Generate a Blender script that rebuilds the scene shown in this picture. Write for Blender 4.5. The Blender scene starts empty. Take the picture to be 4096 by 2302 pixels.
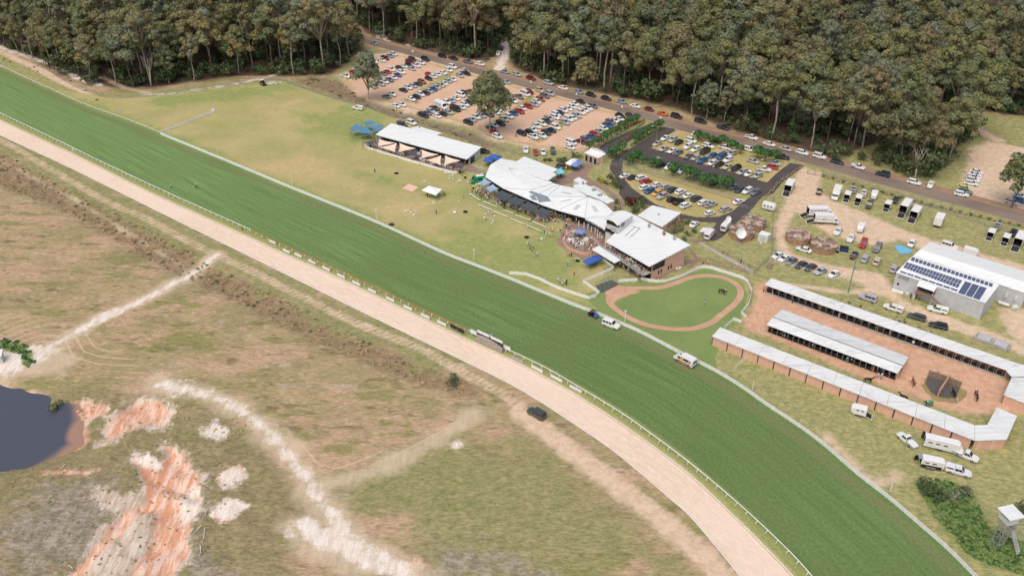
import bpy, bmesh, math, random
import numpy as np
from mathutils import Vector, Matrix
from mathutils.geometry import delaunay_2d_cdt
random.seed(7); rng = np.random.default_rng(7)
scene = bpy.context.scene
col = scene.collection
R = math.radians
# ------------------------------------------------------------------ camera, sky, sun, exposure
CAM_F, CAM_P, CAM_H = 3500.0, R(32.5), 132.0
cam = bpy.data.cameras.new('camera'); cam.sensor_width = 36; cam.lens = 36 * CAM_F / 4096
cam.clip_start = 1; cam.clip_end = 8000
camo = bpy.data.objects.new('camera', cam); col.objects.link(camo)
camo.location = (0, 0, CAM_H); camo.rotation_euler = (math.pi / 2 - CAM_P, 0, 0)
scene.camera = camo
world = bpy.data.worlds.new('World'); scene.world = world; world.use_nodes = True
wn = world.node_tree.nodes; wl = world.node_tree.links
sky = wn.new('ShaderNodeTexSky'); sky.sky_type = 'NISHITA'; sky.sun_disc = False
SUN_EL, SUN_AZ = R(62), R(-150)          # azimuth from +Y (away from the camera), negative to the left
sky.sun_elevation = SUN_EL; sky.sun_rotation = SUN_AZ
sky.air_density = 1.0; sky.dust_density = 6.0; sky.ozone_density = 1.0
wl.new(sky.outputs[0], wn['Background'].inputs[0]); wn['Background'].inputs[1].default_value = 0.15
sun = bpy.data.lights.new('sun', 'SUN'); sun.energy = 1.2; sun.angle = R(60); sun.color = (1, .93, .85)
suno = bpy.data.objects.new('sun', sun); col.objects.link(suno)
sd_ = Vector((math.sin(SUN_AZ) * math.cos(SUN_EL), math.cos(SUN_AZ) * math.cos(SUN_EL), math.sin(SUN_EL)))
suno.rotation_euler = sd_.to_track_quat('Z', 'Y').to_euler(); suno.location = (0, 200, 300)
scene.view_settings.view_transform = 'Standard'; scene.view_settings.look = 'None'
scene.view_settings.exposure = -0.17; scene.view_settings.gamma = 1; scene.view_settings.use_curve_mapping = False
# ------------------------------------------------------------------ survey: photograph point -> point of the place
CR = dict(A=(1300,100),B=(2300,200),C=(2000,0),D=(3072,500),J=(1400,450),E=(2000,700),F=(2700,900),G=(3072,1200),
          H=(3072,1726),I=(1700,1200),K=(1000,0),L=(0,0),M=(0,500),N=(0,1100),O=(0,1726),Q=(1000,1000),R=(1000,1726),S=(2000,1500),T=(500,300))
CR = {k: (v[0], v[1], .39782) for k, v in CR.items()}
CR.update(X1=(1900,580,.2329),X2=(2330,800,.1941),X3=(3540,960,.21584),X4=(3850,1950,.20725),X5=(1440,480,.20186),
          X6=(2560,1340,.2747),X7=(3420,1460,.3434),X8=(1840,1290,.2066),X9=(2160,860,.12432),Z=(0,0,1.59006),U=(0,0,1.0))
_s, _c = math.sin(CAM_P), math.cos(CAM_P)
def W(x, y, z=0.0, c='U'):
    a = CR[c]; u = a[0] + x * a[2] - 2048; v = a[1] + y * a[2] - 1151
    t = (CAM_H - z) / (CAM_F * _s + v * _c)
    return Vector((u * t, (CAM_F * _c - v * _s) * t, z))
def WL(pts, z=0.0, c='U'): return [W(p[0], p[1], z, c) for p in pts]
def w2(pts, c='U', z=0.0): return np.array([W(p[0], p[1], z, c)[:2] for p in pts])
# ------------------------------------------------------------------ materials
def lin(c):
    return tuple(((v / 255) / 12.92 if v / 255 <= .04045 else ((v / 255 + .055) / 1.055) ** 2.4) for v in c[:3])
class NT:
    def __init__(s, name):
        s.m = bpy.data.materials.new(name); s.m.use_nodes = True
        s.n = s.m.node_tree.nodes; s.l = s.m.node_tree.links; s.b = s.n['Principled BSDF']; s.out = s.n['Material Output']
    def add(s, t, **k):
        n = s.n.new(t)
        for a, b in k.items(): setattr(n, a, b)
        return n
    def set(s, sock, v):
        if hasattr(v, 'bl_rna') and hasattr(v, 'is_output'): s.l.new(v, sock)
        elif isinstance(v, tuple) and len(v) == 3 and sock.type == 'RGBA': sock.default_value = (*v, 1)
        else: sock.default_value = v
    def math(s, op, a, b=0.0, clamp=False):
        n = s.add('ShaderNodeMath', operation=op, use_clamp=clamp); s.set(n.inputs[0], a); s.set(n.inputs[1], b); return n.outputs[0]
    def mix(s, f, a, b, blend='MIX'):
        n = s.add('ShaderNodeMix', data_type='RGBA', blend_type=blend)
        s.set(n.inputs[0], f); s.set(n.inputs[6], a); s.set(n.inputs[7], b); return n.outputs[2]
    def pos(s):
        return s.add('ShaderNodeNewGeometry').outputs['Position']
    def noise(s, scale, detail=3.0, rough=.55, vec=None, stretch=None):
        v = vec or s.pos()
        if stretch:
            mp = s.add('ShaderNodeMapping'); s.l.new(v, mp.inputs[0]); mp.inputs['Rotation'].default_value = (0, 0, stretch[0])
            mp.inputs['Scale'].default_value = (stretch[1], stretch[2], 1); v = mp.outputs[0]
        n = s.add('ShaderNodeTexNoise'); s.l.new(v, n.inputs['Vector']); n.inputs['Scale'].default_value = scale
        n.inputs['Detail'].default_value = detail; n.inputs['Roughness'].default_value = rough; return n.outputs[0]
    def ss(s, v, a, b, lo=0.0, hi=1.0):
        n = s.add('ShaderNodeMapRange', interpolation_type='SMOOTHSTEP'); s.set(n.inputs[0], v)
        for i, k in ((1, a), (2, b), (3, lo), (4, hi)): n.inputs[i].default_value = k
        return n.outputs[0]
    def attr(s, name, typ='GEOMETRY'):
        n = s.add('ShaderNodeAttribute', attribute_name=name, attribute_type=typ); return n
MATS = {}
def simple(name, rgb, rough=.7, var=.12, scale=1.5, metal=0.0, spec=.4, coat=0.0, alpha=1.0):
    """one painted or raw surface with a little weathering"""
    if name in MATS: return MATS[name]
    t = NT(name); c = lin(rgb)
    n = t.noise(scale, 4, .6)
    f = t.ss(n, .3, .7)
    t.set(t.b.inputs['Base Color'], t.mix(f, tuple(v * (1 - var) for v in c), tuple(min(1, v * (1 + var * .6)) for v in c)))
    t.b.inputs['Roughness'].default_value = rough; t.b.inputs['Metallic'].default_value = metal
    t.b.inputs['Specular IOR Level'].default_value = spec
    t.b.inputs['Coat Weight'].default_value = coat
    if alpha < 1: t.b.inputs['Alpha'].default_value = alpha
    MATS[name] = t.m; return t.m
def objcol(name, rough=.35, coat=.4, spec=.5, prop=None, var=.06):
    """colour taken from the object (paint, clothes)"""
    t = NT(name)
    if prop: c = t.attr(prop, 'OBJECT').outputs['Color']
    else: c = t.add('ShaderNodeObjectInfo').outputs['Color']
    n = t.ss(t.noise(2.0, 3), .3, .7, 1 - var, 1 + var * .3)
    mm = t.add('ShaderNodeVectorMath', operation='SCALE'); t.l.new(c, mm.inputs[0]); t.l.new(n, mm.inputs[3])
    t.l.new(mm.outputs[0], t.b.inputs['Base Color']); t.b.inputs['Roughness'].default_value = rough
    t.b.inputs['Coat Weight'].default_value = coat; t.b.inputs['Specular IOR Level'].default_value = spec
    MATS[name] = t.m; return t.m
def mat_land(name, base, layers=(), grain=.22, gscale=1.6, rough=.95, mow=None, bump=0.0, extra=()):
    """base=(rgbA,rgbB,scale); layer=(attribute, rgbA, rgbB, noise scale, noise amount, opacity): signed distance + noise decides"""
    t = NT(name); P = t.pos()
    n1 = t.noise(base[2], 4, .7, P)
    c = t.mix(t.ss(n1, .3, .7), lin(base[0]), lin(base[1]))
    for k, (rgb, sc, th, op) in enumerate(extra): c = t.mix(t.ss(t.noise(sc, 3, .8, P, stretch=(.62, .4, 1.15)), th, th + .09, 0, op), c, lin(rgb))
    nA = t.noise(.22, 5, .78, P); nB = t.noise(.06, 5, .72, P); nC = t.noise(.5, 3, .8, P); nS = t.noise(.45, 4, .75, P, stretch=(-.75, 1.6, .3)) if any(l[0] == 'earth' for l in layers) else nC
    g = t.ss(t.noise(gscale, 3, .8, P, stretch=(.65, .55, 1.5)), .22, .78, 1 - grain, 1 + grain * .9); rough_done = False
    def grainy(c, g):
        mm = t.add('ShaderNodeVectorMath', operation='SCALE'); t.l.new(c, mm.inputs[0]); t.l.new(g, mm.inputs[3]); return mm.outputs[0]
    for (an, ca, cb, ns, amp, op) in layers:
        if an in ('court', 'dirt') and not rough_done: c = grainy(c, g); rough_done = True; g = t.ss(nA, .25, .75, .94, 1.05)
        a = t.attr(an).outputs['Fac']
        nn = {0: nA, 1: nB, 2: nC}[ns]
        v = t.math('ADD', a, t.math('MULTIPLY', t.math('SUBTRACT', nn, .5), amp * 4.5))
        f = t.ss(v, -.8, .8, 0, op)
        cc = t.mix(t.ss(nS if an in ('earth', 'pink', 'sand', 'pale') else nC, .4, .6), lin(ca), lin(cb))
        c = t.mix(f, c, cc)
    if mow:
        an, mask, sp, rgb, op = mow
        v = t.attr(an).outputs['Fac']; v = t.math('ADD', v, t.math('MULTIPLY', t.math('SUBTRACT', nA, .5), .5))
        fr = t.math('ABSOLUTE', t.math('SUBTRACT', t.math('FRACT', t.math('DIVIDE', v, sp)), .5))
        ln = t.ss(fr, .14, .0)
        mk = t.ss(t.math('ADD', t.attr(mask).outputs['Fac'], t.math('MULTIPLY', t.math('SUBTRACT', nA, .5), 2.2)), -.5, .6, 0, op)
        c = t.mix(t.math('MULTIPLY', ln, mk), c, lin(rgb))
    t.l.new(grainy(c, g), t.b.inputs['Base Color'])
    t.b.inputs['Roughness'].default_value = rough; t.b.inputs['Specular IOR Level'].default_value = .15
    if bump:
        bp = t.add('ShaderNodeBump'); bp.inputs['Strength'].default_value = bump; bp.inputs['Distance'].default_value = .3
        t.l.new(t.noise(1.3, 2, .7, P), bp.inputs['Height']); t.l.new(bp.outputs[0], t.b.inputs['Normal'])
    MATS[name] = t.m; return t.m
# ------------------------------------------------------------------ objects
def tag(o, label=None, cat=None, group=None, kind=None):
    if label: o['label'] = label
    if cat: o['category'] = cat
    if group: o['group'] = group
    if kind: o['kind'] = kind
    return o
def empty(name, loc=(0, 0, 0), rz=0.0):
    o = bpy.data.objects.new(name, None); o.empty_display_size = .5; col.objects.link(o)
    o.location = loc; o.rotation_euler = (0, 0, rz); return o
def thing(name, label, cat, loc=(0, 0, 0), rz=0.0, group=None):
    return tag(empty(name, loc, rz), label, cat, group)
def link(name, me, parent=None, loc=(0, 0, 0), rz=0.0):
    o = bpy.data.objects.new(name, me); col.objects.link(o); o.parent = parent
    o.location = loc; o.rotation_euler = (0, 0, rz); return o
class MB:
    """collects shapes and builds one mesh"""
    def __init__(s): s.v = []; s.f = []; s.m = []; s.mi = 0
    def poly(s, pts, flip=False):
        i = len(s.v); s.v += [tuple(p) for p in pts]; r = list(range(i, i + len(pts)))
        s.f.append(r[::-1] if flip else r); s.m.append(s.mi); return s
    def box(s, c, d, rz=0.0, taper=1.0):
        ca, sa = math.cos(rz), math.sin(rz); i = len(s.v)
        for z in (-1, 1):
            k = taper if z > 0 else 1
            for x, y in ((-1, -1), (1, -1), (1, 1), (-1, 1)):
                X, Y = x * d[0] / 2 * k, y * d[1] / 2 * k
                s.v.append((c[0] + X * ca - Y * sa, c[1] + X * sa + Y * ca, c[2] + z * d[2] / 2))
        for f in ((3, 2, 1, 0), (4, 5, 6, 7), (0, 1, 5, 4), (1, 2, 6, 5), (2, 3, 7, 6), (3, 0, 4, 7)):
            s.f.append([i + k for k in f]); s.m.append(s.mi)
        return s
    def prism(s, top, dz):
        """slab whose upper face is the 3-D polygon top, dz thick"""
        n = len(top); i = len(s.v)
        s.v += [tuple(p) for p in top] + [(p[0], p[1], p[2] - dz) for p in top]
        ar = sum(top[k][0] * top[(k + 1) % n][1] - top[(k + 1) % n][0] * top[k][1] for k in range(n))
        o = list(range(n)) if ar > 0 else list(range(n))[::-1]
        s.f.append([i + k for k in o]); s.m.append(s.mi); s.f.append([i + n + k for k in o[::-1]]); s.m.append(s.mi)
        for a in range(n):
            p, q = o[a], o[(a + 1) % n]; s.f.append([i + p, i + n + p, i + n + q, i + q]); s.m.append(s.mi)
        return s
    def wall(s, pts, z0, z1, th=.2, closed=True):
        n = len(pts)
        for k in range(n if closed else n - 1):
            a, b = Vector(pts[k][:2]), Vector(pts[(k + 1) % n][:2]); d = b - a; L = d.length
            c = (a + b) / 2; zz0 = z0; zt = z1[k] if isinstance(z1, (list, tuple)) else z1
            s.box((c.x, c.y, (zz0 + zt) / 2), (L + (th if closed else 0), th, zt - zz0), math.atan2(d.y, d.x))
        return s
    def tube(s, pts, r, n=6, r2=None, cap=True):
        pts = [Vector(p) for p in pts]; m = len(pts); i = len(s.v)
        for k, p in enumerate(pts):
            d = (pts[min(k + 1, m - 1)] - pts[max(k - 1, 0)]).normalized()
            a = d.orthogonal().normalized() if k == 0 else (pa - d * pa.dot(d)).normalized(); pa = a
            b = d.cross(a); rr = r if r2 is None else r + (r2 - r) * k / (m - 1)
            for j in range(n):
                t = 2 * math.pi * j / n; s.v.append(tuple(p + (a * math.cos(t) + b * math.sin(t)) * rr))
        for k in range(m - 1):
            for j in range(n):
                s.f.append([i + k * n + j, i + k * n + (j + 1) % n, i + (k + 1) * n + (j + 1) % n, i + (k + 1) * n + j]); s.m.append(s.mi)
        if cap:
            s.f.append([i + j for j in range(n)][::-1]); s.m.append(s.mi)
            s.f.append([i + (m - 1) * n + j for j in range(n)]); s.m.append(s.mi)
        return s
    def cyl(s, c, r, h, n=16, axis='Z', r2=None):
        c = Vector(c); ax = {'Z': Vector((0, 0, 1)), 'X': Vector((1, 0, 0)), 'Y': Vector((0, 1, 0))}[axis]
        return s.tube([c - ax * h / 2, c + ax * h / 2], r, n, r2)
    def ball(s, c, r, n=8, sq=(1, 1, 1)):
        i = len(s.v); m = n // 2
        for a in range(m + 1):
            th = math.pi * a / m
            for b in range(n):
                ph = 2 * math.pi * b / n
                s.v.append((c[0] + r * sq[0] * math.sin(th) * math.cos(ph), c[1] + r * sq[1] * math.sin(th) * math.sin(ph), c[2] + r * sq[2] * math.cos(th)))
        for a in range(m):
            for b in range(n):
                s.f.append([i + a * n + b, i + (a + 1) * n + b, i + (a + 1) * n + (b + 1) % n, i + a * n + (b + 1) % n]); s.m.append(s.mi)
        return s
    def mesh(s, name, mats, smooth=False):
        me = bpy.data.meshes.new(name); me.from_pydata(s.v, [], s.f)
        for m in (mats if isinstance(mats, (list, tuple)) else [mats]): me.materials.append(m)
        if max(s.m, default=0) > 0: me.polygons.foreach_set('material_index', s.m)
        if smooth: me.polygons.foreach_set('use_smooth', [True] * len(me.polygons))
        me.update(); return me
    def build(s, name, mats, parent=None, smooth=False, loc=(0, 0, 0), rz=0.0):
        return link(name, s.mesh(name, mats, smooth), parent, loc, rz)
def spline(pts, n, closed=False):
    """Catmull-Rom through the points, resampled to n even steps"""
    P = np.array([tuple(p) for p in pts], float); m = len(P); out = []
    for i in range(m if closed else m - 1):
        g = lambda k: P[k % m] if closed else P[min(max(k, 0), m - 1)]
        a, b, c, d = g(i - 1), g(i), g(i + 1), g(i + 2)
        for t in np.linspace(0, 1, 16, endpoint=False):
            out.append(.5 * (2 * b + (c - a) * t + (2 * a - 5 * b + 4 * c - d) * t * t + (3 * b - a - 3 * c + d) * t ** 3))
    out.append(P[0] if closed else P[-1]); out = np.array(out)
    return resample(out, n)
def resample(out, n):
    L = np.r_[0, np.cumsum(np.linalg.norm(np.diff(out, axis=0), axis=1))]
    s = np.linspace(0, L[-1], n)
    return np.stack([np.interp(s, L, out[:, k]) for k in range(out.shape[1])], 1)
def line_len(a): return float(np.linalg.norm(np.diff(a, axis=0), axis=1).sum())
# ------------------------------------------------------------------ signed distances for the land
def d_line(P, pts):
    pts = np.asarray(pts, float); best = np.full(len(P), 1e9)
    for a, b in zip(pts[:-1], pts[1:]):
        d = b - a; t = np.clip(((P - a) @ d) / max(d @ d, 1e-9), 0, 1)
        best = np.minimum(best, np.hypot(*(P - a - t[:, None] * d).T))
    return best
def s_poly(P, pts):
    pts = np.asarray(pts, float); q = np.vstack([pts, pts[:1]]); dist = d_line(P, q); ins = np.zeros(len(P), bool)
    for a, b in zip(q[:-1], q[1:]):
        if a[1] == b[1]: continue
        k = ((a[1] > P[:, 1]) != (b[1] > P[:, 1])) & (P[:, 0] < (b[0] - a[0]) * (P[:, 1] - a[1]) / (b[1] - a[1]) + a[0]); ins ^= k
    return np.where(ins, dist, -dist)
def fattr(me, name, vals):
    a = me.attributes.new(name, 'FLOAT', 'POINT'); a.data.foreach_set('value', np.ascontiguousarray(vals, np.float32))
def sheet(name, poly, z, mat, attrs=None, step=2.0, ragged=0.0, kind='structure'):
    """a flat sheet with the given outline (ground points) and inner points to carry distances"""
    P = resample(np.vstack([poly, poly[:1]]), max(8, int(line_len(np.vstack([poly, poly[:1]])) / min(step, 1.2))))[:-1]
    if ragged:
        a = np.cumsum(rng.normal(0, 1, len(P))); a -= np.linspace(0, a[-1], len(a)); a = a / (a.std() + 1e-6)
        nrm = np.roll(P, -1, 0) - np.roll(P, 1, 0); nrm = np.stack([nrm[:, 1], -nrm[:, 0]], 1); nrm /= np.linalg.norm(nrm, axis=1)[:, None] + 1e-9
        P = P + nrm * (a * .35 + rng.normal(0, .4, len(P)))[:, None] * ragged
    lo, hi = P.min(0), P.max(0)
    gx, gy = np.meshgrid(np.arange(lo[0], hi[0], step), np.arange(lo[1], hi[1], step)); G = np.stack([gx.ravel(), gy.ravel()], 1)
    G = G + rng.uniform(-.2, .2, G.shape) * step; G = G[s_poly(G, P) > step * .5]
    vs = [Vector(p) for p in P] + [Vector(p) for p in G]; n = len(P)
    r = delaunay_2d_cdt(vs, [(i, (i + 1) % n) for i in range(n)], [list(range(n))], 1, 1e-4)
    me = bpy.data.meshes.new(name); me.from_pydata([(v.x, v.y, z) for v in r[0]], [], [f for f in r[2]])
    bm = bmesh.new(); bm.from_mesh(me); bmesh.ops.recalc_face_normals(bm, faces=bm.faces)
    for f in bm.faces:
        if f.normal.z < 0: f.normal_flip()
    bm.to_mesh(me); bm.free()
    me.materials.append(mat)
    V = np.array([(v.x, v.y) for v in r[0]])
    for k, fn in (attrs or {}).items(): fattr(me, k, fn(V))
    o = link(name, me); tag(o, kind=kind); return o
def strip(name, left, right, z, mat, n, m, along0=0.0):
    """ribbon between two polylines with along/across coordinates"""
    A, B = resample(left, n), resample(right, n); t = np.linspace(0, 1, m)
    V = (A[:, None] * (1 - t)[None, :, None] + B[:, None] * t[None, :, None]).reshape(-1, 2)
    Lx = np.r_[0, np.cumsum(np.linalg.norm(np.diff((A + B) / 2, axis=0), axis=1))]
    wd = np.linalg.norm(A - B, axis=1)
    f = [(i * m + j, i * m + j + 1, (i + 1) * m + j + 1, (i + 1) * m + j) for i in range(n - 1) for j in range(m - 1)]
    me = bpy.data.meshes.new(name); me.from_pydata([(x, y, z) for x, y in V], [], f); me.materials.append(mat)
    fattr(me, 's', np.repeat(Lx, m)); fattr(me, 't', (wd[:, None] * t[None]).ravel()); fattr(me, 'q', np.tile(t, n))
    bm = bmesh.new(); bm.from_mesh(me)
    for fc in bm.faces:
        if fc.normal.z < 0: fc.normal_flip()
    bm.to_mesh(me); bm.free()
    o = link(name, me); tag(o, kind='structure'); return o
# ================================================================== THE LAND
TO = [(-420,95),(-200,175),(0,262),(175,342),(346,418),(517,479),(644,530),(870,622),(1168,745),(1494,876),(1766,1000),(1895,1050),(2024,1100),(2269,1200),(2376,1240),
      (2495,1289),(2575,1325),(2650,1364),(2724,1403),(2783,1433),(2863,1473),(2965,1535),(3072,1610),(3152,1662),(3231,1716),(3311,1778),(3430,1881),(3565,1985),(3669,2074),(3788,2177),(3897,2285),(3990,2385),(4090,2510)]
TI = [(-420,262),(-200,359),(0,451),(131,513),(278,583),(489,685),(708,786),(994,914),(1187,1004),(1378,1091),(1597,1193),(1879,1322),(2046,1403),(2193,1474),(2336,1558),(2480,1645),
      (2589,1721),(2736,1830),(2887,1953),(3018,2069),(3159,2203),(3249,2302),(3400,2480)]
DI = [(-420,290),(-200,388),(0,481),(207,577),(306,623),(597,768),(795,858),(1024,961),(1103,1000),(1322,1097),(1597,1228),(1847,1347),(2042,1437),(2217,1528),(2376,1622),(2573,1755),(2756,1894),(2947,2073),(3072,2197),(3171,2302),(3330,2490)]
DO = [(-420,345),(-200,440),(0,540),(255,659),(481,770),(756,906),(1024,1037),(1247,1147),(1497,1270),(1796,1414),(2022,1525),(2151,1599),(2298,1695),(2438,1790),(2557,1886),(2676,1989),(2772,2076),(2960,2302),(3090,2480)]
turf_out = spline(w2(TO, z=1.1), 320); rail_in = spline(w2(TI, z=1.15), 320)
dirt_in = spline(w2(DI, z=.25), 320); dirt_out = spline(w2(DO, z=.2), 320)
SERV = w2([(-300,420),(0,560),(199,675),(437,810),(577,870),(795,985),(1000,1080),(1199,1183),(1358,1259),(1477,1312),(1676,1393),(1835,1480),(2000,1570),(2098,1638),(2217,1722),(2318,1806),(2438,1890),(2540,1970),(2676,2070),(2800,2175),(2930,2302),(3050,2440)])
serv = spline(SERV, 200)
POND = w2([(-260,1500),(0,1542),(80,1557),(151,1577),(180,1593),(180,1617),(215,1629),(247,1613),(255,1649),(278,1676),(290,1700),(310,1745),(314,1766),(274,1786),(231,1802),(159,1825),(99,1845),(0,1861),(-260,1910)])
# forest outlines (where trunks stand)
FOR_A = w2([(-700,-120),(-300,60),(0,182),(120,232),(250,300),(370,342),(480,352),(620,352),(740,330),(900,312),(1050,300),(1150,305),(1250,300),(1330,296),(1385,250),(1440,195),(1462,165),(1380,150),(1200,80),(1000,-40),(900,-190),(-700,-260)])
FOR_B = w2([(1200,-90),(1330,30),(1500,150),(1600,190),(1750,215),(1850,232),(1950,247),(1985,215),(2005,150),(2040,150),(2035,235),(2060,272),(2200,330),(2350,362),(2500,392),(2700,432),(2900,512),(3100,572),(3300,640),(3400,645),(3560,692),(3700,722),(3755,722),(3800,680),(3850,612),(3905,560),(3880,500),(3870,440),(3990,450),(4096,470),(4400,520),(5200,400),(5200,-250),(2800,-300),(1200,-250)])
def any_poly(P, polys): return np.max([s_poly(P, q) for q in polys], axis=0)
Z = 'Z'
SAND = [  # (kind, points, half width or None, softness)
    ('l', w2([(545,640),(505,672),(480,690),(420,722),(350,760),(250,800),(180,842),(120,872)], Z), 1.0, .9),
    ('p', w2([(85,872),(120,868),(140,880),(120,900),(60,925),(20,940),(-30,945),(-30,900),(0,890),(40,880)], Z), 0, 1.6),
    ('p', w2([(-30,865),(20,870),(50,880),(40,860),(0,850)], Z), 0, 1.2),
    ('l', w2([(400,965),(450,975),(520,990),(570,1012),(640,1055),(700,1110),(742,1160),(770,1200),(800,1255),(850,1320),(905,1360),(960,1395),(1030,1448),(1080,1490)], Z), .9, 1.3),
    ('p', w2([(405,970),(430,958),(480,968),(500,985),(450,995),(420,990)], Z), 0, 1.8),
    ('p', w2([(745,1310),(775,1300),(810,1320),(850,1335),(900,1370),(960,1410),(1020,1448),(960,1448),(900,1420),(850,1395),(800,1375),(765,1350)], Z), 0, 1.1),
    ('p', w2([(715,1325),(740,1318),(745,1345),(725,1350)], Z), 0, 1.2),
    ('p', w2([(250,790),(300,770),(310,785),(280,800),(240,815)], Z), 0, 1.2),
    ('p', w2([(510,1075),(545,1060),(575,1085),(560,1105),(520,1100)], Z), 0, 1.3),
    ('p', w2([(1140,1115),(1165,1105),(1175,1118),(1150,1125)], Z), 0, 1.2),
    ('p', w2([(450,1250),(500,1210),(505,1260),(480,1310),(455,1320)], Z), 0, 1.0), ('p', w2([(330,1140),(345,1130),(410,1160),(405,1180),(360,1165)], Z), 0, .9),
    ('p', w2([(560,1190),(600,1170),(612,1200),(580,1230),(555,1215)], Z), 0, 1.2), ('p', w2([(530,1270),(600,1250),(615,1275),(570,1310),(535,1300)], Z), 0, 1.3),
    ('l', w2([(0,118),(60,140),(140,165),(200,200),(255,215)], Z), 1.3, 1.0), ('l', w2([(360,236),(420,238),(520,222),(600,210),(690,190)], Z), .9, 1.6),
    ('l', w2([(540,275),(600,280),(700,287)], Z), .9, 1.6),
    ('p', w2([(1500,95),(1520,92),(1540,150),(1560,165),(1510,170)], 'U'), 0, 1.2), ('l', w2([(2020,170),(2018,220),(2000,262),(1985,290)], 'U'), 2.3, 1.2),
    ('p', w2([(1610,205),(1640,190),(1655,175),(1630,180),(1590,195)], 'U'), 0, 1.5)]
EARTH = [
    ('p', w2([(1650,90),(1750,150),(1930,350),(2000,470),(2010,650),(1950,850),(1870,1050),(1890,1220),(1700,1447),(1300,1447),(1400,1270),(1500,1100),(1560,830),(1480,760),(1250,1000),(1000,1230),(820,1447),(600,1500),(700,1400),(1000,1100),(1200,850),(1300,740),(1450,700),(1440,480),(1390,330),(1290,290),(1400,250),(1560,310),(1680,230)], 'O'), 0, .6),
    ('p', w2([(285,1050),(330,1010),(400,1005),(430,1040),(415,1065),(350,1060),(300,1090),(255,1110),(260,1080)], Z), 0, .9),
    ('p', w2([(545,1200),(575,1180),(610,1170),(612,1195),(590,1215),(550,1215)], Z), 0, .9), ('p', w2([(530,1300),(545,1265),(600,1250),(610,1270),(585,1305),(550,1320)], Z), 0, 1.0),
    ('p', w2([(165,1015),(220,1000),(265,1030),(230,1050),(185,1085),(190,1060)], Z), 0, 1.5), ('l', w2([(0,965),(40,978),(90,985),(110,1000)], Z), .5, .5), ('p', w2([(190,1120),(215,1060),(225,1090),(200,1125)], Z), 0, 1.2),
    ('l', w2([(105,1190),(160,1188),(240,1182)], Z), .7, .7), ('p', w2([(1000,1430),(1060,1405),(1075,1425),(1040,1448)], Z), 0, 1.5)]
DIRT = [('l', serv + np.array([.5, .7]), .45, .8), ('l', serv - np.array([.5, .7]), .45, .8), ('l', SERV[13:] + np.array([-1.4, -.8]), 2.4, 1.6),
    ('l', w2([(100,165),(200,200),(300,250),(420,315),(500,352),(600,372)], 'U') * 1.0, 1.0, 1.4), ('l', w2([(0,205),(60,235),(150,275),(230,318),(310,355),(400,395),(480,418),(540,428)], 'U'), 1.9, 1.2),
    ('l', w2([(1795,350),(1700,400),(1640,440),(1590,470),(1520,498)], 'U'), 2.0, 1.3),
    ('p', w2([(1390,330),(1350,300),(1430,270),(1480,215),(1600,210),(1900,290),(2200,370),(2480,450),(2500,480),(2440,540),(2380,600),(2200,600),(2060,575),(1950,560),(1880,510),(1700,470),(1560,430),(1400,390),(1340,360)], 'U'), 0, 3.0),
    ('p', w2([(3200,665),(3290,690),(3270,760),(3330,800),(3480,860),(3640,930),(3850,990),(4096,1060),(4300,1120),(4300,1220),(4096,1150),(3900,1080),(3720,1010),(3600,960),(3540,975),(3480,985),(3400,960),(3320,940),(3260,900),(3230,860),(3180,850),(3150,900),(3140,960),(3160,1010),(3240,1040),(3330,1060),(3440,1080),(3520,1090),(3560,1130),(3600,1190),(3700,1240),(3800,1270),(3950,1320),(4096,1380),(4300,1440),(4300,1490),(4096,1420),(3900,1350),(3700,1280),(3600,1230),(3560,1190),(3480,1170),(3440,1130),(3330,1100),(3230,1075),(3140,1035),(3105,980),(3100,900),(3130,830),(3160,760)], 'U'), 0, 1.6),
    ('l', w2([(3110,1135),(3250,1150),(3400,1170),(3480,1160)], 'U'), 1.0, 1.2),
    ]
COURT = [('p', w2([(3010,1150),(3060,1120),(3120,1170),(3400,1290),(3750,1420),(4000,1500),(4096,1560),(4300,1640),(4300,1720),(4096,1650),(3990,1650),(3900,1660),(3800,1640),(3500,1530),(3200,1400),(3060,1340),(2990,1320),(2970,1290),(3010,1230),(3030,1190)], 'U'), 0, 1.4)]
DIRT += [
    ('p', w2([(4000,1230),(4096,1240),(4300,1260),(4300,1420),(4096,1380),(4030,1330)], 'U'), 0, 2.0),
    ('p', w2([(3880,590),(3960,570),(4096,600),(4300,640),(4300,890),(4096,860),(3900,800),(3830,780),(3850,700),(3870,650)], 'U'), 0, 2.5),
    ('l', w2([(3990,560),(3870,500),(3800,450)], 'U'), 2.5, 2.0), ('l', w2([(4300,650),(4096,600),(3960,575)], 'U'), 2.5, 2.0),
    ('l', w2([(3300,1850),(3380,1900),(3460,1935),(3600,1905)], 'U'), 1.2, 2.0), ('l', w2([(3310,1750),(3420,1870),(3480,1930)], 'U'), 1.3, 2.2)]
SCRUB = [('p', np.vstack([w2([(-100,150),(0,270),(300,430),(700,650),(1000,800),(1400,1000),(1900,1250),(2020,1330)], 'M'), w2([(1800,1440),(1600,1370),(1200,1160),(800,950),(400,760),(0,610),(-100,560)], 'M')]), 0, 2.0),
    ('p', np.vstack([w2([(-1200,-260),(-600,60),(0,330),(500,570),(900,770),(1300,950),(1700,1130),(2000,1250),(2300,1390),(2420,1460)], 'Q'), w2([(2200,1490),(1900,1400),(1500,1260),(1000,1060),(500,850),(0,590),(-600,300),(-1150,40)], 'Q')]), 0, 1.8)]
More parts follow.
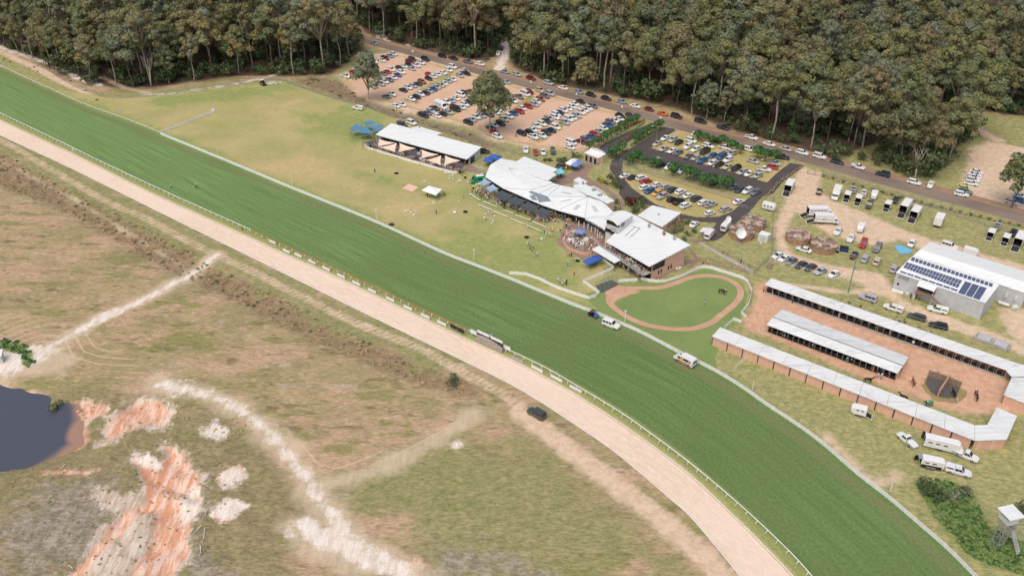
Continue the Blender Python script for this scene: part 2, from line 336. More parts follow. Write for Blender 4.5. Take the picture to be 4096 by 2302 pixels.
GREEN = [('l', serv[:150], 5.0, 2.5), ('p', w2([(850,1190),(1010,1140),(1180,1075),(1300,1090),(1420,1180),(1560,1290),(1700,1410),(1740,1448),(1350,1448),(1150,1430),(960,1330),(880,1230)], Z), 0, 7.0),
    ('p', w2([(2300,1215),(2380,1205),(2450,1240),(2490,1330),(2576,1360),(2576,1448),(2440,1400),(2350,1300)], Z), 0, 1.6),
    ('p', w2([(0,848),(60,870),(85,890),(75,925),(60,920),(50,890),(0,880)], Z), 0, .8)]
GREY = [('p', w2([(440,1250),(490,1230),(480,1300),(430,1400),(380,1448),(330,1448),(400,1370)], Z), 0, 1.5), ('p', w2([(505,1180),(530,1200),(510,1290),(480,1340),(520,1400),(600,1448),(470,1448),(495,1330)], Z), 0, 2.5),
    ('p', w2([(120,1230),(250,1210),(330,1270),(250,1400),(180,1448),(0,1448),(0,1330)], Z), 0, 8.0), ('p', w2([(1080,1390),(1200,1380),(1380,1448),(1100,1448)], Z), 0, 6.0)]
LEAF = [('p', FOR_A, 0, 2.5), ('p', FOR_B, 0, 2.5),
    ('p', w2([(1250,300),(1390,340),(1500,420),(1700,480),(1900,540),(2000,600),(1930,590),(1700,500),(1560,470),(1450,430),(1300,370),(1180,330)], 'U'), 0, 4.0)]
LAWN = [('p', np.vstack([turf_out[(turf_out[:, 1] < 420)], w2([(4300,2600),(4600,2200),(4600,500),(3900,450),(3300,640),(2500,400),(1600,200),(1450,200),(1330,310),(1200,320),(900,330),(740,345),(560,372),(400,372),(250,320),(0,200),(-300,60)], 'U')]), 0, 1.2)]
PALE = [('l', SAND[3][1], 3.2, 2.6), ('l', SAND[0][1], 2.2, 1.8), ('p', w2([(60,880),(140,860),(200,900),(160,950),(60,945),(0,960),(0,860)], Z), 0, 3.0), ('p', w2([(700,1320),(780,1290),(900,1350),(1040,1448),(900,1448),(760,1390)], Z), 0, 2.5), ('l', w2([(740,1160),(830,1215),(900,1195),(1010,1150),(1190,1050)], Z), 2.0, 3.0), ('l', w2([(250,745),(520,905),(760,990),(900,1040),(1100,1070)], Z) - np.array([0, 0]), .4, 1.2) if False else ('l', w2([(0,400),(180,495),(260,545),(380,620),(500,690)], Z), .5, 1.2)]
OLIVE = [('p', w2([(100,990),(440,1000),(480,1050),(560,1020),(640,1070),(700,1150),(760,1230),(800,1300),(720,1320),(700,1400),(760,1448),(0,1448),(0,1180)], Z), 0, 4.0)]
PINK = [('p', w2([(1650,60),(1780,150),(1960,340),(2040,470),(2050,650),(1990,850),(1910,1050),(1930,1240),(1750,1480),(1250,1480),(900,1480),(560,1520),(660,1400),(960,1080),(1160,830),(1000,700),(900,640),(1000,560),(1200,600),(1400,560),(1380,330),(1260,290),(1400,230),(1560,290)], 'O'), 0, 1.2), ('p', w2([(270,1050),(320,1000),(400,995),(450,1040),(420,1075),(350,1075),(300,1105),(245,1120),(250,1080)], Z), 0, 1.2), EARTH[2], EARTH[3], EARTH[4]]
def field(P, feats, lim=3.0):
    out = np.full(len(P), -lim)
    for k, pts, hw, soft in feats:
        lo, hi = pts.min(0) - 25, pts.max(0) + 25
        sel = np.where((P[:, 0] > lo[0]) & (P[:, 0] < hi[0]) & (P[:, 1] > lo[1]) & (P[:, 1] < hi[1]))[0]
        if not len(sel): continue
        v = (hw - d_line(P[sel], pts)) if k == 'l' else s_poly(P[sel], pts)
        out[sel] = np.maximum(out[sel], np.clip(v / soft, -lim, lim))
    return out
infield = mat_land('dry infield grass', ((176,156,122), (152,140,104), .09), [
    ('olive', (126,120,86), (146,136,100), 1, 1.2, .8), ('scrub', (132,113,88), (150,132,104), 0, 1.3, .85), ('green', (128,134,86), (150,148,100), 1, 1.8, .75), ('grey', (136,126,114), (166,156,144), 0, 1.2, .75),
    ('leaf', (84,72,60), (108,92,76), 0, .8, 1.0), ('lawn', (144,147,98), (168,161,113), 1, .5, 1.0), ('court', (202,158,130), (212,174,148), 0, .5, .95), ('dirt', (208,182,156), (222,198,174), 0, .55, .9),
    ('leaf2', (124,106,86), (146,126,102), 0, .9, .95), ('pink', (196,176,156), (230,214,200), 0, 2.0, .8), ('earth', (208,150,118), (230,200,180), 0, 1.2, .9), ('pale', (198,180,154), (212,194,168), 1, 1.0, .75), ('sand', (220,207,192), (236,229,220), 0, 1.5, .88), ('bush', (100,120,68), (122,136,80), 0, .9, .9)],
    grain=.34, gscale=1.1, mow=('mow', 'mowm', 2.6, (208,190,154), .72), bump=.5, extra=(((190,160,134), .06, .48, .75), ((134,134,82), .09, .52, .8), ((118,106,74), .22, .56, .7), ((190,180,166), .2, .6, .8), ((150,142,92), .4, .56, .6), ((196,172,146), .5, .58, .6)))
# ground grid
gx = np.r_[-3000, -1500, -800, -500, np.arange(-350, 350.1, 1.15), 500, 800, 1500, 3000]
gy = [90.0]
while gy[-1] < 545: gy.append(gy[-1] + .75 + (gy[-1] - 90) * .0032)
gy = np.r_[-800, -200, 40, np.array(gy), 600, 700, 900, 1500, 3500]
GX, GY = np.meshgrid(gx, gy); GP = np.stack([GX.ravel(), GY.ravel()], 1); nx, ny = len(gx), len(gy)
def vnoise(P, sc, seed):
    g = np.random.default_rng(seed).random((64, 64)); q = P / sc; i = np.floor(q).astype(int); f = q - i; f = f * f * (3 - 2 * f); a = lambda dx, dy: g[(i[:, 0] + dx) % 64, (i[:, 1] + dy) % 64]
    return (a(0, 0) * (1 - f[:, 0]) + a(1, 0) * f[:, 0]) * (1 - f[:, 1]) + (a(0, 1) * (1 - f[:, 0]) + a(1, 1) * f[:, 0]) * f[:, 1] - .5
def relief(P):
    """real lie of the infield: eroded gullies, the pond basin, the drain and rough ground"""
    inside = s_poly(P, np.vstack([serv, w2([(-400,2500),(-400,300)], 'U')])); fade = np.clip((inside - 2.5) / 4, 0, 1)
    e = np.clip(field(P, [EARTH[0], EARTH[1], EARTH[4]]) * .5 + .5, 0, 1); o = np.clip(field(P, OLIVE) * .5 + .5, 0, 1); sc = np.clip(field(P, SCRUB) * .5 + .5, 0, 1)
    n1, n2, n3 = vnoise(P, 6, 1), vnoise(P, 2.3, 2), vnoise(P @ np.array([[.73, .68], [-.68, .73]]) * np.array([1.0, 3.2]), 4.5, 3)
    z = e * (-1.0 + n3 * 1.3 + n2 * .7) + o * (n1 * .7 + n2 * .35) + sc * (-.35 + n1 * .5 + n2 * .5) + n1 * .12 + n2 * .08
    pd = s_poly(P, POND) + n1 * 2.2 + n2 * 1.2; bank = np.clip((pd + 5) / 6, 0, 1); z = z * (1 - bank * .8) - 1.1 * bank * bank * (3 - 2 * bank)
    return z * fade
GZ = np.zeros(len(GP)); near = np.where((GP[:, 1] < 330) & (GP[:, 1] > 85) & (np.abs(GP[:, 0]) < 200))[0]; GZ[near] = relief(GP[near])
me = bpy.data.meshes.new('ground')
me.vertices.add(len(GP)); me.vertices.foreach_set('co', np.c_[GP, GZ].astype(np.float32).ravel())
ii = (np.arange(ny - 1)[:, None] * nx + np.arange(nx - 1)[None]).ravel()
lp = np.stack([ii, ii + 1, ii + nx + 1, ii + nx], 1).astype(np.int32)
me.loops.add(lp.size); me.loops.foreach_set('vertex_index', lp.ravel()); me.polygons.add(len(lp)); me.polygons.foreach_set('loop_start', np.arange(0, lp.size, 4, dtype=np.int32))
me.update(calc_edges=True)
for an, ft in (('sand', SAND), ('earth', EARTH), ('dirt', DIRT), ('scrub', SCRUB), ('green', GREEN), ('grey', GREY), ('leaf', LEAF[:2]), ('leaf2', LEAF[2:]), ('lawn', LAWN), ('court', COURT), ('pale', PALE), ('olive', OLIVE), ('pink', PINK), ('bush', GREEN[2:])):
    fattr(me, an, field(GP, ft))
# mown rows: distance from the sandy track and from the service road
inf_mask = s_poly(GP, np.vstack([serv, w2([(-400,2500),(-400,300)], 'U')]))
trk = w2([(95,880),(120,930),(200,955),(400,965),(450,975),(570,1012),(640,1055),(700,1110),(760,1190),(830,1215),(900,1195),(1010,1150),(1200,1045)], Z)
mowA = d_line(GP, trk); mowB = (GP @ np.array([.62, .785]))
fA = field(GP, [('p', w2([(-20,780),(60,790),(200,830),(300,880),(420,955),(600,1010),(720,1100),(850,1150),(1010,1130),(1180,1040),(1130,1080),(1000,1160),(830,1190),(760,1190),(640,1060),(440,960),(100,900),(-20,860)], Z), 0, 3.0)])
fB = field(GP, [('p', w2([(850,1190),(1150,1085),(1420,1200),(1700,1448),(1100,1448),(900,1320)], Z), 0, 6.0), ('p', w2([(300,700),(520,700),(1100,1000),(700,1060),(450,940)], Z), 0, 9.0)]) - 4.5
fattr(me, 'mow', np.where(fA > fB, mowA, mowB)); fattr(me, 'mowm', np.where(inf_mask > 0, np.maximum(fA, fB), -3))
me.materials.append(infield)
tag(link('ground', me), kind='structure')
# ---- pond
t = NT('pond water'); t.set(t.b.inputs['Base Color'], t.mix(t.ss(t.attr('sh').outputs['Fac'], -1.0, 2.2), lin((164,132,110)), lin((80,84,96))))
t.b.inputs['Roughness'].default_value = .08; t.b.inputs['Specular IOR Level'].default_value = .5
bp = t.add('ShaderNodeBump'); bp.inputs['Strength'].default_value = .12; t.l.new(t.noise(2.5, 3), bp.inputs['Height']); t.l.new(bp.outputs[0], t.b.inputs['Normal'])
sheet('pond', POND + (POND - POND.mean(0)) / np.linalg.norm(POND - POND.mean(0), axis=1)[:, None] * 3.0, -.75, t.m, {'sh': lambda V: s_poly(V, POND) * 1.2 + 3.4 + 1.6 * vnoise(V, 3, 8) - 6 * np.exp(-((V - np.array(W(300,1745)[:2])) ** 2).sum(1) / 45)}, 1.5, .5)
# ---- turf course
def mat_track(name, stops, sfreq, grain, extra=None, rough=.9, far=None):
    t = NT(name); s, tt = t.attr('s').outputs['Fac'], t.attr('t').outputs['Fac']
    cb = t.add('ShaderNodeCombineXYZ'); t.l.new(t.math('MULTIPLY', s, sfreq[0]), cb.inputs[0]); t.l.new(t.math('MULTIPLY', tt, sfreq[1]), cb.inputs[1])
    n = t.noise(1.0, 4, .65, cb.outputs[0]); n2 = t.noise(.045, 3, .5); n3 = t.noise(1.5, 3, .8)
    c = t.mix(t.ss(n, .34, .66), lin(stops[0]), lin(stops[1])); c = t.mix(t.ss(n2, .35, .65, 0, .7), c, lin(stops[2]))
    if far: c = t.mix(t.ss(t.math('ADD', s, t.math('MULTIPLY', t.math('SUBTRACT', n2, .5), 120)), far[0], far[1], 0, far[3]), c, lin(far[2]))
    for fr, to, rgb, op, amp in extra or ():
        v = t.math('ADD', t.attr('q').outputs['Fac'], t.math('MULTIPLY', t.math('SUBTRACT', n, .5), amp))
        f = t.math('MULTIPLY', t.ss(v, fr - .02, fr + .02), t.ss(v, to - .02, to + .02, op, 0)); c = t.mix(f, c, lin(rgb))
    g = t.ss(n3, .25, .75, 1 - grain, 1 + grain); mm = t.add('ShaderNodeVectorMath', operation='SCALE'); t.l.new(c, mm.inputs[0]); t.l.new(g, mm.inputs[3])
    t.l.new(mm.outputs[0], t.b.inputs['Base Color']); t.b.inputs['Roughness'].default_value = rough; t.b.inputs['Specular IOR Level'].default_value = .15
    bp = t.add('ShaderNodeBump'); bp.inputs['Strength'].default_value = .35; bp.inputs['Distance'].default_value = .15; t.l.new(t.noise(2.0, 2, .7), bp.inputs['Height']); t.l.new(bp.outputs[0], t.b.inputs['Normal'])
    return t.m
turf_m = mat_track('turf', ((96,126,72), (125,154,97), (116,140,86)), (.03, .75), .2, [(.04, .14, (118,124,84), .7, .12), (.885, 1.2, (152,156,98), .85, .10), (.965, 1.2, (188,176,126), .8, .06)], far=(190, 440, (94,114,66), .6))  # right end darker olive: view-angle darkening put into the turf colour
strip('turf_track', turf_out, dirt_in, .012, turf_m, 340, 24)
dirt_m = mat_track('sandy track', ((232,212,192), (219,197,174), (232,213,195)), (.3, 1.1), .06, [(-.5, .03, (214,180,146), .6, .10), (.96, 1.5, (206,176,140), .6, .08)])
strip('dirt_track', dirt_in, dirt_out, .008, dirt_m, 340, 14)
# ---- public road with worn verges
RD = [(1200,80,8),(1330,122,9),(1459,163,10),(1618,204,12),(1777,247,13),(1920,288,13),(2096,335,14),(2255,376,14),(2479,435,15),(2618,474,16),(2738,510,17),(2897,550,17),(3056,588,18),(3191,626,19),(3350,671,20),(3549,725,21),(3748,780,21),(3947,832,21),(4096,876,22),(4500,1000,24)]
road_m = mat_track('worn brown bitumen', ((134,118,106), (120,106,96), (146,132,120)), (.08, 1.1), .12, [(-.5, .06, (172,150,128), .7, .12), (.94, 1.5, (172,150,128), .7, .12)])
strip('road', spline(w2([(x, y - d) for x, y, d in RD]), 200), spline(w2([(x, y + d) for x, y, d in RD]), 200), .012, road_m, 220, 9)
verge_m = mat_land('verge gravel', ((168,140,118), (148,122,100), .3), grain=.25, gscale=1.2)
strip('roadside', spline(w2([(x, y - d - 5 - d * .55) for x, y, d in RD]), 200), spline(w2([(x, y - d + 3) for x, y, d in RD]), 200), .008, verge_m, 220, 3)
# ---- lawns
lawn_attr = {'g': lambda V: field(V, [('l', turf_out, 3.5, 3.0), ('l', w2([(1400,690),(1700,760),(1900,790),(2050,850),(2300,1000)]), 2.5, 4.0), ('p', w2([(560,385),(1000,345),(1090,330),(1180,345),(1100,380),(800,410),(600,420)]), 0, 6.0), ('p', w2([(1480,470),(1430,520),(1480,560),(1560,500)]), 0, 5.0), ('p', w2([(1900,880),(2250,1010),(2420,1180),(2376,1240),(2000,1090),(1700,960)]), 0, 9.0), ('p', w2([(1400,440),(1500,470),(1400,560),(1250,520),(1200,460)]), 0, 9.0)]),
             'd': lambda V: field(V, [('l', w2([(860,445),(1000,450),(1130,457)]), 1.2, 3.0), ('l', w2([(1000,425),(1130,420),(1180,405)]), 3, 6.0), ('p', w2([(900,640),(1200,620),(1500,760),(1800,840),(1750,900),(1300,760),(1000,700)]), 0, 12.0), ('p', w2([(620,470),(720,450),(700,490),(640,505)]), 0, 4.0)]) - .4}
lawn_m = mat_land('mown lawn', ((160,159,104), (182,170,120), .04), [('g', (134,148,88), (150,158,98), 1, 1.6, .85), ('d', (200,178,136), (188,164,116), 1, 1.4, .75)], grain=.13, gscale=1.0, bump=.25)
LWN = np.vstack([w2(TO, z=1.1)[3:15], w2([(2400,1215),(2385,1160),(2420,1090),(2380,1010),(2240,960),(2290,900),(2150,840),(2000,760),(1900,700),(1880,640),(1960,612),(1560,468),(1440,420),(1290,380),(1180,345),(1090,330),(1000,343),(800,372),(600,382),(480,392)])])
sheet('lawn', LWN, .004, lawn_m, lawn_attr, 2.2)
# ---- earth car park with grass dividers
earth_m = mat_land('car park earth', ((216,184,158), (206,172,146), .06), [('edge', (176,156,112), (190,164,124), 0, 1.8, .85)], grain=.10, gscale=.9)
CPK = w2([(1370,325),(1400,300),(1500,235),(1560,216),(1640,228),(1750,258),(1860,290),(1960,318),(2090,352),(2230,388),(2380,428),(2490,458),(2525,475),(2440,545),(2400,590),(2300,605),(2180,590),(2060,568),(1960,545),(1880,498),(1800,478),(1700,452),(1600,420),(1520,402),(1420,385)])
sheet('car_park', CPK, .004, earth_m, {'edge': lambda V: np.clip(1.2 - s_poly(V, CPK) / 1.6, -3, 3)}, 1.8, .8)
strip_m = mat_land('divider grass', ((150,150,92), (170,156,108), .1), [('edge', (190,166,132), (204,174,144), 0, 2.2, .9)], grain=.2)
for q in ([(1600,400),(1640,415),(1830,292),(1800,285)], [(1700,440),(1760,455),(1985,335),(1945,322)] if False else [(1760,455),(1800,470),(1960,390),(1930,375)], [(1930,505),(1975,525),(2160,390),(2120,378)], [(2110,560),(2160,575),(2360,440),(2320,428)], [(1640,405),(1670,420),(1690,408),(1665,395)]):
    Q = w2(q); sheet('grass_strip', Q, .008, strip_m, {'edge': lambda V, Q=Q: np.clip(.9 - s_poly(V, Q) / 1.0, -3, 3)}, 1.2, .7)
# ---- asphalt
asph = mat_land('asphalt', ((82,77,76), (92,86,84), .15), grain=.12, gscale=1.5)
drv = w2([(770,735),(850,752),(690,835),(500,945),(390,1010),(330,1050),(240,1000),(255,965),(480,850)], 'B'); sheet('entry_drive', drv, .016, asph, None, 3)
LOT = w2([(905,775),(1000,790),(1015,805),(900,880),(800,945),(765,985),(840,1012),(1000,1052),(1300,1150),(1600,1230),(1840,1305),(1930,1332),(2030,1235),(2165,1135),(2310,1160),(2230,1220),(2090,1325),(1990,1447),(1880,1475),(1700,1440),(1550,1390),(1300,1295),(1130,1240),(900,1185),(700,1110),(570,1085),(480,1120),(475,1200),(500,1300),(570,1390),(650,1447),(560,1490),(450,1447),(440,1330),(350,1200),(360,1120),(520,1010),(700,900)], 'B')
sheet('asphalt_car_park', LOT, .016, asph, None, 3)
RING = w2([(1160,-60),(1240,30),(1310,120),(1430,205),(1560,292),(1830,395),(2000,428),(2200,418),(2330,370),(2480,245),(2590,170),(2640,215),(2500,380),(2330,520),(2240,620),(2150,668),(2060,640),(2120,560),(2180,480),(2000,470),(1800,440),(1530,320),(1390,240),(1250,260),(1190,180),(1250,100),(1170,0)], 'E')
sheet('service_drive', RING, .012, asph, None, 3)
grass2 = mat_land('car park grass', ((168,158,100), (184,168,116), .06), [('edge', (200,178,140), (190,164,120), 0, 1.6, .6)], grain=.18)
for q, c in (([(1010,815),(1150,830),(1400,880),(1700,970),(1900,1030),(2100,1100),(2140,1140),(2030,1225),(1930,1325),(1860,1325),(1600,1225),(1300,1145),(1000,1048),(850,1005),(775,975),(870,905)], 'B'),
             ([(1205,-10),(1300,0),(1500,-20),(1800,60),(2100,140),(2420,235),(2500,230),(2330,360),(2200,410),(2000,420),(1830,385),(1560,285),(1430,198),(1320,115)], 'E')):
    Q = w2(q, c); sheet('grass_car_park', Q, .008, grass2, {'edge': lambda V, Q=Q: np.clip(1 - s_poly(V, Q) / 1.2, -3, 3)}, 1.8, .5)
# ---- paved surrounds
pave = mat_land('brick paving', ((142,122,110), (156,134,120), .4), grain=.14, gscale=2.5)
pz = .02
for q, c in (([(1160,540),(1240,530),(1290,580),(1400,615),(1390,650),(1290,610),(1200,600),(1150,580)], 'J'), ([(2000,700),(2080,660),(2150,640),(2230,600),(2330,520),(2420,490),(2470,520),(2400,600),(2380,640),(2440,680),(2574,740),(2574,790),(2420,740),(2300,700),(2180,720),(2100,740)], 'J'),
([(850,0),(930,60),(1050,110),(1130,170),(1240,260),(1260,330),(1200,330),(1140,240),(1060,150),(900,90),(830,40)], 'E'),
             ([(560,640),(600,630),(650,470),(560,430),(640,360),(880,430),(1080,600),(1080,700),(930,760),(900,840),(830,850),(720,790),(640,740),(580,690)], 'E'),
             ([(930,760),(1060,700),(1500,980),(1480,1050),(1400,1040),(1220,930),(1130,900)], 'E'), ([(1480,1010),(1860,850),(2000,850),(1700,980),(1620,1040),(1480,1060)], 'E'),
             ([(1880,650),(1980,640),(2060,660),(1960,700),(1930,670)], 'E')):
    pz += .003; sheet('paving', w2(q, c), pz, pave, None, 2.5)
# ---- parade ring
ring_m = mat_land('ring lawn', ((118,140,84), (134,150,94), .05), grain=.12, bump=.25)
RG = w2([(2330,1180),(2470,1130),(2560,1130),(2660,1130),(2740,1100),(2830,1070),(2960,1120),(2990,1180),(2975,1240),(2960,1290),(2900,1330),(2860,1430),(2870,1478),(2790,1432),(2724,1400),(2650,1360),(2575,1322),(2495,1286),(2400,1248)])
sheet('parade_lawn', RG, .008, ring_m, None, 2.5)
path_m = mat_land('red sand path', ((190,150,124), (204,166,140), .2), grain=.10)
PTH = spline(w2([(1120,1180),(1200,1140),(1400,1135),(1600,1130),(1750,1090),(1900,1035),(2050,1010),(2200,1020),(2320,1060),(2400,1120),(2420,1190),(2390,1260),(2320,1330),(2230,1400),(2140,1470),(2030,1520),(1900,1545),(1720,1545),(1500,1510),(1330,1450),(1200,1370),(1110,1290),(1095,1230)], 'E'), 160, True)
tn = np.roll(PTH, -1, 0) - np.roll(PTH, 1, 0); tn = np.stack([tn[:, 1], -tn[:, 0]], 1) / np.linalg.norm(tn, axis=1)[:, None]
strip('walking_path', PTH + tn * .88, PTH - tn * .88, .016, path_m, 200, 4)
PF = w2([(2385,1140),(2420,1165),(2440,1215),(2480,1190),(2560,1165),(2480,1140)]); sheet('sand_apron', PF, .012, path_m, None, 2, .3)
# ================================================================== TREES
def leaf_mat(name, cols, tcol=.3):
    t = NT(name); oi = t.add('ShaderNodeObjectInfo'); a = t.attr('cl').outputs['Fac']
    rp = t.add('ShaderNodeValToRGB'); e = rp.color_ramp.elements
    e[0].color = (*lin(cols[0]), 1); e[1].color = (*lin(cols[-1]), 1)
    for i, c in enumerate(cols[1:-1]): k = e.new((i + 1) / (len(cols) - 1)); k.color = (*lin(c), 1)
    v = t.math('ADD', t.math('MULTIPLY', oi.outputs['Random'], .84), t.math('MULTIPLY', a, .16)); t.l.new(v, rp.inputs[0])
    br = t.ss(t.attr('lf').outputs['Fac'], 0, 1, .86, 1.14); mm = t.add('ShaderNodeVectorMath', operation='SCALE'); t.l.new(rp.outputs[0], mm.inputs[0]); t.l.new(br, mm.inputs[3])
    d = t.add('ShaderNodeBsdfDiffuse'); tr = t.add('ShaderNodeBsdfTranslucent'); mx = t.add('ShaderNodeMixShader'); mx.inputs[0].default_value = tcol
    t.l.new(mm.outputs[0], d.inputs[0]); t.l.new(mm.outputs[0], tr.inputs[0]); t.l.new(d.outputs[0], mx.inputs[1]); t.l.new(tr.outputs[0], mx.inputs[2]); t.l.new(mx.outputs[0], t.out.inputs[0])
    return t.m
gum_leaf = leaf_mat('gum leaves', ((142,154,132), (132,140,102), (154,152,106), (126,138,106), (162,150,106), (144,152,130), (122,130,96), (152,140,108), (136,146,110)))
bush_leaf = leaf_mat('shrub leaves', ((88,106,74), (98,114,80), (106,118,84), (92,110,80)))
ball_leaf = leaf_mat('clipped leaves', ((84,124,74), (94,132,80), (80,116,72)))
rust_leaf = leaf_mat('rusty leaves', ((150,92,54), (136,78,50), (160,110,70)))
plum_leaf = leaf_mat('plum leaves', ((92,56,48), (104,64,52)))
scrub_leaf = leaf_mat('dry scrub', ((204,176,142), (188,174,138), (210,184,148), (184,166,136)))
weed_leaf = leaf_mat('lush weeds', ((140,170,104), (156,178,112), (128,158,98))); gold_leaf = leaf_mat('golden leaves', ((170,172,50), (158,164,60)))
bark = simple('gum bark', (164,154,142), .9, .3, 1.2); bark_d = simple('dark bark', (104,92,80), .9, .3, 1.5); deadwood = simple('bleached wood', (206,198,188), .9, .2, 1.5)
def leaves_mesh(name, clumps, per, size, mat, top=.35, jit=.22, seed=0, flat=.8, clv=None):
    """leaf sprays laid over the surface of many clumps; clumps = (x,y,z,r)"""
    g = np.random.default_rng(seed); C, N, S, CL = [], [], [], []
    for k, (x, y, z, r) in enumerate(clumps):
        n = max(6, int(per * r * r)); u = g.normal(size=(n, 3)); u /= np.linalg.norm(u, axis=1)[:, None]
        u[:, 2] = np.where(u[:, 2] < -top, -u[:, 2] * .6, u[:, 2]); u /= np.linalg.norm(u, axis=1)[:, None]
        rr = r * (1 - np.abs(g.normal(0, jit, n)))
        C.append(np.array([x, y, z]) + u * rr[:, None] * np.array([1, 1, flat])); N.append(u + g.normal(0, .26, (n, 3))); S.append(size * g.uniform(.6, 1.35, n)); CL.append(np.full(n, g.random() if clv is None else clv))
    C, N, S, CL = np.vstack(C), np.vstack(N), np.concatenate(S), np.concatenate(CL); N /= np.linalg.norm(N, axis=1)[:, None]
    a = np.cross(N, g.normal(size=N.shape)); a /= np.linalg.norm(a, axis=1)[:, None] + 1e-9; b = np.cross(N, a)
    sa, sb = S[:, None], (S * g.uniform(.45, .8, len(S)))[:, None]; n = len(C)
    V = np.stack([C - a * sa, C - b * sb + N * S[:, None] * .12, C + a * sa, C + b * sb + N * S[:, None] * .12], 1).reshape(-1, 3)
    me = bpy.data.meshes.new(name); me.vertices.add(4 * n); me.vertices.foreach_set('co', V.astype(np.float32).ravel())
    me.loops.add(4 * n); me.loops.foreach_set('vertex_index', np.arange(4 * n, dtype=np.int32)); me.polygons.add(n); me.polygons.foreach_set('loop_start', np.arange(0, 4 * n, 4, dtype=np.int32))
    me.update(calc_edges=True); fattr(me, 'cl', np.repeat(CL, 4)); fattr(me, 'lf', np.repeat(g.random(n), 4)); me.materials.append(mat); return me
def limb(mb, p, q, r0, r1, bend, g, n=4):
    p, q = Vector(p), Vector(q); pts = []
    off = Vector((g.normal(), g.normal(), 0)) * bend
    for i in range(n + 1):
        t = i / n; pts.append(p.lerp(q, t) + off * math.sin(math.pi * t))
    mb.tube(pts, r0, 5, r1)
def gum(seed, h, cr, base=.42, dens=30, size=.42, nc=(19, 28)):
    """a eucalypt: leaning bole, forked limbs ending in rounded leaf heads"""
    g = np.random.default_rng(seed); mb = MB(); lean = Vector((g.normal() * .6, g.normal() * .6, 0)); fork = Vector((0, 0, h * base * g.uniform(.8, 1.05))) + lean * .7
    mb.tube([(0, 0, -.2), (0, 0, .4), fork * .5 + Vector((g.normal() * .2, g.normal() * .2, 0)), fork], .34 * h / 24, 7, .2 * h / 24)
    clumps = []; k = int(g.integers(*nc))
    for i in range(k):
        az = i * 2.39996 + g.normal() * .35; q = (i + .5) / k
        rad = cr * math.sqrt(q) * g.uniform(.55, 1.0); zz = h * (base + (1 - base) * (1 - .62 * q ** 1.4)) * g.uniform(.82, 1.0) - 1.2
        r = g.uniform(1.1, 2.1) * cr / 5.0
        clumps.append((rad * math.cos(az) + lean.x, rad * math.sin(az) + lean.y, max(zz, h * base * .85), r))
        if g.random() < .6: clumps.append((clumps[-1][0] + g.normal() * r * .8, clumps[-1][1] + g.normal() * r * .8, clumps[-1][2] - r * .5, r * .7))
    for c in clumps[:k:2]:
        mid = fork.lerp(Vector(c[:3]), .5) + Vector((0, 0, -.6))
        mb.tube([fork * .98, mid, Vector(c[:3])], .15 * h / 24, 5, .04)
    return leaves_mesh('crown', clumps, dens, size, gum_leaf, seed=seed, jit=.16), mb.mesh('trunk', bark if seed % 3 else bark_d, True)
GUMS = [gum(11 + i, h, cr, b) for i, (h, cr, b) in enumerate(((25, 6.4, .42), (27, 7.2, .46), (22, 5.6, .38), (29, 6.6, .5), (23, 7.4, .38), (26, 5.4, .45), (20, 5.2, .32), (24, 6.2, .44), (30, 7.8, .48), (18, 4.8, .32)))] + [gum(31, 33, 5.6, .45, 24, .5, (20, 26)), gum(32, 15, 5.8, .2, 26, .5, (26, 32)), gum(33, 28, 6.6, .4, 22, .5, (12, 16)), gum(34, 22, 4.0, .25, 28, .45, (26, 32)), gum(35, 25, 7.6, .42, 20, .55, (16, 20))]
def bush_mesh(seed, r, h, mat, n=5, dens=34, size=.34):
    g = np.random.default_rng(seed); cl = [(g.normal() * r * .4, g.normal() * r * .4, h * g.uniform(.35, .7), r * g.uniform(.45, .7)) for _ in range(n)]
    return leaves_mesh('foliage', cl, dens, size, mat, top=.6, seed=seed, flat=h / r * .75)
BUSH = [bush_mesh(60 + i, r, h, bush_leaf, size=.42, dens=22) for i, (r, h) in enumerate(((2.2, 3.2), (1.7, 2.4), (2.6, 4.6), (1.5, 3.6)))]
# scatter trunks over the wood, nearest first
def scatter(polys, n, dmin, seed):
    g = np.random.default_rng(seed); out = []; lo = np.min([q.min(0) for q in polys], 0); hi = np.max([q.max(0) for q in polys], 0)
    lo = np.maximum(lo, (-330, 200)); hi = np.minimum(hi, (330, 580)); C = g.uniform(lo, hi, (n, 2)); ok = any_poly(C, polys) > .6
    vis = np.abs(C[:, 0]) < C[:, 1] * .585 + 25; C = C[ok & vis]; cell = {}
    for p in C:
        k = (int(p[0] // dmin), int(p[1] // dmin))
        if all(math.dist(p, q) > dmin for a in (-1, 0, 1) for b in (-1, 0, 1) for q in cell.get((k[0] + a, k[1] + b), ())):
            cell.setdefault(k, []).append(p); out.append(p)
    return np.array(out)
wood = scatter([FOR_A, FOR_B], 30000, 7.1, 5)
road_c = spline(w2([(x, y) for x, y, _ in RD]), 120); wood = wood[d_line(wood, road_c) > 8]
wood = wood[d_line(wood, w2([(2020,120),(2018,220),(2000,262)])) > 4]
edge = np.minimum(np.abs(s_poly(wood, FOR_A)), np.abs(s_poly(wood, FOR_B)))
order = np.lexsort((wood[:, 1] + edge * 6,)); wood = wood[order]
ORD = ['first','second','third','fourth','fifth','sixth','seventh','eighth','ninth','tenth','eleventh','twelfth','thirteenth','fourteenth','fifteenth','sixteenth','seventeenth','eighteenth','nineteenth']
def ordinal(i):
    if i < 19: return ORD[i]
    k = i + 1; return f"{k}{'th' if 10 < k % 100 < 14 else {1:'st',2:'nd',3:'rd'}.get(k % 10,'th')}"
def tree(name, pair, loc, rz, sc, label, cat, group=None, names=('crown', 'trunk')):
    r = thing(name, label, cat, loc, rz, group); r.scale = (sc, sc, sc * random.uniform(.92, 1.1))
    for nm, me in zip(names, pair): link(nm, me, r)
    return r
NIND = 288
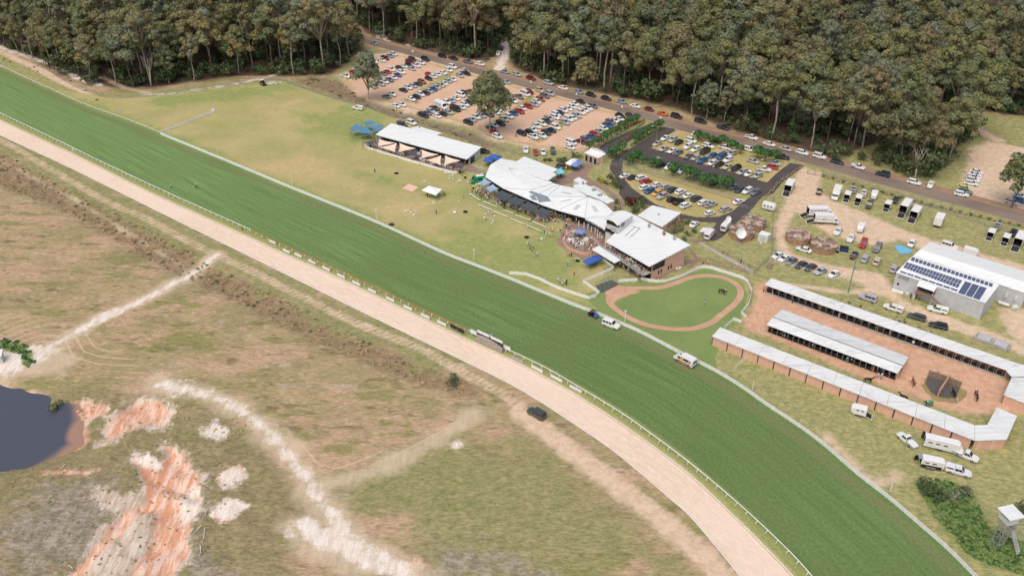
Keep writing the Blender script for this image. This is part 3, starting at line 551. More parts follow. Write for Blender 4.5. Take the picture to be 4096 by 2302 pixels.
inds = wood[:NIND]; inA = s_poly(inds, FOR_A) > 0
for side, wh in ((True, 'at upper left'), (False, 'behind the public road')):
    P = inds[inA == side]; P = P[np.argsort(P[:, 0] / P[:, 1])]
    for i, p in enumerate(P):
        v = random.randrange(15)
        tree('gum_tree', GUMS[v], (p[0], p[1], 0), random.uniform(0, 6.28), random.uniform(.75, 1.2), f'gum tree, {ordinal(i)} from the left along the wood {wh}', 'tree', 'gum trees along the edge of the wood')
# the rest of the wood, too deep to count: instances of whole gum trees on points
def gn_scatter(name, pts, rot, scl, var, meshes, label, cat):
    c = bpy.data.collections.new(name + ' kinds')
    for i, ms in enumerate(meshes):
        o = bpy.data.objects.new(f'{name}_kind_{i:02d}', ms); c.objects.link(o)
    me = bpy.data.meshes.new(name); me.from_pydata([tuple(p) for p in pts], [], [])
    fattr(me, 'rot', rot); fattr(me, 'scl', scl); a = me.attributes.new('var', 'INT', 'POINT'); a.data.foreach_set('value', np.array(var, np.int32))
    o = link(name, me); tag(o, label, cat, kind='stuff')
    g = bpy.data.node_groups.new(name, 'GeometryNodeTree'); g.interface.new_socket('Geometry', in_out='INPUT', socket_type='NodeSocketGeometry'); g.interface.new_socket('Geometry', in_out='OUTPUT', socket_type='NodeSocketGeometry')
    N = g.nodes; I, O = N.new('NodeGroupInput'), N.new('NodeGroupOutput'); ip = N.new('GeometryNodeInstanceOnPoints'); ci = N.new('GeometryNodeCollectionInfo'); ci.inputs['Collection'].default_value = c; ci.inputs['Separate Children'].default_value = True; ci.inputs['Reset Children'].default_value = True
    mp = N.new('GeometryNodeMeshToPoints')
    def na(nm, ty): q = N.new('GeometryNodeInputNamedAttribute'); q.data_type = ty; q.inputs[0].default_value = nm; return q.outputs[0]
    L = g.links.new; L(I.outputs[0], mp.inputs[0]); L(mp.outputs[0], ip.inputs['Points']); L(ci.outputs[0], ip.inputs['Instance']); ip.inputs['Pick Instance'].default_value = True
    L(na('var', 'INT'), ip.inputs['Instance Index']); cx = N.new('ShaderNodeCombineXYZ'); L(na('rot', 'FLOAT'), cx.inputs[2]); L(cx.outputs[0], ip.inputs['Rotation']); L(na('scl', 'FLOAT'), ip.inputs['Scale']); L(ip.outputs[0], O.inputs[0])
    o.modifiers.new('scatter', 'NODES').node_group = g; return o
def joined(pair):
    bm = bmesh.new(); bm.from_mesh(pair[0]); k = len(bm.faces); bm.from_mesh(pair[1]); bm.faces.ensure_lookup_table()
    for f in bm.faces[k:]: f.material_index = 1
    me = bpy.data.meshes.new('whole gum'); bm.to_mesh(me); bm.free(); me.materials.append(pair[0].materials[0]); me.materials.append(pair[1].materials[0]); return me
rest = wood[NIND:]; n = len(rest)
gn_scatter('gum_forest', np.c_[rest, np.zeros(n)], rng.uniform(0, 6.28, n), rng.uniform(.75, 1.22, n), rng.integers(0, 15, n), [joined(p) for p in GUMS], 'deep wood of gum trees filling the far background', 'forest')
und = scatter([FOR_A, FOR_B], 26000, 3.4, 9); und = und[d_line(und, road_c) > 7]; ue = np.minimum(np.abs(s_poly(und, FOR_A)), np.abs(s_poly(und, FOR_B)))
und = und[(ue < 26) & (rng.random(len(und)) < np.where(ue < 9, .8, .6))]; n = len(und)
gn_scatter('undergrowth', np.c_[und, np.zeros(n)], rng.uniform(0, 6.28, n), rng.uniform(.5, 2.1, n), rng.integers(0, 4, n), BUSH, 'dark shrubs crowding under the gum trees', 'undergrowth')
print('TREES', len(wood), 'UND', len(und))
# dead and lone trees
def dead_tree(seed, h):
    g = np.random.default_rng(seed); a, b = MB(), MB(); f = Vector((g.normal() * .4, g.normal() * .4, h * .45)); a.tube([(0, 0, -.2), f * .5, f], .3, 6, .2)
    for i in range(9):
        az = i * 2.4; q = f + Vector((math.cos(az) * h * .16, math.sin(az) * h * .16, h * g.uniform(.25, .55))); limb(b, f * g.uniform(.8, 1), q, .13, .03, .5, g)
        limb(b, f.lerp(q, .6), q + Vector((g.normal(), g.normal(), .5)) * 1.4, .06, .02, .3, g)
    return b.mesh('branches', deadwood, True), a.mesh('trunk', deadwood, True)
for i, (x, y, h, l) in enumerate(((215,195,22,'bleached dead gum with bare white limbs at upper left edge of the wood'), (605,345,17,'slender dead gum with bare limbs above the wire fence'), (3660,715,11,'snapped pale dead gum beside the white four wheel drive'))):
    tree('dead_tree', dead_tree(200 + i, h), W(x, y), i, 1, l, 'tree', None, ('branches', 'trunk'))
LONE = [gum(301, 20, 6.0, .22, 26, .45, (44, 50)), gum(302, 25, 7.6, .33, 26, .45, (50, 56)), gum(303, 21, 6.0, .3, 26, .45, (36, 42))]
for i, (x, y, l) in enumerate(((1477,398,'lone dark green gum standing in the left end of the earth car park'), (1958,532,'large lone gum rising from the middle of the earth car park'), (4046,828,'lone gum on the dirt beside the road at the right edge'))):
    tree('lone_gum_tree', LONE[i], W(x, y), i * 1.3, 1, l, 'tree')
# ================================================================== VEHICLES
PAINT = objcol('car paint', .3, .5); GLASS = simple('tinted glass', (44,50,56), .12, .05, spec=.6); RUB = simple('tyre rubber', (38,37,36), .9, .1); RIM = simple('wheel rim', (168,170,172), .4, .1, metal=.4)
LAMP = simple('headlamp lens', (226,230,232), .15, .03, spec=.6); TAIL = simple('tail lamp lens', (170,36,34), .3, .05); BLACKP = simple('black trim', (34,34,36), .6, .1); WHITEP = simple('white vehicle panel', (232,233,232), .4, .05, coat=.2)
GREYM = simple('galvanised metal', (168,172,174), .5, .12, metal=.3); DARKIN = simple('dark fittings and inner shade', (48,46,46), .9, .15); TRAYF = simple('tray floor', (92,90,88), .8, .15)
def hull(mb, secs):
    i = len(mb.v); n = 8
    for x, hw, zb, zt in secs:
        h = zt - zb
        for y, z in ((-.9, 0), (-1, .3), (-1, .78), (-.88, 1), (.88, 1), (1, .78), (1, .3), (.9, 0)): mb.v.append((x, hw * y, zb + h * z))
    for k in range(len(secs) - 1):
        for j in range(n): mb.f.append([i + k * n + j, i + k * n + (j + 1) % n, i + (k + 1) * n + (j + 1) % n, i + (k + 1) * n + j][::-1]); mb.m.append(mb.mi)
    mb.f.append([i + j for j in range(n)]); mb.m.append(mb.mi); mb.f.append([i + (len(secs) - 1) * n + j for j in range(n)][::-1]); mb.m.append(mb.mi)
def quad_inset(a, b, c, d, u0, u1, v0, v1, off):
    a, b, c, d = map(Vector, (a, b, c, d)); nrm = (b - a).cross(d - a).normalized() * off
    P = lambda u, v: (a.lerp(b, u)).lerp(d.lerp(c, u), v) + nrm
    return [P(u0, v0), P(u1, v0), P(u1, v1), P(u0, v1)]
WHEEL = MB().cyl((0, 0, 0), .335, .22, 14, 'Y').mesh('wheel', RUB); RIMB = MB().cyl((0, 0, 0), .2, .236, 10, 'Y').mesh('rim', RIM)
LIGHTB = MB().box((0, 0, 0), (.12, .36, .16)).mesh('headlight', LAMP); TAILB = MB().box((0, 0, 0), (.1, .3, .22)).mesh('tail_light', TAIL)
def cabin(mb, xb, xf, rb, rf, hb, hr, zb, zr):
    B = {('b', s): Vector((xb, s * hb, zb)) for s in (-1, 1)}; B.update({('f', s): Vector((xf, s * hb, zb)) for s in (-1, 1)})
    T = {('b', s): Vector((rb, s * hr, zr)) for s in (-1, 1)}; T.update({('f', s): Vector((rf, s * hr, zr)) for s in (-1, 1)})
    mb.poly([T['b', -1], T['f', -1], T['f', 1], T['b', 1]])
    Fq = [B['f', -1], B['f', 1], T['f', 1], T['f', -1]]; Rq = [B['b', 1], B['b', -1], T['b', -1], T['b', 1]]
    Lq = [B['f', 1], B['b', 1], T['b', 1], T['f', 1]]; Sq = [B['b', -1], B['f', -1], T['f', -1], T['b', -1]]
    for q in (Fq, Rq, Lq, Sq): mb.poly(q)
    # roof crown so that the top is not a flat card
    mb.poly(quad_inset(T['b', -1], T['f', -1], T['f', 1], T['b', 1], .08, .92, .1, .9, .03))
    return Fq, Rq, Lq, Sq
def car_kind(L, W_, zh, zbelt, cab, zr, tray=None, canopy=False, panes=2, roofw=.8):
    b = MB(); h = L / 2; w = W_ / 2; xb, xf, rb, rf = cab
    tail = zbelt if xb > -h + .6 else zbelt
    if tray == 'open': secs = [(xb - .05, w * .98, .28, zbelt), (0, w, .25, zbelt), (xf, w, .26, zbelt - .02), (h - .45, w * .95, .3, zh), (h, w * .78, .42, zh - .18)]
    else: secs = [(-h, w * .82, .42, tail - .2), (-h + .22, w * .95, .32, tail - .03), (xb, w * .99, .28, zbelt), (0, w, .25, zbelt), (xf, w, .26, zbelt - .03), (h - .5, w * .95, .3, zh), (h, w * .76, .42, zh - .2)]
    hull(b, secs); F_, R_, L_, S_ = cabin(b, xb, xf, rb, rf, w * .93, w * roofw, zbelt - .02, zr)
    parts = {'body': b.mesh('body', PAINT)}
    parts['windscreen'] = MB().poly(quad_inset(*F_, .06, .94, .1, .95, .015)).mesh('windscreen', GLASS)
    parts['rear_window'] = MB().poly(quad_inset(*R_, .08, .92, .25, .92, .015)).mesh('rear_window', GLASS)
    k = panes
    for nm, q in (('side_window', L_), ('side_window ', S_)):
        g = MB()
        for i in range(k): g.poly(quad_inset(*q, .06 + .9 * i / k, .06 + .9 * (i + 1) / k - .04, .16, .9, .015))
        parts[nm] = g.mesh('side_window', GLASS)
    if tray == 'open':
        g = MB(); x0, x1 = -h, xb - .07; zt = zbelt - .04
        for sy in (-1, 1): g.box(((x0 + x1) / 2, sy * (w - .06), (zt + .5) / 2), (x1 - x0, .1, zt - .5))
        g.box((x0 + .05, 0, (zt + .5) / 2), (.1, W_ - .24, zt - .5)); g.mi = 1; g.box(((x0 + x1) / 2 + .05, 0, .6), (x1 - x0 - .12, W_ - .24, .2)); parts['tray'] = g.mesh('tray', [PAINT, TRAYF])
    if tray == 'flat':
        g = MB(); x0, x1 = -h - .05, xb - .12; g.box(((x0 + x1) / 2, 0, .82), (x1 - x0, W_ + .1, .12)); g.box((x1, 0, 1.15), (.06, W_, .7))
        for sy in (-1, 1): g.box(((x0 + x1) / 2, sy * (w + .02), .98), (x1 - x0, .04, .2))
        parts['tray'] = g.mesh('tray', GREYM)
    if canopy:
        g = MB(); x0, x1 = -h + .05, xb - .02; hull(g, [(x0, w * .9, zbelt - .02, zr - .12), (x0 + .15, w * .93, zbelt - .02, zr - .02), (x1, w * .93, zbelt - .02, zr - .01)]); parts['canopy'] = g.mesh('canopy', PAINT)
        g = MB()
        for sy in (-1, 1): g.box(((x0 + x1) / 2, sy * w * .93, zbelt + .42), ((x1 - x0) * .7, .04, .3))
        parts['canopy_window'] = g.mesh('canopy_window', GLASS)
    return dict(parts=parts, L=L, W=W_, zh=zh, zb=zbelt)
KINDS = {
 's': ('sedan', car_kind(4.7, 1.82, .8, .95, (-1.7, 1.15, -.95, .3), 1.46)), 'h': ('hatchback', car_kind(4.2, 1.78, .85, .98, (-2.0, 1.15, -1.5, .35), 1.5)),
 'v': ('SUV', car_kind(4.7, 1.86, 1.0, 1.1, (-2.2, 1.1, -1.85, .4), 1.72, panes=3)), 'w': ('station wagon', car_kind(4.8, 1.84, .84, .98, (-2.25, 1.15, -1.9, .35), 1.55, panes=3)),
 'u': ('pickup', car_kind(5.2, 1.86, 1.02, 1.1, (-.75, 1.2, -.55, .5), 1.78, 'open')), 'c': ('canopy pickup', car_kind(5.2, 1.86, 1.02, 1.1, (-.8, 1.2, -.75, .5), 1.78, None, True)),
 'f': ('four-wheel drive', car_kind(4.9, 1.92, 1.1, 1.18, (-2.3, 1.05, -2.2, .55), 1.92, panes=3, roofw=.86)), 'o': ('coupe', car_kind(4.7, 1.9, .82, .92, (-1.6, .9, -.8, .1), 1.36, panes=1)),
 'n': ('van', car_kind(4.9, 1.9, 1.15, 1.25, (-2.38, 1.9, -2.3, 1.15), 2.0, panes=2, roofw=.88)), 't': ('flatbed pickup', car_kind(5.2, 1.86, 1.02, 1.1, (-.4, 1.25, -.25, .6), 1.8, 'flat')),
 'm': ('minibus', car_kind(5.4, 1.94, 1.2, 1.3, (-2.62, 2.0, -2.55, 1.3), 2.3, panes=4, roofw=.9))}
COLS = dict(W=('white', (232,233,232)), S=('silver', (178,182,186)), G=('grey', (116,120,126)), D=('dark grey', (72,76,80)), K=('black', (38,40,44)), N=('navy', (40,48,66)), B=('blue', (52,98,156)), L=('pale blue', (142,160,178)), R=('red', (178,52,52)), M=('maroon', (112,40,44)), O=('orange', (232,104,50)), Y=('yellow', (222,178,96)), E=('beige', (196,188,168)), C=('lime', (206,214,96)), T=('brown', (150,96,66)), V=('dark green', (58,74,72)))
def heading(x, y, c, dx, dy):
    a, b = W(x, y, 0, c), W(x + dx * 8, y + dy * 8, 0, c); return math.atan2(b.y - a.y, b.x - a.x)
def build_car(kind, colour, loc, rz, label, group=None):
    nm, k = KINDS[kind]; cn, rgb = COLS[colour]; r = thing(nm.lower().replace(' ', '_').replace('-', '_'), label, {'SUV': 'car', 'sedan': 'car', 'hatchback': 'car', 'station wagon': 'car', 'coupe': 'car', 'four-wheel drive': 'car', 'van': 'van', 'minibus': 'van'}.get(nm, 'pickup'), loc, rz, group)
    c4 = (*[v * random.uniform(.94, 1.04) for v in lin(rgb)], 1); h, w = k['L'] / 2, k['W'] / 2
    for pn, me in k['parts'].items(): link(pn.strip(), me, r).color = c4
    for x in (h * .6, -h * .57):
        for s in (-1, 1): link('rim', RIMB, link('wheel', WHEEL, r, (x, s * (w - .1), .335)))
    for s in (-1, 1):
        link('headlight', LIGHTB, r, (h - .17, s * w * .64, k['zh'] - .2))
        if kind not in 't': link('tail_light', TAILB, r, (-h + .04, s * w * .7, k['zb'] - .26))
    return r
def row(data, c, dx, dy, desc, end, group, jit=.03):
    for i, e in enumerate(data.split()):
        x, y, kc = e.split(','); x, y = float(x), float(y); k, cc = kc[0], kc[1]; fl = len(kc) > 2
        rz = heading(x, y, c, dx, dy) + random.gauss(0, jit) + (math.pi if fl else 0)
        nm = KINDS[k][0]; build_car(k, cc, W(x, y, .75, c) * Vector((1, 1, 0)) if False else Vector((*W(x, y, .75, c)[:2], 0)), rz, f'{COLS[cc][0]} {nm}, {ordinal(i)} from {end} in {desc}' if len(data.split()) > 1 else f'{COLS[cc][0]} {nm} in {desc}', group)
G_E = 'cars in the earth car park'; G_R = 'cars parked along the public road'; G_A = 'cars in the asphalt car park'; G_G = 'cars on the grass car park'; G_S = 'cars in the stable yard'
RE = 'row of the earth car park'
row('690,290,wW 655,308,sL 603,332,vM 570,352,tW 490,367,vW 400,415,sW 322,440,vW 283,475,hR 210,512,uW', 'A', 1, .35, f'the far left {RE}', 'the road', G_E)
row('880,345,cD 850,368,vM 835,392,sK 795,410,sW 745,428,hD 665,445,cW 628,470,sR 590,487,hG 540,518,hS 490,500,sS', 'A', 1, .35, f'the second {RE}', 'the road', G_E)
row('1010,345,fN 965,377,uW 918,405,uW 875,438,hS 768,473,vW 730,500,sB 690,525,sW 645,550,uG 598,568,vW 560,590,wS 490,612,sW', 'A', 1, .35, f'the third {RE}', 'the road', G_E)
row('1285,420,fW 1242,451,vW 1185,479,sW 1132,497,hW 1090,515,hW 1045,495,hR 1042,537,hK 975,570,vT 933,591,sV 885,609,hS 833,626,uW 787,652,sK 672,693,uW 618,718,sG', 'A', 1, .35, f'the fourth {RE}', 'the road', G_E)
row('1400,458,uW 1418,484,uK 1358,506,wS 1283,544,sW 1240,562,hS 1198,583,sW 1165,603,wE 1125,621,sS 1088,641,sB 1050,661,hS 1010,679,sK 962,694,vW 922,721,hK 868,741,sW', 'A', 1, .38, f'the fifth {RE}', 'the road', G_E)
row('770,795,sW 712,810,hW', 'A', 1, .35, 'the near left of the earth car park', 'the road', G_E)
row('1455,668,sR 1400,682,wD 1365,702,nW 1315,734,sW 1270,756,sS 1225,773,vW 1103,836,uD 1065,860,wS 1030,881,sG 990,907,cK', 'A', 1, .4, f'the sixth {RE}', 'the road', G_E)
row('1540,702,sS 1470,740,vW 1440,771,sK 1405,796,vW 1375,823,sW 1310,845,mK 1245,873,sS 1190,891,hK 1130,911,hW', 'A', 1, .4, f'the seventh {RE}', 'the road', G_E)
row('2055,672,vM 2015,694,mW 1950,720,uG 1895,761,vW 1830,786,vW 1770,830,hW 1740,850,hW 1720,876,hW 1650,898,uD 1600,872,cK 1575,907,sS 1518,923,uW 1477,948,sS 1440,977,vK', 'A', 1, .42, f'the eighth {RE}', 'the road', G_E)
row('2160,656,fE 2265,690,fS 2210,712,uG 2165,746,vT 2130,769,vW 2105,796,vS 2045,816,vR 1985,833,hW 1955,866,uR 1897,886,hB 1850,916,vW 1800,943,wE 1765,988,vK 1700,1004,sW 1665,1031,sD 1697,1067,sR 1735,1117,vW', 'A', 1, .42, f'the ninth {RE}', 'the road', G_E)
row('810,1017,sN 750,1041,sW 725,1066,sW 683,1087,sW 640,1106,vW 600,1131,hK 565,1151,fW 555,1176,vW 490,1190,vS 470,1216,uD 425,1241,vW 365,1263,uW 330,1299,sW 295,1323,hK 218,1337,vK', 'C', 1, .42, f'the tenth {RE}', 'the road', G_E)
row('935,1063,wG 885,1084,uW 850,1106,vW 815,1127,fW 770,1161,vS 735,1181,hW 690,1196,fW 650,1227,uS 560,1277,fW 515,1306,sK 465,1331,vD 420,1361,uW 335,1372,uW', 'C', 1, .42, f'the eleventh {RE}', 'the road', G_E)
row('1305,1157,hD 1210,1166,vK 1200,1191,sW 1155,1206,sW 1110,1226,vG 1085,1256,uB 1040,1287,hW 995,1317,sS 945,1342,hR 915,1371,sB 860,1397,wG 815,1419,sM 715,1432,nW', 'C', 1, .42, 'the row beside the clipped hedge trees', 'the road', G_E)
row('1766,372,uW 1867,400,hR 1941,392,sW 2041,387,vD', 'J', .18, 1, 'the row of four behind the club roof', 'the left', 'four cars nosing toward the club roof', .02)
row('2214,346,hW', 'J', 1, .4, 'the corner beside the white van', 'the left', G_E)
row('490,181,sL 1180,311,vK 1290,334,uK 1437,368,uG 1560,390,wW', 'A', 1, .27, 'the road line above the earth car park', 'the left', G_R)
row('45,719,sL 170,746,wS 310,786,vM 490,836,fS 635,881,sW 793,921,hL 915,953,vK 1067,989,vK 1225,1019,hL 1360,1063,sW 1500,1096,hM 1635,1138,oO 1775,1169,fK 2018,1218,cK 2245,1281,uN', 'C', 1, .27, 'the middle line along the road', 'the left', G_R)
row('1775,876,uW 1955,941,sW 2120,991,sS 2285,1029,vW 2460,1068,fW', 'B', 1, .27, 'the road line facing the asphalt car park', 'the left', G_R)
row('697,366,wN 905,416,tW 1155,492,fNx 1470,573,vW', 'D', 1, .27, 'the right-hand line along the road', 'the left', G_R)
row('1637,597,uWx', 'D', .6, -1, 'the verge at the right end of the wood', 'the left', G_R)
row('62,822,sS', 'C', 1, .3, 'the spot behind the large lone gum', 'the left', G_R)
row('1743,285,uWx 1775,232,uD', 'A', .35, -.9, 'the white track entering the wood', 'the road', 'vehicles on the white track')
row('2100,466,sW 2085,491,sW 2065,521,uW 2060,551,vW 2045,581,wW 1975,631,hC 1985,661,wG 1945,692,vW', 'D', 1, .2, 'the dirt bay right of the wood', 'the back', 'cars in the dirt bay right of the wood')
row('2455,771,wS 2535,752,sB 2530,706,hW', 'D', 1, .3, 'the group under the lone gum at right', 'the left', 'cars under the right-hand lone gum')
row('330,832,cWx', 'A', -1, -.2, 'the open lawn above the blue shade sails', 'the left')if False else build_car('c', 'W', Vector((*W(330, 832, .75, 'A')[:2], 0)), heading(330, 832, 'A', -1, -.2), 'white canopy pickup alone on the lawn above the blue shade sails')
AP = 'of the asphalt car park'
row('910,881,sW 830,937,sE 895,989,sS 980,1008,sW 1040,1029,hG', 'B', -1, .42, f'the left cluster {AP}', 'the road', G_A)
row('985,898,vS 1043,928,hK', 'B', -1, .5, f'the upper left pair {AP}', 'the road', G_A)
row('1138,966,vW 1213,996,vW 1305,1022,nK 1383,1059,hB 1473,1069,nB 1575,1039,vS', 'B', -1, .45, f'the upper row {AP}', 'the left', G_A)
row('1228,856,vW 1167,906,vW 1340,958,wW 1410,907,vK 1510,977,uW 1620,947,sD 1750,996,vW 1920,1031,wW 1790,1113,sS', 'B', 1, .3, f'the grass bank {AP}', 'the left', G_A)
row('1145,1064,sG 1213,1081,hS 1283,1111,vB 1382,1131,hW 1452,1149,hK 1540,1101,vW 1535,1169,sE 1620,1186,vK 1683,1223,wS 1752,1238,sW 1838,1259,hS', 'B', -1, .48, f'the long middle row {AP}', 'the left', G_A)
row('2005,1137,uS 1990,1176,hR 1900,1196,uW 2085,1076,uN', 'B', 1, .15, f'the right end {AP}', 'the left', G_A)
row('820,1111,hW 860,1151,sK 955,1171,uW 1020,1191,uK 1077,1213,vW 1200,1241,sW 1275,1261,sG 1350,1291,hW 1400,1331,hK 1600,1371,sG 1658,1401,sD 1735,1413,vW 1815,1426,wG', 'B', -1, .5, f'the row behind small trees {AP}', 'the left', G_A)
row('1262,6,sW 1340,19,sK 1425,26,vW 1472,58,sR', 'E', 1, -.3, 'the upper left of the grass car park', 'the left', G_G)
row('1455,121,vWx 1503,156,hB 1578,178,hY 1635,208,uS', 'E', -1, .42, 'the left row of the grass car park', 'the left', G_G)
row('1580,91,hW 1665,113,wS 1738,146,vD 1815,166,vW 1895,201,sW 1978,233,vD 2047,271,wW 2123,291,uS', 'E', 1, -.42, 'the middle row of the grass car park', 'the left', G_G)
row('1730,239,hK 1797,263,uK 1868,301,vW', 'E', 1, -.45, 'the near row of the grass car park', 'the left', G_G)
row('2112,376,hW 2270,336,wS 2400,263,sW', 'E', 1, -.35, 'the line along the curved drive', 'the left', G_G)
row('1955,488,sW', 'E', 1, -.75, 'the garden bed beside the satellite vans', 'the left', G_G)
YD = 'in the stable yard'
row('103,1306,sW 165,1336,sW 237,1361,sG 335,1399,sD 430,1426,sD', 'D', -1, .5, 'the row behind the low white rail', 'the left', G_S, .02)
row('1465,457,sS 1602,487,sW', 'F', -1, .5, 'the white rail row, right part', 'the left', G_S, .02)
row('515,663,hK', 'D', .1, -1, 'the turf island near the yard gate', 'the gate', G_S)
row('705,1064,uW', 'D', -.55, 1, 'the sandy middle of the yard', 'the left', G_S)
row('958,1192,fR 1100,1234,cG', 'D', -.6, 1, 'the pair above the brown tanks', 'the left', G_S)
row('870,1300,sK 978,1337,vS 1100,1367,fE', 'D', .6, -1, 'the trio beside the timber power pole', 'the left', G_S)
row('1445,1186,hW', 'D', -.6, 1, 'the spot beside the blue tarpaulin', 'the left', G_S)
row('362,1246,sW', 'D', -1, -.3, 'the grass against the brown tanks', 'the left', G_S)
row('2205,436,vS', 'F', .75, -1, 'the bay at the end of the solar shed', 'the left', G_S)
row('1940,731,fS 2195,831,cW 2432,918,wD', 'F', -1, -.32, 'the line above the far stable roof', 'the left', G_S)
row('1715,251,wK', 'G', -1, -.25, 'the far right above the far stable', 'the left', G_S)
row('1705,92,cW', 'G', -1, -.25, 'the grass strip along the solar shed wall', 'the left', G_S)
row('1825,1215,fW', 'D', 1, .3, 'the gravel behind the solar shed', 'the left', G_S)
row('525,121,cD 620,101,fW', 'J', 1, .4, 'the pair behind the long white pavilion', 'the left', 'cars behind the long pavilion')
row('1345,391,vKx', 'J', -1, -.1, 'the lawn beside the long pavilion', 'the left', 'cars behind the long pavilion')
row('2135,541,wD', 'J', 1, .1, 'the garden beside the blue ticket gazebo', 'the left', 'cars behind the long pavilion')
row('1870,241,fW', 'I', 1, .38, 'the lane beside the white course fence', 'the left', 'vehicles on the turf course')
row('1120,1135,fD', 'I', -1, -.55, 'the sandy service road by the infield', 'the left', 'vehicles on the service road')
# ---- bigger vehicles
def wheels(r, pos, sc=1.0):
    for x, y in pos:
        o = link('wheel', WHEEL, r, (x, y, .335 * sc)); o.scale = (sc, 1.1, sc); link('rim', RIMB, o)
def shell(L, W_, z0, z1, x0=0.0, th=.06, rear_open=True, round_front=False):
    """box body open at the back, x0 = rear end"""
    b = MB(); xm = x0 + L / 2
    for s in (-1, 1): b.box((xm, s * (W_ / 2 - th / 2), (z0 + z1) / 2), (L, th, z1 - z0))
    b.box((xm, 0, z0 + th / 2), (L, W_ - 2 * th - .01, th))
    hull(b, [(x0, W_ / 2 + .01, z1 - .1, z1 + .06), (x0 + L, W_ / 2 + .01, z1 - .1, z1 + .06)])
    if round_front: hull(b, [(x0 + L - .02, W_ / 2, z0, z1), (x0 + L + .35, W_ / 2 * .9, z0 + .1, z1 - .1), (x0 + L + .6, W_ / 2 * .6, z0 + .3, z1 - .35)])
    else: b.box((x0 + L - th / 2 + .01, 0, (z0 + z1) / 2), (th, W_ - .01, z1 - z0))
    if not rear_open: b.box((x0 + th / 2 - .01, 0, (z0 + z1) / 2), (th, W_ - .01, z1 - z0))
    return b
def shade_liner(L, W_, z0, z1, x0):  # near-black inner faces: shade of the open interior put into colour
    b = MB(); w = W_ / 2 - .08
    b.poly([(x0 + .05, -w, z0 + .08), (x0 + L - .1, -w, z0 + .08), (x0 + L - .1, w, z0 + .08), (x0 + .05, w, z0 + .08)])
    b.poly([(x0 + .05, -w, z0 + .08), (x0 + L - .1, -w, z0 + .08), (x0 + L - .1, -w, z1 - .12), (x0 + .05, -w, z1 - .12)]); b.poly([(x0 + .05, w, z0 + .08), (x0 + L - .1, w, z0 + .08), (x0 + L - .1, w, z1 - .12), (x0 + .05, w, z1 - .12)])
    b.poly([(x0 + L - .1, -w, z0 + .08), (x0 + L - .1, w, z0 + .08), (x0 + L - .1, w, z1 - .12), (x0 + L - .1, -w, z1 - .12)]); return b
def ramp_part(r, x0, W_, z0, ln=1.9):
    a = math.asin(min(.9, (z0 - .04) / ln)); dx = ln * math.cos(a); b = MB()
    b.prism([(x0 - dx, -W_ / 2, .07), (x0 - .02, -W_ / 2, z0 + .03), (x0 - .02, W_ / 2, z0 + .03), (x0 - dx, W_ / 2, .07)], .07); b.build('ramp', WHITEP, r)
    b = MB(); e = .1; b.poly([(x0 - dx + e, -W_ / 2 + e, .08 + e * math.tan(a)), (x0 - .05, -W_ / 2 + e, z0 + .035), (x0 - .05, W_ / 2 - e, z0 + .035), (x0 - dx + e, W_ / 2 - e, .08 + e * math.tan(a))]); b.build('ramp_mat', DARKIN, r)
def side_band(r, L, W_, z, h, x0, n=4, mat=GLASS, name='side_window', w=.7):
    for s in (-1, 1):
        for i in range(n): MB().box((x0 + (i + .5) * L / n, s * (W_ / 2 + .012), z), (L / n * w, .03, h)).build(name, mat, r)
def horse_float(loc, rz, label, L=3.3, H=2.25, lower=None, gate=True, group='horse floats in the stable yard', wins=0):
    r = thing('horse_float', label, 'trailer', loc, rz, group); W_ = 1.9; x0 = -L / 2
    shell(L, W_, .5, H, x0, round_front=True).build('body', WHITEP, r); shade_liner(L, W_, .5, H, x0).build('shade_lining', DARKIN, r)
    if lower:
        for s in (-1, 1): MB().box((0, s * (W_ / 2 + .015), .85), (L * .98, .02, .7)).build('side_panel', lower, r)
    if gate: ramp_part(r, x0, W_, .5, 1.5)
    if wins: side_band(r, L * .7, W_, 1.75, .28, x0 + .4, wins, w=.55)
    wheels(r, [(x, s * .98) for x in (-.45, .35) for s in (-1, 1)], .9); side_band(r, 1.9, W_ + .2, .72, .08, -1.0, 1, WHITEP, 'mudguard', 1.0)
    MB().tube([(L / 2 - .2, -.6, .48), (L / 2 + 1.3, 0, .48)], .05).tube([(L / 2 - .2, .6, .48), (L / 2 + 1.3, 0, .48)], .05).tube([(L / 2 + 1.25, 0, .5), (L / 2 + 1.25, 0, .02)], .04).build('drawbar', GREYM, r)
    return r
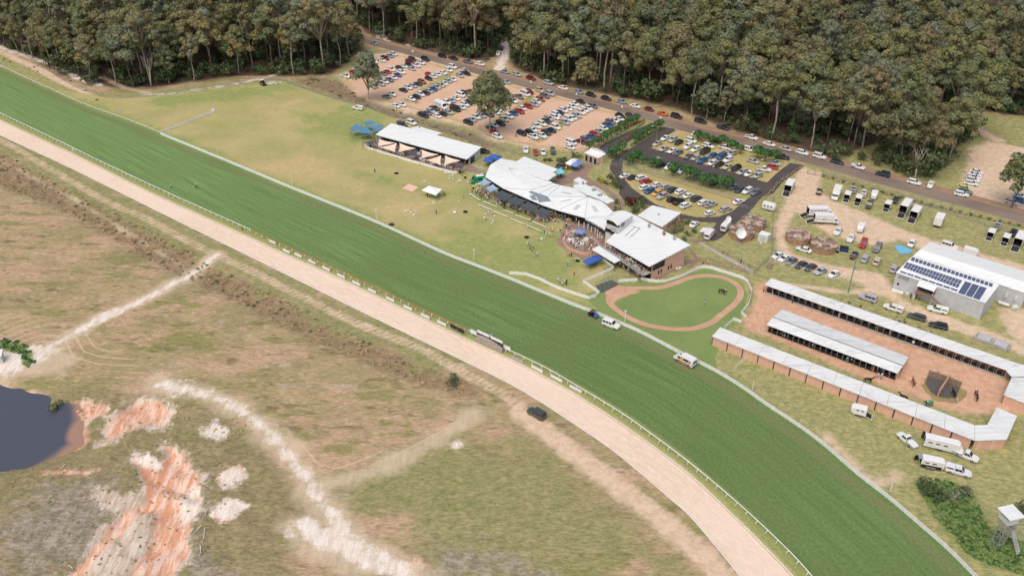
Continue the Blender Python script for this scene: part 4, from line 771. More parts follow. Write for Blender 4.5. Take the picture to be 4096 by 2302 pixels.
def truck(loc, rz, label, L=6.5, H=3.3, gate=True, wins=0, stripe=None, cabc='W', group='horse trucks in the stable yard', motif=False):
    r = thing('horse_truck', label, 'truck', loc, rz, group); W_ = 2.4; x0 = -L / 2; bl = L - 1.9; z0 = .95
    shell(bl, W_, z0, H, x0, rear_open=gate).build('body', WHITEP, r)
    if gate: shade_liner(bl, W_, z0, H, x0).build('shade_lining', DARKIN, r); ramp_part(r, x0, W_ - .1, z0, 2.3)
    c = MB(); xf = L / 2; hull(c, [(x0 + bl + .08, 1.08, .6, 2.3), (xf - .75, 1.1, .55, 2.35), (xf - .25, 1.1, .5, 1.5), (xf, 1.02, .5, 1.25)]); c.build('cab', WHITEP, r)
    MB().poly([(xf - .73, -.95, 2.28), (xf - .73, .95, 2.28), (xf - .24, .98, 1.52), (xf - .24, -.98, 1.52)][::-1]).build('windscreen', GLASS, r).location = (.03, 0, .03)
    for s in (-1, 1):
        MB().box((xf - 1.15, s * 1.1, 1.85), (.7, .04, .55)).build('side_window', GLASS, r); MB().box((xf - .02, s * .75, .85), (.1, .35, .2)).build('headlight', LAMP, r); MB().box((x0 - .03, s * 1.0, z0 - .12), (.08, .3, .14)).build('tail_light', TAIL, r)
    MB().box((x0 + L * .45, 0, .72), (L * .88, .9, .25)).build('chassis', BLACKP, r)
    if wins: side_band(r, bl * .85, W_, H - .75, .3, x0 + .4, wins, w=.5)
    if stripe: side_band(r, bl * .96, W_, z0 + .95, .12, x0 + .1, 1, stripe, 'stripe', 1.0)
    if motif:
        for s in (-1, 1):
            MB().cyl((x0 + bl * .5, s * (W_ / 2 + .03), z0 + 1.05), .42, .04, 18, 'Y').build('emblem', DARKIN, r); MB().cyl((x0 + bl * .5, s * (W_ / 2 + .045), z0 + 1.05), .3, .04, 18, 'Y').build('emblem_centre', WHITEP, r)
    wheels(r, [(xf - 1.1, -1.02), (xf - 1.1, 1.02), (x0 + bl * .35, -1.02), (x0 + bl * .35, 1.02)], 1.3); return r
def at(x, y, c, z=.9): return Vector((*W(x, y, z, c)[:2], 0))
HF = lambda x, y, l, dx=.62, dy=-1, **k: horse_float(at(x, y, 'D', 1.2), heading(x, y, 'D', dx, dy), l, **k)
HF(800, 708, 'white horse float with ramp down behind the silver pickup', .5); HF(912, 742, 'white horse float with ramp down behind the white pickup', .45); HF(1068, 702, 'grey white horse float behind the dark grey pickup', -.25, 1, gate=False)
HF(1207, 803, 'white horse float with ramp down behind the dark pickup', .7); HF(2245, 1088, 'white horse float with ramp down, left of the pair at right edge', .6); HF(2397, 1140, 'white horse float with ramp down, right of the pair at right edge', .6)
HF(935, 1030, 'rounded white horse float on the sand behind the white pickup', -.6, 1, gate=False); HF(2030, 1267, 'white enclosed horse float behind the solar shed', 1, .3, gate=False)
for x, y, k, c, l, dx in ((862,645,'u','S','silver pickup hitched to the first white horse float',.55), (965,682,'u','W','white pickup hitched to the second white horse float',.5), (1018,798,'u','D','dark grey pickup hitched to the grey white horse float',-.4), (1287,747,'u','D','dark pickup hitched to the float left of the two big trucks',.7), (2310,1012,'u','S','silver pickup hitched to the left float at right edge',.6), (2470,1077,'u','N','dark pickup hitched to the right float at right edge',.6), (835,1132,'u','W','white pickup hitched to the rounded float on the sand',-.6)):
    build_car(k, c, at(x, y, 'D', .75), heading(x, y, 'D', dx, 1 if dx < 0 else -1), l, 'pickups towing horse floats')
TK = lambda x, y, l, dx=.62, dy=-1, **k: truck(at(x, y, 'D', 1.7), heading(x, y, 'D', dx, dy), l, **k)
gstr = simple('green stripe', (120,160,130), .5); rstr = simple('red motif', (150,70,60), .5)
TK(690, 680, 'white box truck facing the camera beside the yard gate', -.45, 1, gate=False, L=6.6); TK(1390, 815, 'largest white horse truck with ramp down, left of the two', .75, -1, L=8.4, H=3.6)
TK(1492, 872, 'white horse truck with red motif and ramp down, right of the two', .75, -1, L=7.2, stripe=rstr); TK(1725, 945, 'white horse truck with its side ramp down on the grass', .5, -1, L=6.8, gate=False, wins=3)
TK(2535, 1145, 'big horse truck with wide ramp cut by the right edge', .6, -1, L=8, H=3.6); TK(222, 605, 'white horse truck with ramp down beside the asphalt drive', .6, -1, L=7.5, wins=4)
TK(525, 868, 'white horse truck with window row, behind the green striped truck', 1, -.02, L=8.2, wins=5); TK(590, 940, 'white truck with green stripe and dark round emblem', 1, .05, L=7.8, stripe=gstr, motif=True)
# side ramp of the single truck
# bottom right group
build_car('t', 'W', at(1400, 78, 'H', .75), heading(1400, 78, 'H', -1, -.85), 'white flatbed pickup alone beside the gooseneck float', 'pickups below the near stable')
build_car('t', 'W', at(1990, 228, 'H', .75), heading(1990, 228, 'H', 1, .42), 'white flatbed pickup hitched to the long gooseneck float', 'pickups below the near stable')
build_car('c', 'W', at(1912, 388, 'H', .75), heading(1912, 388, 'H', 1, .28), 'white canopy pickup hitched to the black skirted horse float', 'pickups below the near stable')
r = horse_float(at(1735, 120, 'H', 1.3), heading(1735, 120, 'H', 1, .24), 'long white gooseneck horse float with open rear door', L=6.6, H=2.7, gate=False, group='horse floats below the near stable', wins=3)
MB().box((-3.4, 1.3, 1.5), (.08, 1.0, 1.9), .9).build('rear_door', DARKIN, r); MB().prism([(3.2, -.8, 1.6), (4.3, -.5, 1.5), (4.3, .5, 1.5), (3.2, .8, 1.6)], .5).build('gooseneck', WHITEP, r)
r = horse_float(at(1640, 310, 'H', 1.2), heading(1640, 310, 'H', 1, .2), 'white horse float with black skirt and tailgate raised', L=4.2, H=2.4, lower=BLACKP, gate=False, group='horse floats below the near stable', wins=2)
MB().box((-2.35, 0, 2.5), (.9, 1.8, .08)).build('tailgate', GREYM, r); MB().box((-2.7, 1.1, .95), (1.0, .08, 1.3), .3).build('rear_door', DARKIN, r)
r = horse_float(at(925, 1108, 'G', 1.1), heading(925, 1108, 'G', -1, -.25), 'small white horse float standing alone on grass below the near stable', L=2.8, H=2.2, gate=True, group='horse floats below the near stable', wins=2)
# ---- motorhome, vans, ambulance
def big_van(loc, rz, label, rgb='W', L=5.9, H=2.6, cat='van', name='panel_van', glass=True):
    r = thing(name, label, cat, loc, rz); b = MB(); h = L / 2; c4 = (*lin(COLS[rgb][1] if rgb in COLS else rgb), 1)
    hull(b, [(-h, .95, .4, H - .05), (-h + .15, .99, .35, H), (h - 2.0, .99, .35, H), (h - 1.55, .98, .35, H - .15), (h - .75, .97, .35, 1.35), (h - .1, .9, .4, 1.05), (h, .8, .45, .9)]); b.build('body', PAINT, r).color = c4
    MB().poly([(h - 1.5, .78, H - .22), (h - 1.5, -.78, H - .22), (h - .82, -.88, 1.42), (h - .82, .88, 1.42)]).build('windscreen', GLASS, r).location = (.05, 0, .03)
    for s in (-1, 1):
        MB().box((h - 1.75, s * .99, 1.65), (.75, .03, .55)).build('side_window', GLASS, r); MB().box((h - .1, s * .68, .92), (.14, .3, .22)).build('headlight', LAMP, r); MB().box((-h - .01, s * .86, 1.1), (.06, .16, .5)).build('tail_light', TAIL, r)
    if glass: MB().box((-h + .02, 0, 1.75), (.08, 1.5, .6)).build('rear_window', GLASS, r)
    wheels(r, [(h - 1.1, -.92), (h - 1.1, .92), (-h + 1.15, -.92), (-h + 1.15, .92)], 1.05); MB().box((-h - .02, 0, .5), (.12, 1.9, .18)).build('bumper', BLACKP, r); return r
def dish(r, loc, rad, tilt, name='satellite_dish', mat=None):
    b = MB(); n = 16
    for k in range(3):
        r0, r1 = rad * k / 3, rad * (k + 1) / 3; z0, z1 = .35 * r0 * r0 / rad, .35 * r1 * r1 / rad
        for j in range(n):
            a, c = 2 * math.pi * j / n, 2 * math.pi * (j + 1) / n
            b.poly([(r0 * math.cos(a), r0 * math.sin(a), z0), (r1 * math.cos(a), r1 * math.sin(a), z1), (r1 * math.cos(c), r1 * math.sin(c), z1), (r0 * math.cos(c), r0 * math.sin(c), z0)])
    b.tube([(0, 0, 0), (0, 0, rad * .8)], .04); o = b.build(name, mat or WHITEP, r, True); o.location = loc; o.rotation_euler = tilt; return o
v = big_van(at(2110, 585, 'E', 1.3), heading(2110, 585, 'E', .85, -1), 'white broadcast van with side awning beside the garden')
MB().prism([(-2.2, 1.0, 2.5), (1.0, 1.0, 2.5), (.9, 2.7, 2.2), (-2.2, 2.7, 2.2)], .04).build('awning', WHITEP, v)
for x in (-2.1, .8): MB().tube([(x, 2.6, 2.2), (x, 2.6, 0)], .03).build('awning_pole', GREYM, v)
v = big_van(at(2275, 505, 'E', 1.3), heading(2275, 505, 'E', .85, -1), 'white broadcast van with round roof dish on the service drive'); dish(v, (1.0, 0, 3.1), .95, (R(60), 0, R(-40))); MB().tube([(1.0, 0, 2.55), (1.0, 0, 3.2)], .08).build('mast', GREYM, v)
GREENV = (36,150,110)
v = big_van(at(1290, 668, 'J', 1.3), heading(1290, 668, 'J', -1, .12), 'green broadcast van with white roof dish beside the club roof', GREENV); dish(v, (-1.6, 0, 3.0), .6, (R(50), 0, 0)); MB().tube([(-1.6, 0, 2.55), (-1.6, 0, 3.05)], .06).build('mast', GREYM, v); MB().box((-.6, 0, 2.63), (2.8, 1.5, .06)).build('roof_panel', WHITEP, v)
for s in (-1, 1): MB().box((-.4, s * 1.0, 1.7), (1.6, .03, .5)).build('side_window', GLASS, v); MB().box((-2.0, s * 1.0, 1.6), (1.0, .03, .7)).build('side_panel', WHITEP, v)
v = big_van(at(425, 318, 'X6', 1.2), 0, 'white ambulance with yellow and red markings beside the course fence', name='ambulance', cat='ambulance', L=5.8, H=2.5); v.location = at(655, 345, 'X6', 1.2); v.rotation_euler.z = heading(655, 345, 'X6', -1, -.52)
YEL = simple('fluorescent yellow', (238,230,60), .5); RED = simple('marking red', (222,70,52), .5)
for s in (-1, 1):
    for i in range(9): MB().box((-2.4 + i * .5, s * 1.0, 1.12 + .12 * (i % 2)), (.26, .03, .13)).build('chequer', RED if i % 2 else YEL, v)
    MB().box((-.3, s * 1.0, .8), (3.6, .03, .3)).build('red_band', RED, v); MB().box((-.6, s * 1.0, 1.75), (3.2, .028, .6)).build('black_panel', BLACKP, v)
    for i in range(2): MB().box((.3, s * 1.02, 1.9 - .26 * i), (1.1, .03, .14)).build('yellow_sign', YEL, v)
    MB().cyl((-1.8, s * 1.02, 1.72), .2, .03, 12, 'Y').build('badge', WHITEP, v)
for yy in (-.6, .6): MB().box((.9, yy, 2.55), (.25, .5, .1)).build('light_bar', simple('beacon blue', (70,90,150), .3), v)
r = thing('motorhome', 'white motorhome in the sixth row of the earth car park', 'motorhome', at(1165, 805, 'A', 1.4), heading(1165, 805, 'A', 1, .4))
hull_b = MB(); hull(hull_b, [(-3.4, 1.1, .5, 2.9), (-3.2, 1.15, .45, 3.05), (1.6, 1.15, .45, 3.05), (2.3, 1.12, .45, 2.7), (2.5, 1.05, .4, 1.5), (3.3, .95, .4, 1.1)]); hull_b.build('body', WHITEP, r); side_band(r, 4.4, 2.3, 2.1, .5, -3.0, 4, w=.5); wheels(r, [(2.3, -1), (2.3, 1), (-1.9, -1), (-1.9, 1)], 1.05)
MB().poly([(2.34, -.95, 2.5), (2.34, .95, 2.5), (2.52, .95, 1.6), (2.52, -.95, 1.6)][::-1]).build('windscreen', GLASS, r)
r = thing('caravan', 'small white caravan beside the yard gate post', 'caravan', at(10, 822, 'D', 1.1), heading(10, 822, 'D', 1, .25))
cb = MB(); hull(cb, [(-2.1, .95, .6, 2.2), (-1.9, 1.05, .5, 2.5), (1.6, 1.05, .5, 2.5), (2.1, .95, .6, 2.0)]); cb.build('body', WHITEP, r); side_band(r, 3.2, 2.1, 1.7, .45, -1.7, 3, w=.5); wheels(r, [(0, -.95), (0, .95)]); MB().tube([(2.0, -.5, .5), (3.2, 0, .5)], .05).tube([(2.0, .5, .5), (3.2, 0, .5)], .05).tube([(3.15, 0, .5), (3.15, 0, .01)], .04).build('drawbar', GREYM, r)
# ---- buggy and tractor
r = thing('utility_buggy', 'blue and black utility buggy on the turf beside the course fence', 'buggy', at(1695, 142, 'I', .7), heading(1695, 142, 'I', 1, .42))
b = MB(); hull(b, [(.3, .62, .35, .8), (1.0, .68, .35, .95), (1.5, .55, .4, .75)]); b.build('bonnet', PAINT, r).color = (*lin((60,96,160)), 1)
b = MB().box((-.2, 0, .5), (1.4, 1.3, .3)).box((-1.05, 0, .75), (.8, 1.35, .45)).box((-.5, 0, .9), (.3, 1.2, .6)); b.build('chassis', BLACKP, r)
b = MB()
for x in (-.75, .45):
    for s in (-.6, .6): b.tube([(x, s, .6), (x * .85 - .1, s * .92, 1.8)], .04)
b.build('roll_cage', BLACKP, r); MB().box((-.2, 0, 1.83), (1.3, 1.25, .07)).build('roof', simple('buggy roof', (86,92,96), .7), r); wheels(r, [(1.0, -.65), (1.0, .65), (-1.0, -.65), (-1.0, .65)], .95); MB().box((-1.0, .2, 1.1), (.5, .5, .3)).build('orange_bag', simple('safety orange', (240,110,60), .7), r)
r = thing('tractor', 'dark tractor with white cab roof at the corner of the lawn', 'tractor', at(130, 838, 'K', .9), heading(130, 838, 'K', .8, .5))
b = MB(); hull(b, [(.2, .4, .6, 1.4), (1.6, .38, .6, 1.35), (1.8, .3, .7, 1.1)]); b.build('bonnet', BLACKP, r); MB().box((-.5, 0, 1.7), (1.2, 1.3, 1.2), 0, .9).build('cab', GLASS, r); MB().box((-.5, 0, 2.4), (1.4, 1.5, .16)).build('cab_roof', WHITEP, r)
wheels(r, [(-.7, -.85), (-.7, .85)], 2.2); wheels(r, [(1.3, -.7), (1.3, .7)], 1.3)
# ================================================================== BUILDINGS
from mathutils.bvhtree import BVHTree
def roof_mat(name, rgb, dirt, ang, f=1.0):
    t = NT(name); n = t.noise(.5, 4, .7, stretch=(ang, .12, 2.5)); n2 = t.noise(.25, 4, .7)
    c = t.mix(t.ss(n, .42, .75, 0, .5 * f), lin(rgb), lin(dirt)); c = t.mix(t.ss(n2, .5, .8, 0, .55 * f), c, lin(dirt)); t.l.new(c, t.b.inputs['Base Color'])
    t.b.inputs['Roughness'].default_value = .6; t.b.inputs['Specular IOR Level'].default_value = .3
    mp = t.add('ShaderNodeMapping'); t.l.new(t.pos(), mp.inputs[0]); mp.inputs['Rotation'].default_value = (0, 0, ang); wv = t.add('ShaderNodeTexWave', bands_direction='Y'); t.l.new(mp.outputs[0], wv.inputs[0]); wv.inputs['Scale'].default_value = 1.6
    bp = t.add('ShaderNodeBump'); bp.inputs['Strength'].default_value = .25; bp.inputs['Distance'].default_value = .05; t.l.new(wv.outputs[1], bp.inputs['Height']); t.l.new(bp.outputs[0], t.b.inputs['Normal']); return t.m
ROOF = roof_mat('white metal roof', (229,234,234), (206,211,209), .5); SROOF = roof_mat('weathered stable roof', (222,226,226), (180,180,176), .45, 1.2)
def brick_mat():
    t = NT('salmon brick'); br = t.add('ShaderNodeTexBrick'); t.l.new(t.pos(), br.inputs[0]); br.inputs['Scale'].default_value = 2.2
    br.inputs['Color1'].default_value = (*lin((226,184,160)), 1); br.inputs['Color2'].default_value = (*lin((214,168,144)), 1); br.inputs['Mortar'].default_value = (*lin((226,196,178)), 1)
    t.l.new(t.mix(t.ss(t.noise(.8, 4), .4, .8, 0, .35), br.outputs[0], lin((200,156,134))), t.b.inputs['Base Color']); t.b.inputs['Roughness'].default_value = .9; return t.m
BRICK = brick_mat(); WALLW = simple('white wall', (216,218,216), .7, .08); WALLG = simple('pale grey cladding', (196,199,202), .7, .1, .8); DARK = simple('dark panes and opening shade', (34,34,36), .8, .2); STEEL = simple('blue grey steel', (86,98,110), .5, .1); POST = simple('dark post', (52,54,56), .6, .1)  # DARK: shade inside stalls, doorways and recesses put into wall colour, also dark panes
FASC = simple('grey fascia', (150,156,160), .6, .1); TIMBER = simple('timber', (150,128,108), .9, .2); CONC = simple('concrete', (178,170,160), .9, .12, .7); WIN = simple('window glass', (40,44,50), .1, .1, spec=.6); FENCEW = simple('white fence paint', (246,247,246), .6, .06); RAILW = simple('white plastic rail', (238,239,238), .4, .03)
SAILB = simple('blue shade cloth', (84,138,178), .9, .08); SAILD = simple('charcoal shade cloth', (78,84,92), .9, .08); SAILC = simple('cream shade cloth', (238,216,194), .9, .05); SAILL = simple('pale blue shade cloth', (150,178,206), .9, .06)
TENTB = simple('blue tent cloth', (62,98,176), .8, .08); TENTW = simple('white tent cloth', (240,240,238), .8, .03); TENTL = simple('faded blue tent cloth', (122,146,196), .8, .08); TENTT = simple('turquoise tent cloth', (128,206,222), .8, .1); PLAST = simple('white plastic', (240,241,240), .5, .03)
def wroot(name, label, cat, pts, group=None):
    c = sum((Vector((p[0], p[1], 0)) for p in pts), Vector()) / len(pts); return thing(name, label, cat, c, 0, group)
def wb(mb, name, mat, root, smooth=False):
    o = mb.build(name, mat, root, smooth)
    if root is not None:
        m = Matrix.Translation(-Vector(root.location if root.parent is None else root.parent.location)) if root.parent is None else Matrix.Identity(4)
        o.matrix_parent_inverse = m
    return o
def wallq(mb, a, b, z0, za, zb, th=.2):
    a, b = Vector(a[:2]), Vector(b[:2]); d = (b - a).normalized(); n = Vector((-d.y, d.x)) * th / 2; i = len(mb.v)
    for p, zt in ((a, za), (b, zb)):
        for s in (-1, 1): mb.v += [(p.x + n.x * s, p.y + n.y * s, z0), (p.x + n.x * s, p.y + n.y * s, zt)]
    for f in ((0, 4, 5, 1), (2, 3, 7, 6), (0, 1, 3, 2), (4, 6, 7, 5), (1, 5, 7, 3), (0, 2, 6, 4)): mb.f.append([i + k for k in f]); mb.m.append(mb.mi)
    return mb
def inset(pts, d):
    P = [Vector(p[:2]) for p in pts]; n = len(P); ar = sum(P[k].x * P[(k + 1) % n].y - P[(k + 1) % n].x * P[k].y for k in range(n)); sg = 1 if ar > 0 else -1; out = []
    for k in range(n):
        a, b, c = P[k - 1], P[k], P[(k + 1) % n]; d1, d2 = (b - a).normalized(), (c - b).normalized()
        n1, n2 = Vector((-d1.y, d1.x)) * sg, Vector((-d2.y, d2.x)) * sg; m = (n1 + n2); m = m / max(m.length_squared, .3) * 2
        dd = d[k] if isinstance(d, (list, tuple)) else d; out.append(b + m * dd * .5 * 1.0)
    return out
def lerp4(q, u, v): return q[0].lerp(q[1], u).lerp(q[3].lerp(q[2], u), v)
def post(root, x, y, z1, r=.07, mat=POST, name='post', z0=0.0): return wb(MB().cyl((x, y, (z0 + z1) / 2), r, z1 - z0, 6), name, mat, root)
def cast(mb_list, x, y, c):
    o = Vector((0, 0, CAM_H)); d = (W(x, y, 0, c) - o).normalized()
    for b in mb_list:
        h = BVHTree.FromPolygons([Vector(v) for v in b.v], b.f).ray_cast(o, d)
        if h[0]: return h[0] - d * .06
    return W(x, y, 3.5, c)
# ---- long pavilion
FL, FR, BR_, BL = W(255,222,3.0,'J'), W(1175,470,3.0,'J'), W(1325,347,3.9,'J'), W(415,108,3.9,'J')
pv = wroot('pavilion', 'long white-roofed pavilion with cream shade sails along its terrace', 'building', [FL, FR, BR_, BL])
wb(MB().prism([FL, FR, BR_, BL], .22), 'roof', ROOF, pv)
q = [FL, FR, BR_, BL]; gp = lambda u, v: lerp4(q, u, v)
for nm, a, b, m in (('end_wall', gp(.985, .22), gp(.985, .97), WALLW), ('back_wall', gp(.985, .97), gp(.015, .97), WALLW), ('end_wall', gp(.015, .97), gp(.015, .22), WALLW), ('inner_wall', gp(.015, .3), gp(.985, .3), DARK)): wb(wallq(MB(), a, b, 0, a.z - .2, b.z - .2), nm, m, pv)
e = (FR - FL).normalized(); nn = Vector((-e.y, e.x, 0)); wb(wallq(MB(), FL - nn * .05, FR - nn * .05, 2.7, 3.02, 3.02, .08), 'fascia', FASC, pv)
for u in np.linspace(.02, .98, 11): p = gp(u, .06); post(pv, p.x, p.y, 2.85, .06)
a, b = gp(.99, .3), gp(.99, .55); wb(wallq(MB(), a, b, .05, 2.1, 2.1, .26), 'side_door', WIN, pv)
c1 = [W(x, y, z, 'X5') for x, y, z in ((1010,160,3.4), (1150,120,3.4), (1625,258,3.4), (1520,300,3.4))]; r2 = wroot('annex', 'small flat white-roofed annex behind the long pavilion', 'building', c1); wb(MB().prism(c1, .2), 'roof', ROOF, r2); wb(MB().wall(inset(c1, .4), 0, 3.15), 'wall', WALLW, r2); p = W(1175, 140, 3.6, 'X5'); wb(MB().cyl((p.x, p.y, 3.65), .3, .55, 10), 'roof_vent', GREYM, r2)
TER = w2([(160,345),(205,300),(280,268),(1190,505),(1115,580),(1065,612)], 'J'); sheet('terrace_paving', TER, .012, pave, None, 2.5)
wk = w2([(1195,525),(1225,515),(1370,560),(1350,570)], 'J'); sheet('concrete_path', wk, .016, CONC, None, 3)
# ---- shade sails: curved edges, a little thickness, poles at the corners
def sail(name, pts, mat, label, group, poles=True, pole_mat=POST, curve=.13, cat='shade sail'):
    r = wroot(name, label, cat, pts, group); n = len(pts); ctr = sum(pts, Vector()) / n; rim = []
    for k in range(n):
        a, b = pts[k], pts[(k + 1) % n]
        for j in range(6): t = j / 6; p = a.lerp(b, t); rim.append(p.lerp(ctr, curve * 4 * t * (1 - t)) + Vector((0, 0, -.12 * 4 * t * (1 - t))))
    b = MB(); m = len(rim); c = ctr - Vector((0, 0, .3)); mid = [p.lerp(c, .5) - Vector((0, 0, .08)) for p in rim]
    for k in range(m):
        j = (k + 1) % m
        for dz in (0, -.03):
            up = Vector((0, 0, dz)); f = dz < 0; b.poly([rim[k] + up, rim[j] + up, mid[j] + up, mid[k] + up], f); b.poly([mid[k] + up, mid[j] + up, c + up], f)
    wb(b, 'cloth', mat, r, True)
    if poles:
        for p in pts: post(r, p.x, p.y, p.z + .15, .06, pole_mat, 'pole')
    return r
for i, (pp, l) in enumerate((([(1005,1285),(1075,1240),(1145,1275),(1020,1325)], 'left'), ([(1115,1222),(1230,1208),(1290,1232),(1170,1258)], 'back'), ([(1045,1330),(1165,1268),(1250,1335),(1130,1342)], 'front'), ([(1175,1268),(1330,1245),(1325,1305),(1275,1322)], 'right'))):
    sail('shade_sail', [W(x, y, 3.2, 'K') for x, y in pp], SAILB, f'blue shade sail at the {l} of the group of four on the lawn', 'blue shade sails on the lawn', pole_mat=STEEL)
for i, (pp, m, cl) in enumerate((([(370,378),(710,450),(345,525)], SAILC, 'cream'), ([(390,540),(735,455),(690,635)], SAILC, 'cream'), ([(780,455),(1110,560),(765,635)], SAILC, 'cream'), ([(885,660),(1150,575),(1110,720)], SAILD, 'charcoal'), ([(1215,585),(1555,682),(1215,755)], SAILC, 'cream'), ([(1300,790),(1610,700),(1600,890)], SAILC, 'cream'), ([(1680,700),(1995,800),(1660,895)], SAILC, 'cream'), ([(45,440),(305,385),(265,500)], SAILD, 'charcoal'), ([(1850,910),(2055,850),(2020,975)], SAILD, 'charcoal'))):
    sail('shade_sail', [W(x, y, 2.75, 'X5') for x, y in pp], m, f'{cl} triangular shade sail, {ordinal(i if i < 7 else i)} on the long pavilion terrace', 'shade sails on the pavilion terrace', poles=False if i < 7 else True, curve=.12)
for i, pp in enumerate(([(45,640),(180,575),(290,640),(135,705)], [(160,730),(310,668),(410,740),(250,805)])): sail('shade_sail', [W(x, y, 3.0, 'X1') for x, y in pp], SAILL, f'pale blue shade sail at the left end of the club, {ORD[i]} from the green van', 'pale blue sails at the club', pole_mat=STEEL)
for i, pp in enumerate(([(290,870),(455,770),(685,855),(505,965)], [(515,965),(690,870),(900,950),(720,1055)], [(740,1060),(905,960),(1130,1050),(970,1150)], [(990,1150),(1140,1065),(1370,1135),(1200,1240)])): sail('shade_sail', [W(x, y, 3.0, 'X1') for x, y in pp], SAILD, f'charcoal shade sail in front of the club, {ORD[i]} from the left', 'charcoal sails before the club')
# ---- club house
V_ = lambda x, y, z: W(x, y, z, 'X1')
lw = [V_(*p) for p in ((440,230,3.6),(265,335,3.8),(175,540,3.4),(480,735,3.4),(945,778,4.3),(1350,655,4.6),(1260,605,4.6),(795,450,4.8),(570,370,4.6),(700,275,4.0))]
st = [V_(*p) for p in ((480,735,3.4),(700,830,3.4),(930,930,3.4),(1180,1035,3.4),(1420,1115,3.5),(1300,960,4.0),(1250,880,4.2),(1470,690,4.7),(1350,655,4.6),(945,778,4.3))]
hub = V_(1935,885,5.6); fan = [V_(*p) for p in ((1470,690,4.7),(1250,880,4.2),(1420,1115,3.5),(1890,1245,3.5),(2300,1208,3.5),(2375,1148,3.6),(2270,1042,4.2),(2160,960,4.8),(1935,885,5.55),(1850,850,5.2),(1760,765,4.9),(1700,735,4.8))]
rear = [V_(*p) for p in ((1700,735,3.9),(1690,690,3.9),(1860,650,3.9),(2130,800,3.9),(2400,955,3.9),(2275,1005,3.9),(2120,925,3.9),(1935,860,3.9),(1850,815,3.9))]
club = wroot('club_house', 'white-roofed club house with fan-shaped roof facing the lawn', 'building', lw + fan)
def fanroof(pts, ctr, th=.25):
    b = MB(); n = len(pts)
    for k in range(n):
        a, c = pts[k], pts[(k + 1) % n]
        if (a - ctr).cross(c - ctr).length < 1e-3: continue
        b.prism([a, c, ctr], th)
    return b
rl, rs, rf = fanroof(lw, V_(720,560,4.75)), fanroof(st, V_(1080,860,4.1)), fanroof(fan[:-1] if False else fan, hub)
wb(rl, 'left_roof', ROOF, club); wb(rs, 'front_roof', ROOF, club); wb(rf, 'fan_roof', ROOF, club); wb(MB().prism(rear, .25), 'rear_roof', ROOF, club)
up = [V_(*p) for p in ((570,370,5.2),(845,195,5.2),(1425,415,5.2),(1345,465,5.2),(1300,455,5.2),(1405,500,5.2),(1260,605,5.2),(795,450,5.2))]; wb(MB().prism(up, .35), 'upper_roof', ROOF, club)
SKY = simple('skylight sheet', (196,198,194), .4, .08); GSH = simple('grey roof sheet', (132,142,150), .5, .1, .6)
for qq in ([(1510,800),(1670,830),(1640,852),(1475,820)], [(1465,960),(1650,925),(1660,945),(1480,980)], [(1755,1015),(1825,1035),(1740,1122),(1680,1100)], [(1990,1042),(2055,1038),(2130,1140),(2055,1145)]): wb(MB().prism([cast([rf, rs], x, y, 'X1') for x, y in qq], .04), 'skylight', SKY, club)
for qq in ([(960,785),(1245,880),(1300,965),(1100,985),(1055,890),(920,805)], [(930,870),(1020,860),(1075,950),(985,940)]): wb(MB().prism([cast([rs, rf, rl], x, y, 'X1') for x, y in qq], .03), 'grey_roof_sheet', GSH, club)
for (a, b) in (((1405,685),(1105,830)), ((1935,885),(1890,1240)), ((1935,885),(1440,1105)), ((1935,885),(1255,882)), ((1460,695),(1250,870)), ((510,738),(945,775)), ((945,775),(1345,660))):
    P = [cast([rf, rs, rl], a[0] + (b[0] - a[0]) * t, a[1] + (b[1] - a[1]) * t, 'X1') for t in np.linspace(.01, .97, 7)]; wb(MB().tube(P, .07, 4), 'ridge_cap', FASC, club)
wl1 = inset(lw, 3.0); 
for k in range(len(wl1)):
    if k in (4,): continue
    wb(wallq(MB(), wl1[k], wl1[(k + 1) % len(wl1)], 0, 3.2, 3.2), 'wall', BRICK if k > 5 else DARK, club)
fw = inset(fan, 3.5)
for k in (1, 2, 3, 4, 5): wb(wallq(MB(), fw[k], fw[k + 1], 0, 3.3, 3.3), 'glazed_wall', DARK, club)
sw = inset(st, 3.2)
for k in range(4): wb(wallq(MB(), sw[k], sw[k + 1], 0, 3.2, 3.2), 'glazed_wall', DARK, club)
for k in range(5): wb(wallq(MB(), *( (inset(rear, .3)[1:6])[k:k + 2] if k < 4 else (inset(rear, .3)[5], inset(rear, .3)[6])), 0, 3.7, 3.7), 'rear_wall', BRICK, club)
for P in (lw[2:4], st[0:5], fan[2:5]):
    for a, b in zip(P[:-1], P[1:]):
        n = max(1, int((b - a).length / 4.5))
        for j in range(n): p = a.lerp(b, (j + .3) / n); ctr = hub if P is not lw[2:4] else lw[7]; p = p.lerp(Vector((ctr.x, ctr.y, p.z)), .03); post(club, p.x, p.y, 3.3, .09, STEEL)
for x, y in ((2045,770), (2145,860)): p = W(x, y, 4.1, 'X1'); wb(MB().box((p.x, p.y, 4.15), (1.4, .9, .5), .4), 'roof_unit', GREYM, club)
p = W(1855, 660, 4.2, 'X1'); wb(MB().cyl((p.x, p.y, 4.4), .35, 1.0, 10), 'roof_vent', GREYM, club)
cr = [W(x, y, 2.7, 'X1') for x, y in ((1690,600), (1780,550), (1935,625), (1850,690))]; r = wroot('cool_room', 'white box cool room behind the fan-shaped roof', 'shed', cr); wb(MB().wall(inset(cr, .08), 0, 2.6, .12), 'wall', WALLW, r); wb(MB().prism(cr, .1), 'roof', ROOF, r); wb(wallq(MB(), inset(cr, .02)[0], inset(cr, .02)[1], .1, 2.0, 2.0, .05), 'door', FASC, r)
arc = [W(x, y, 2.0, 'X1') for x, y in ((1975,705), (2030,702), (2090,725), (2180,780), (2240,835), (2275,880))]; r = wroot('screen_wall', 'curved white screen wall behind the club', 'wall', arc)
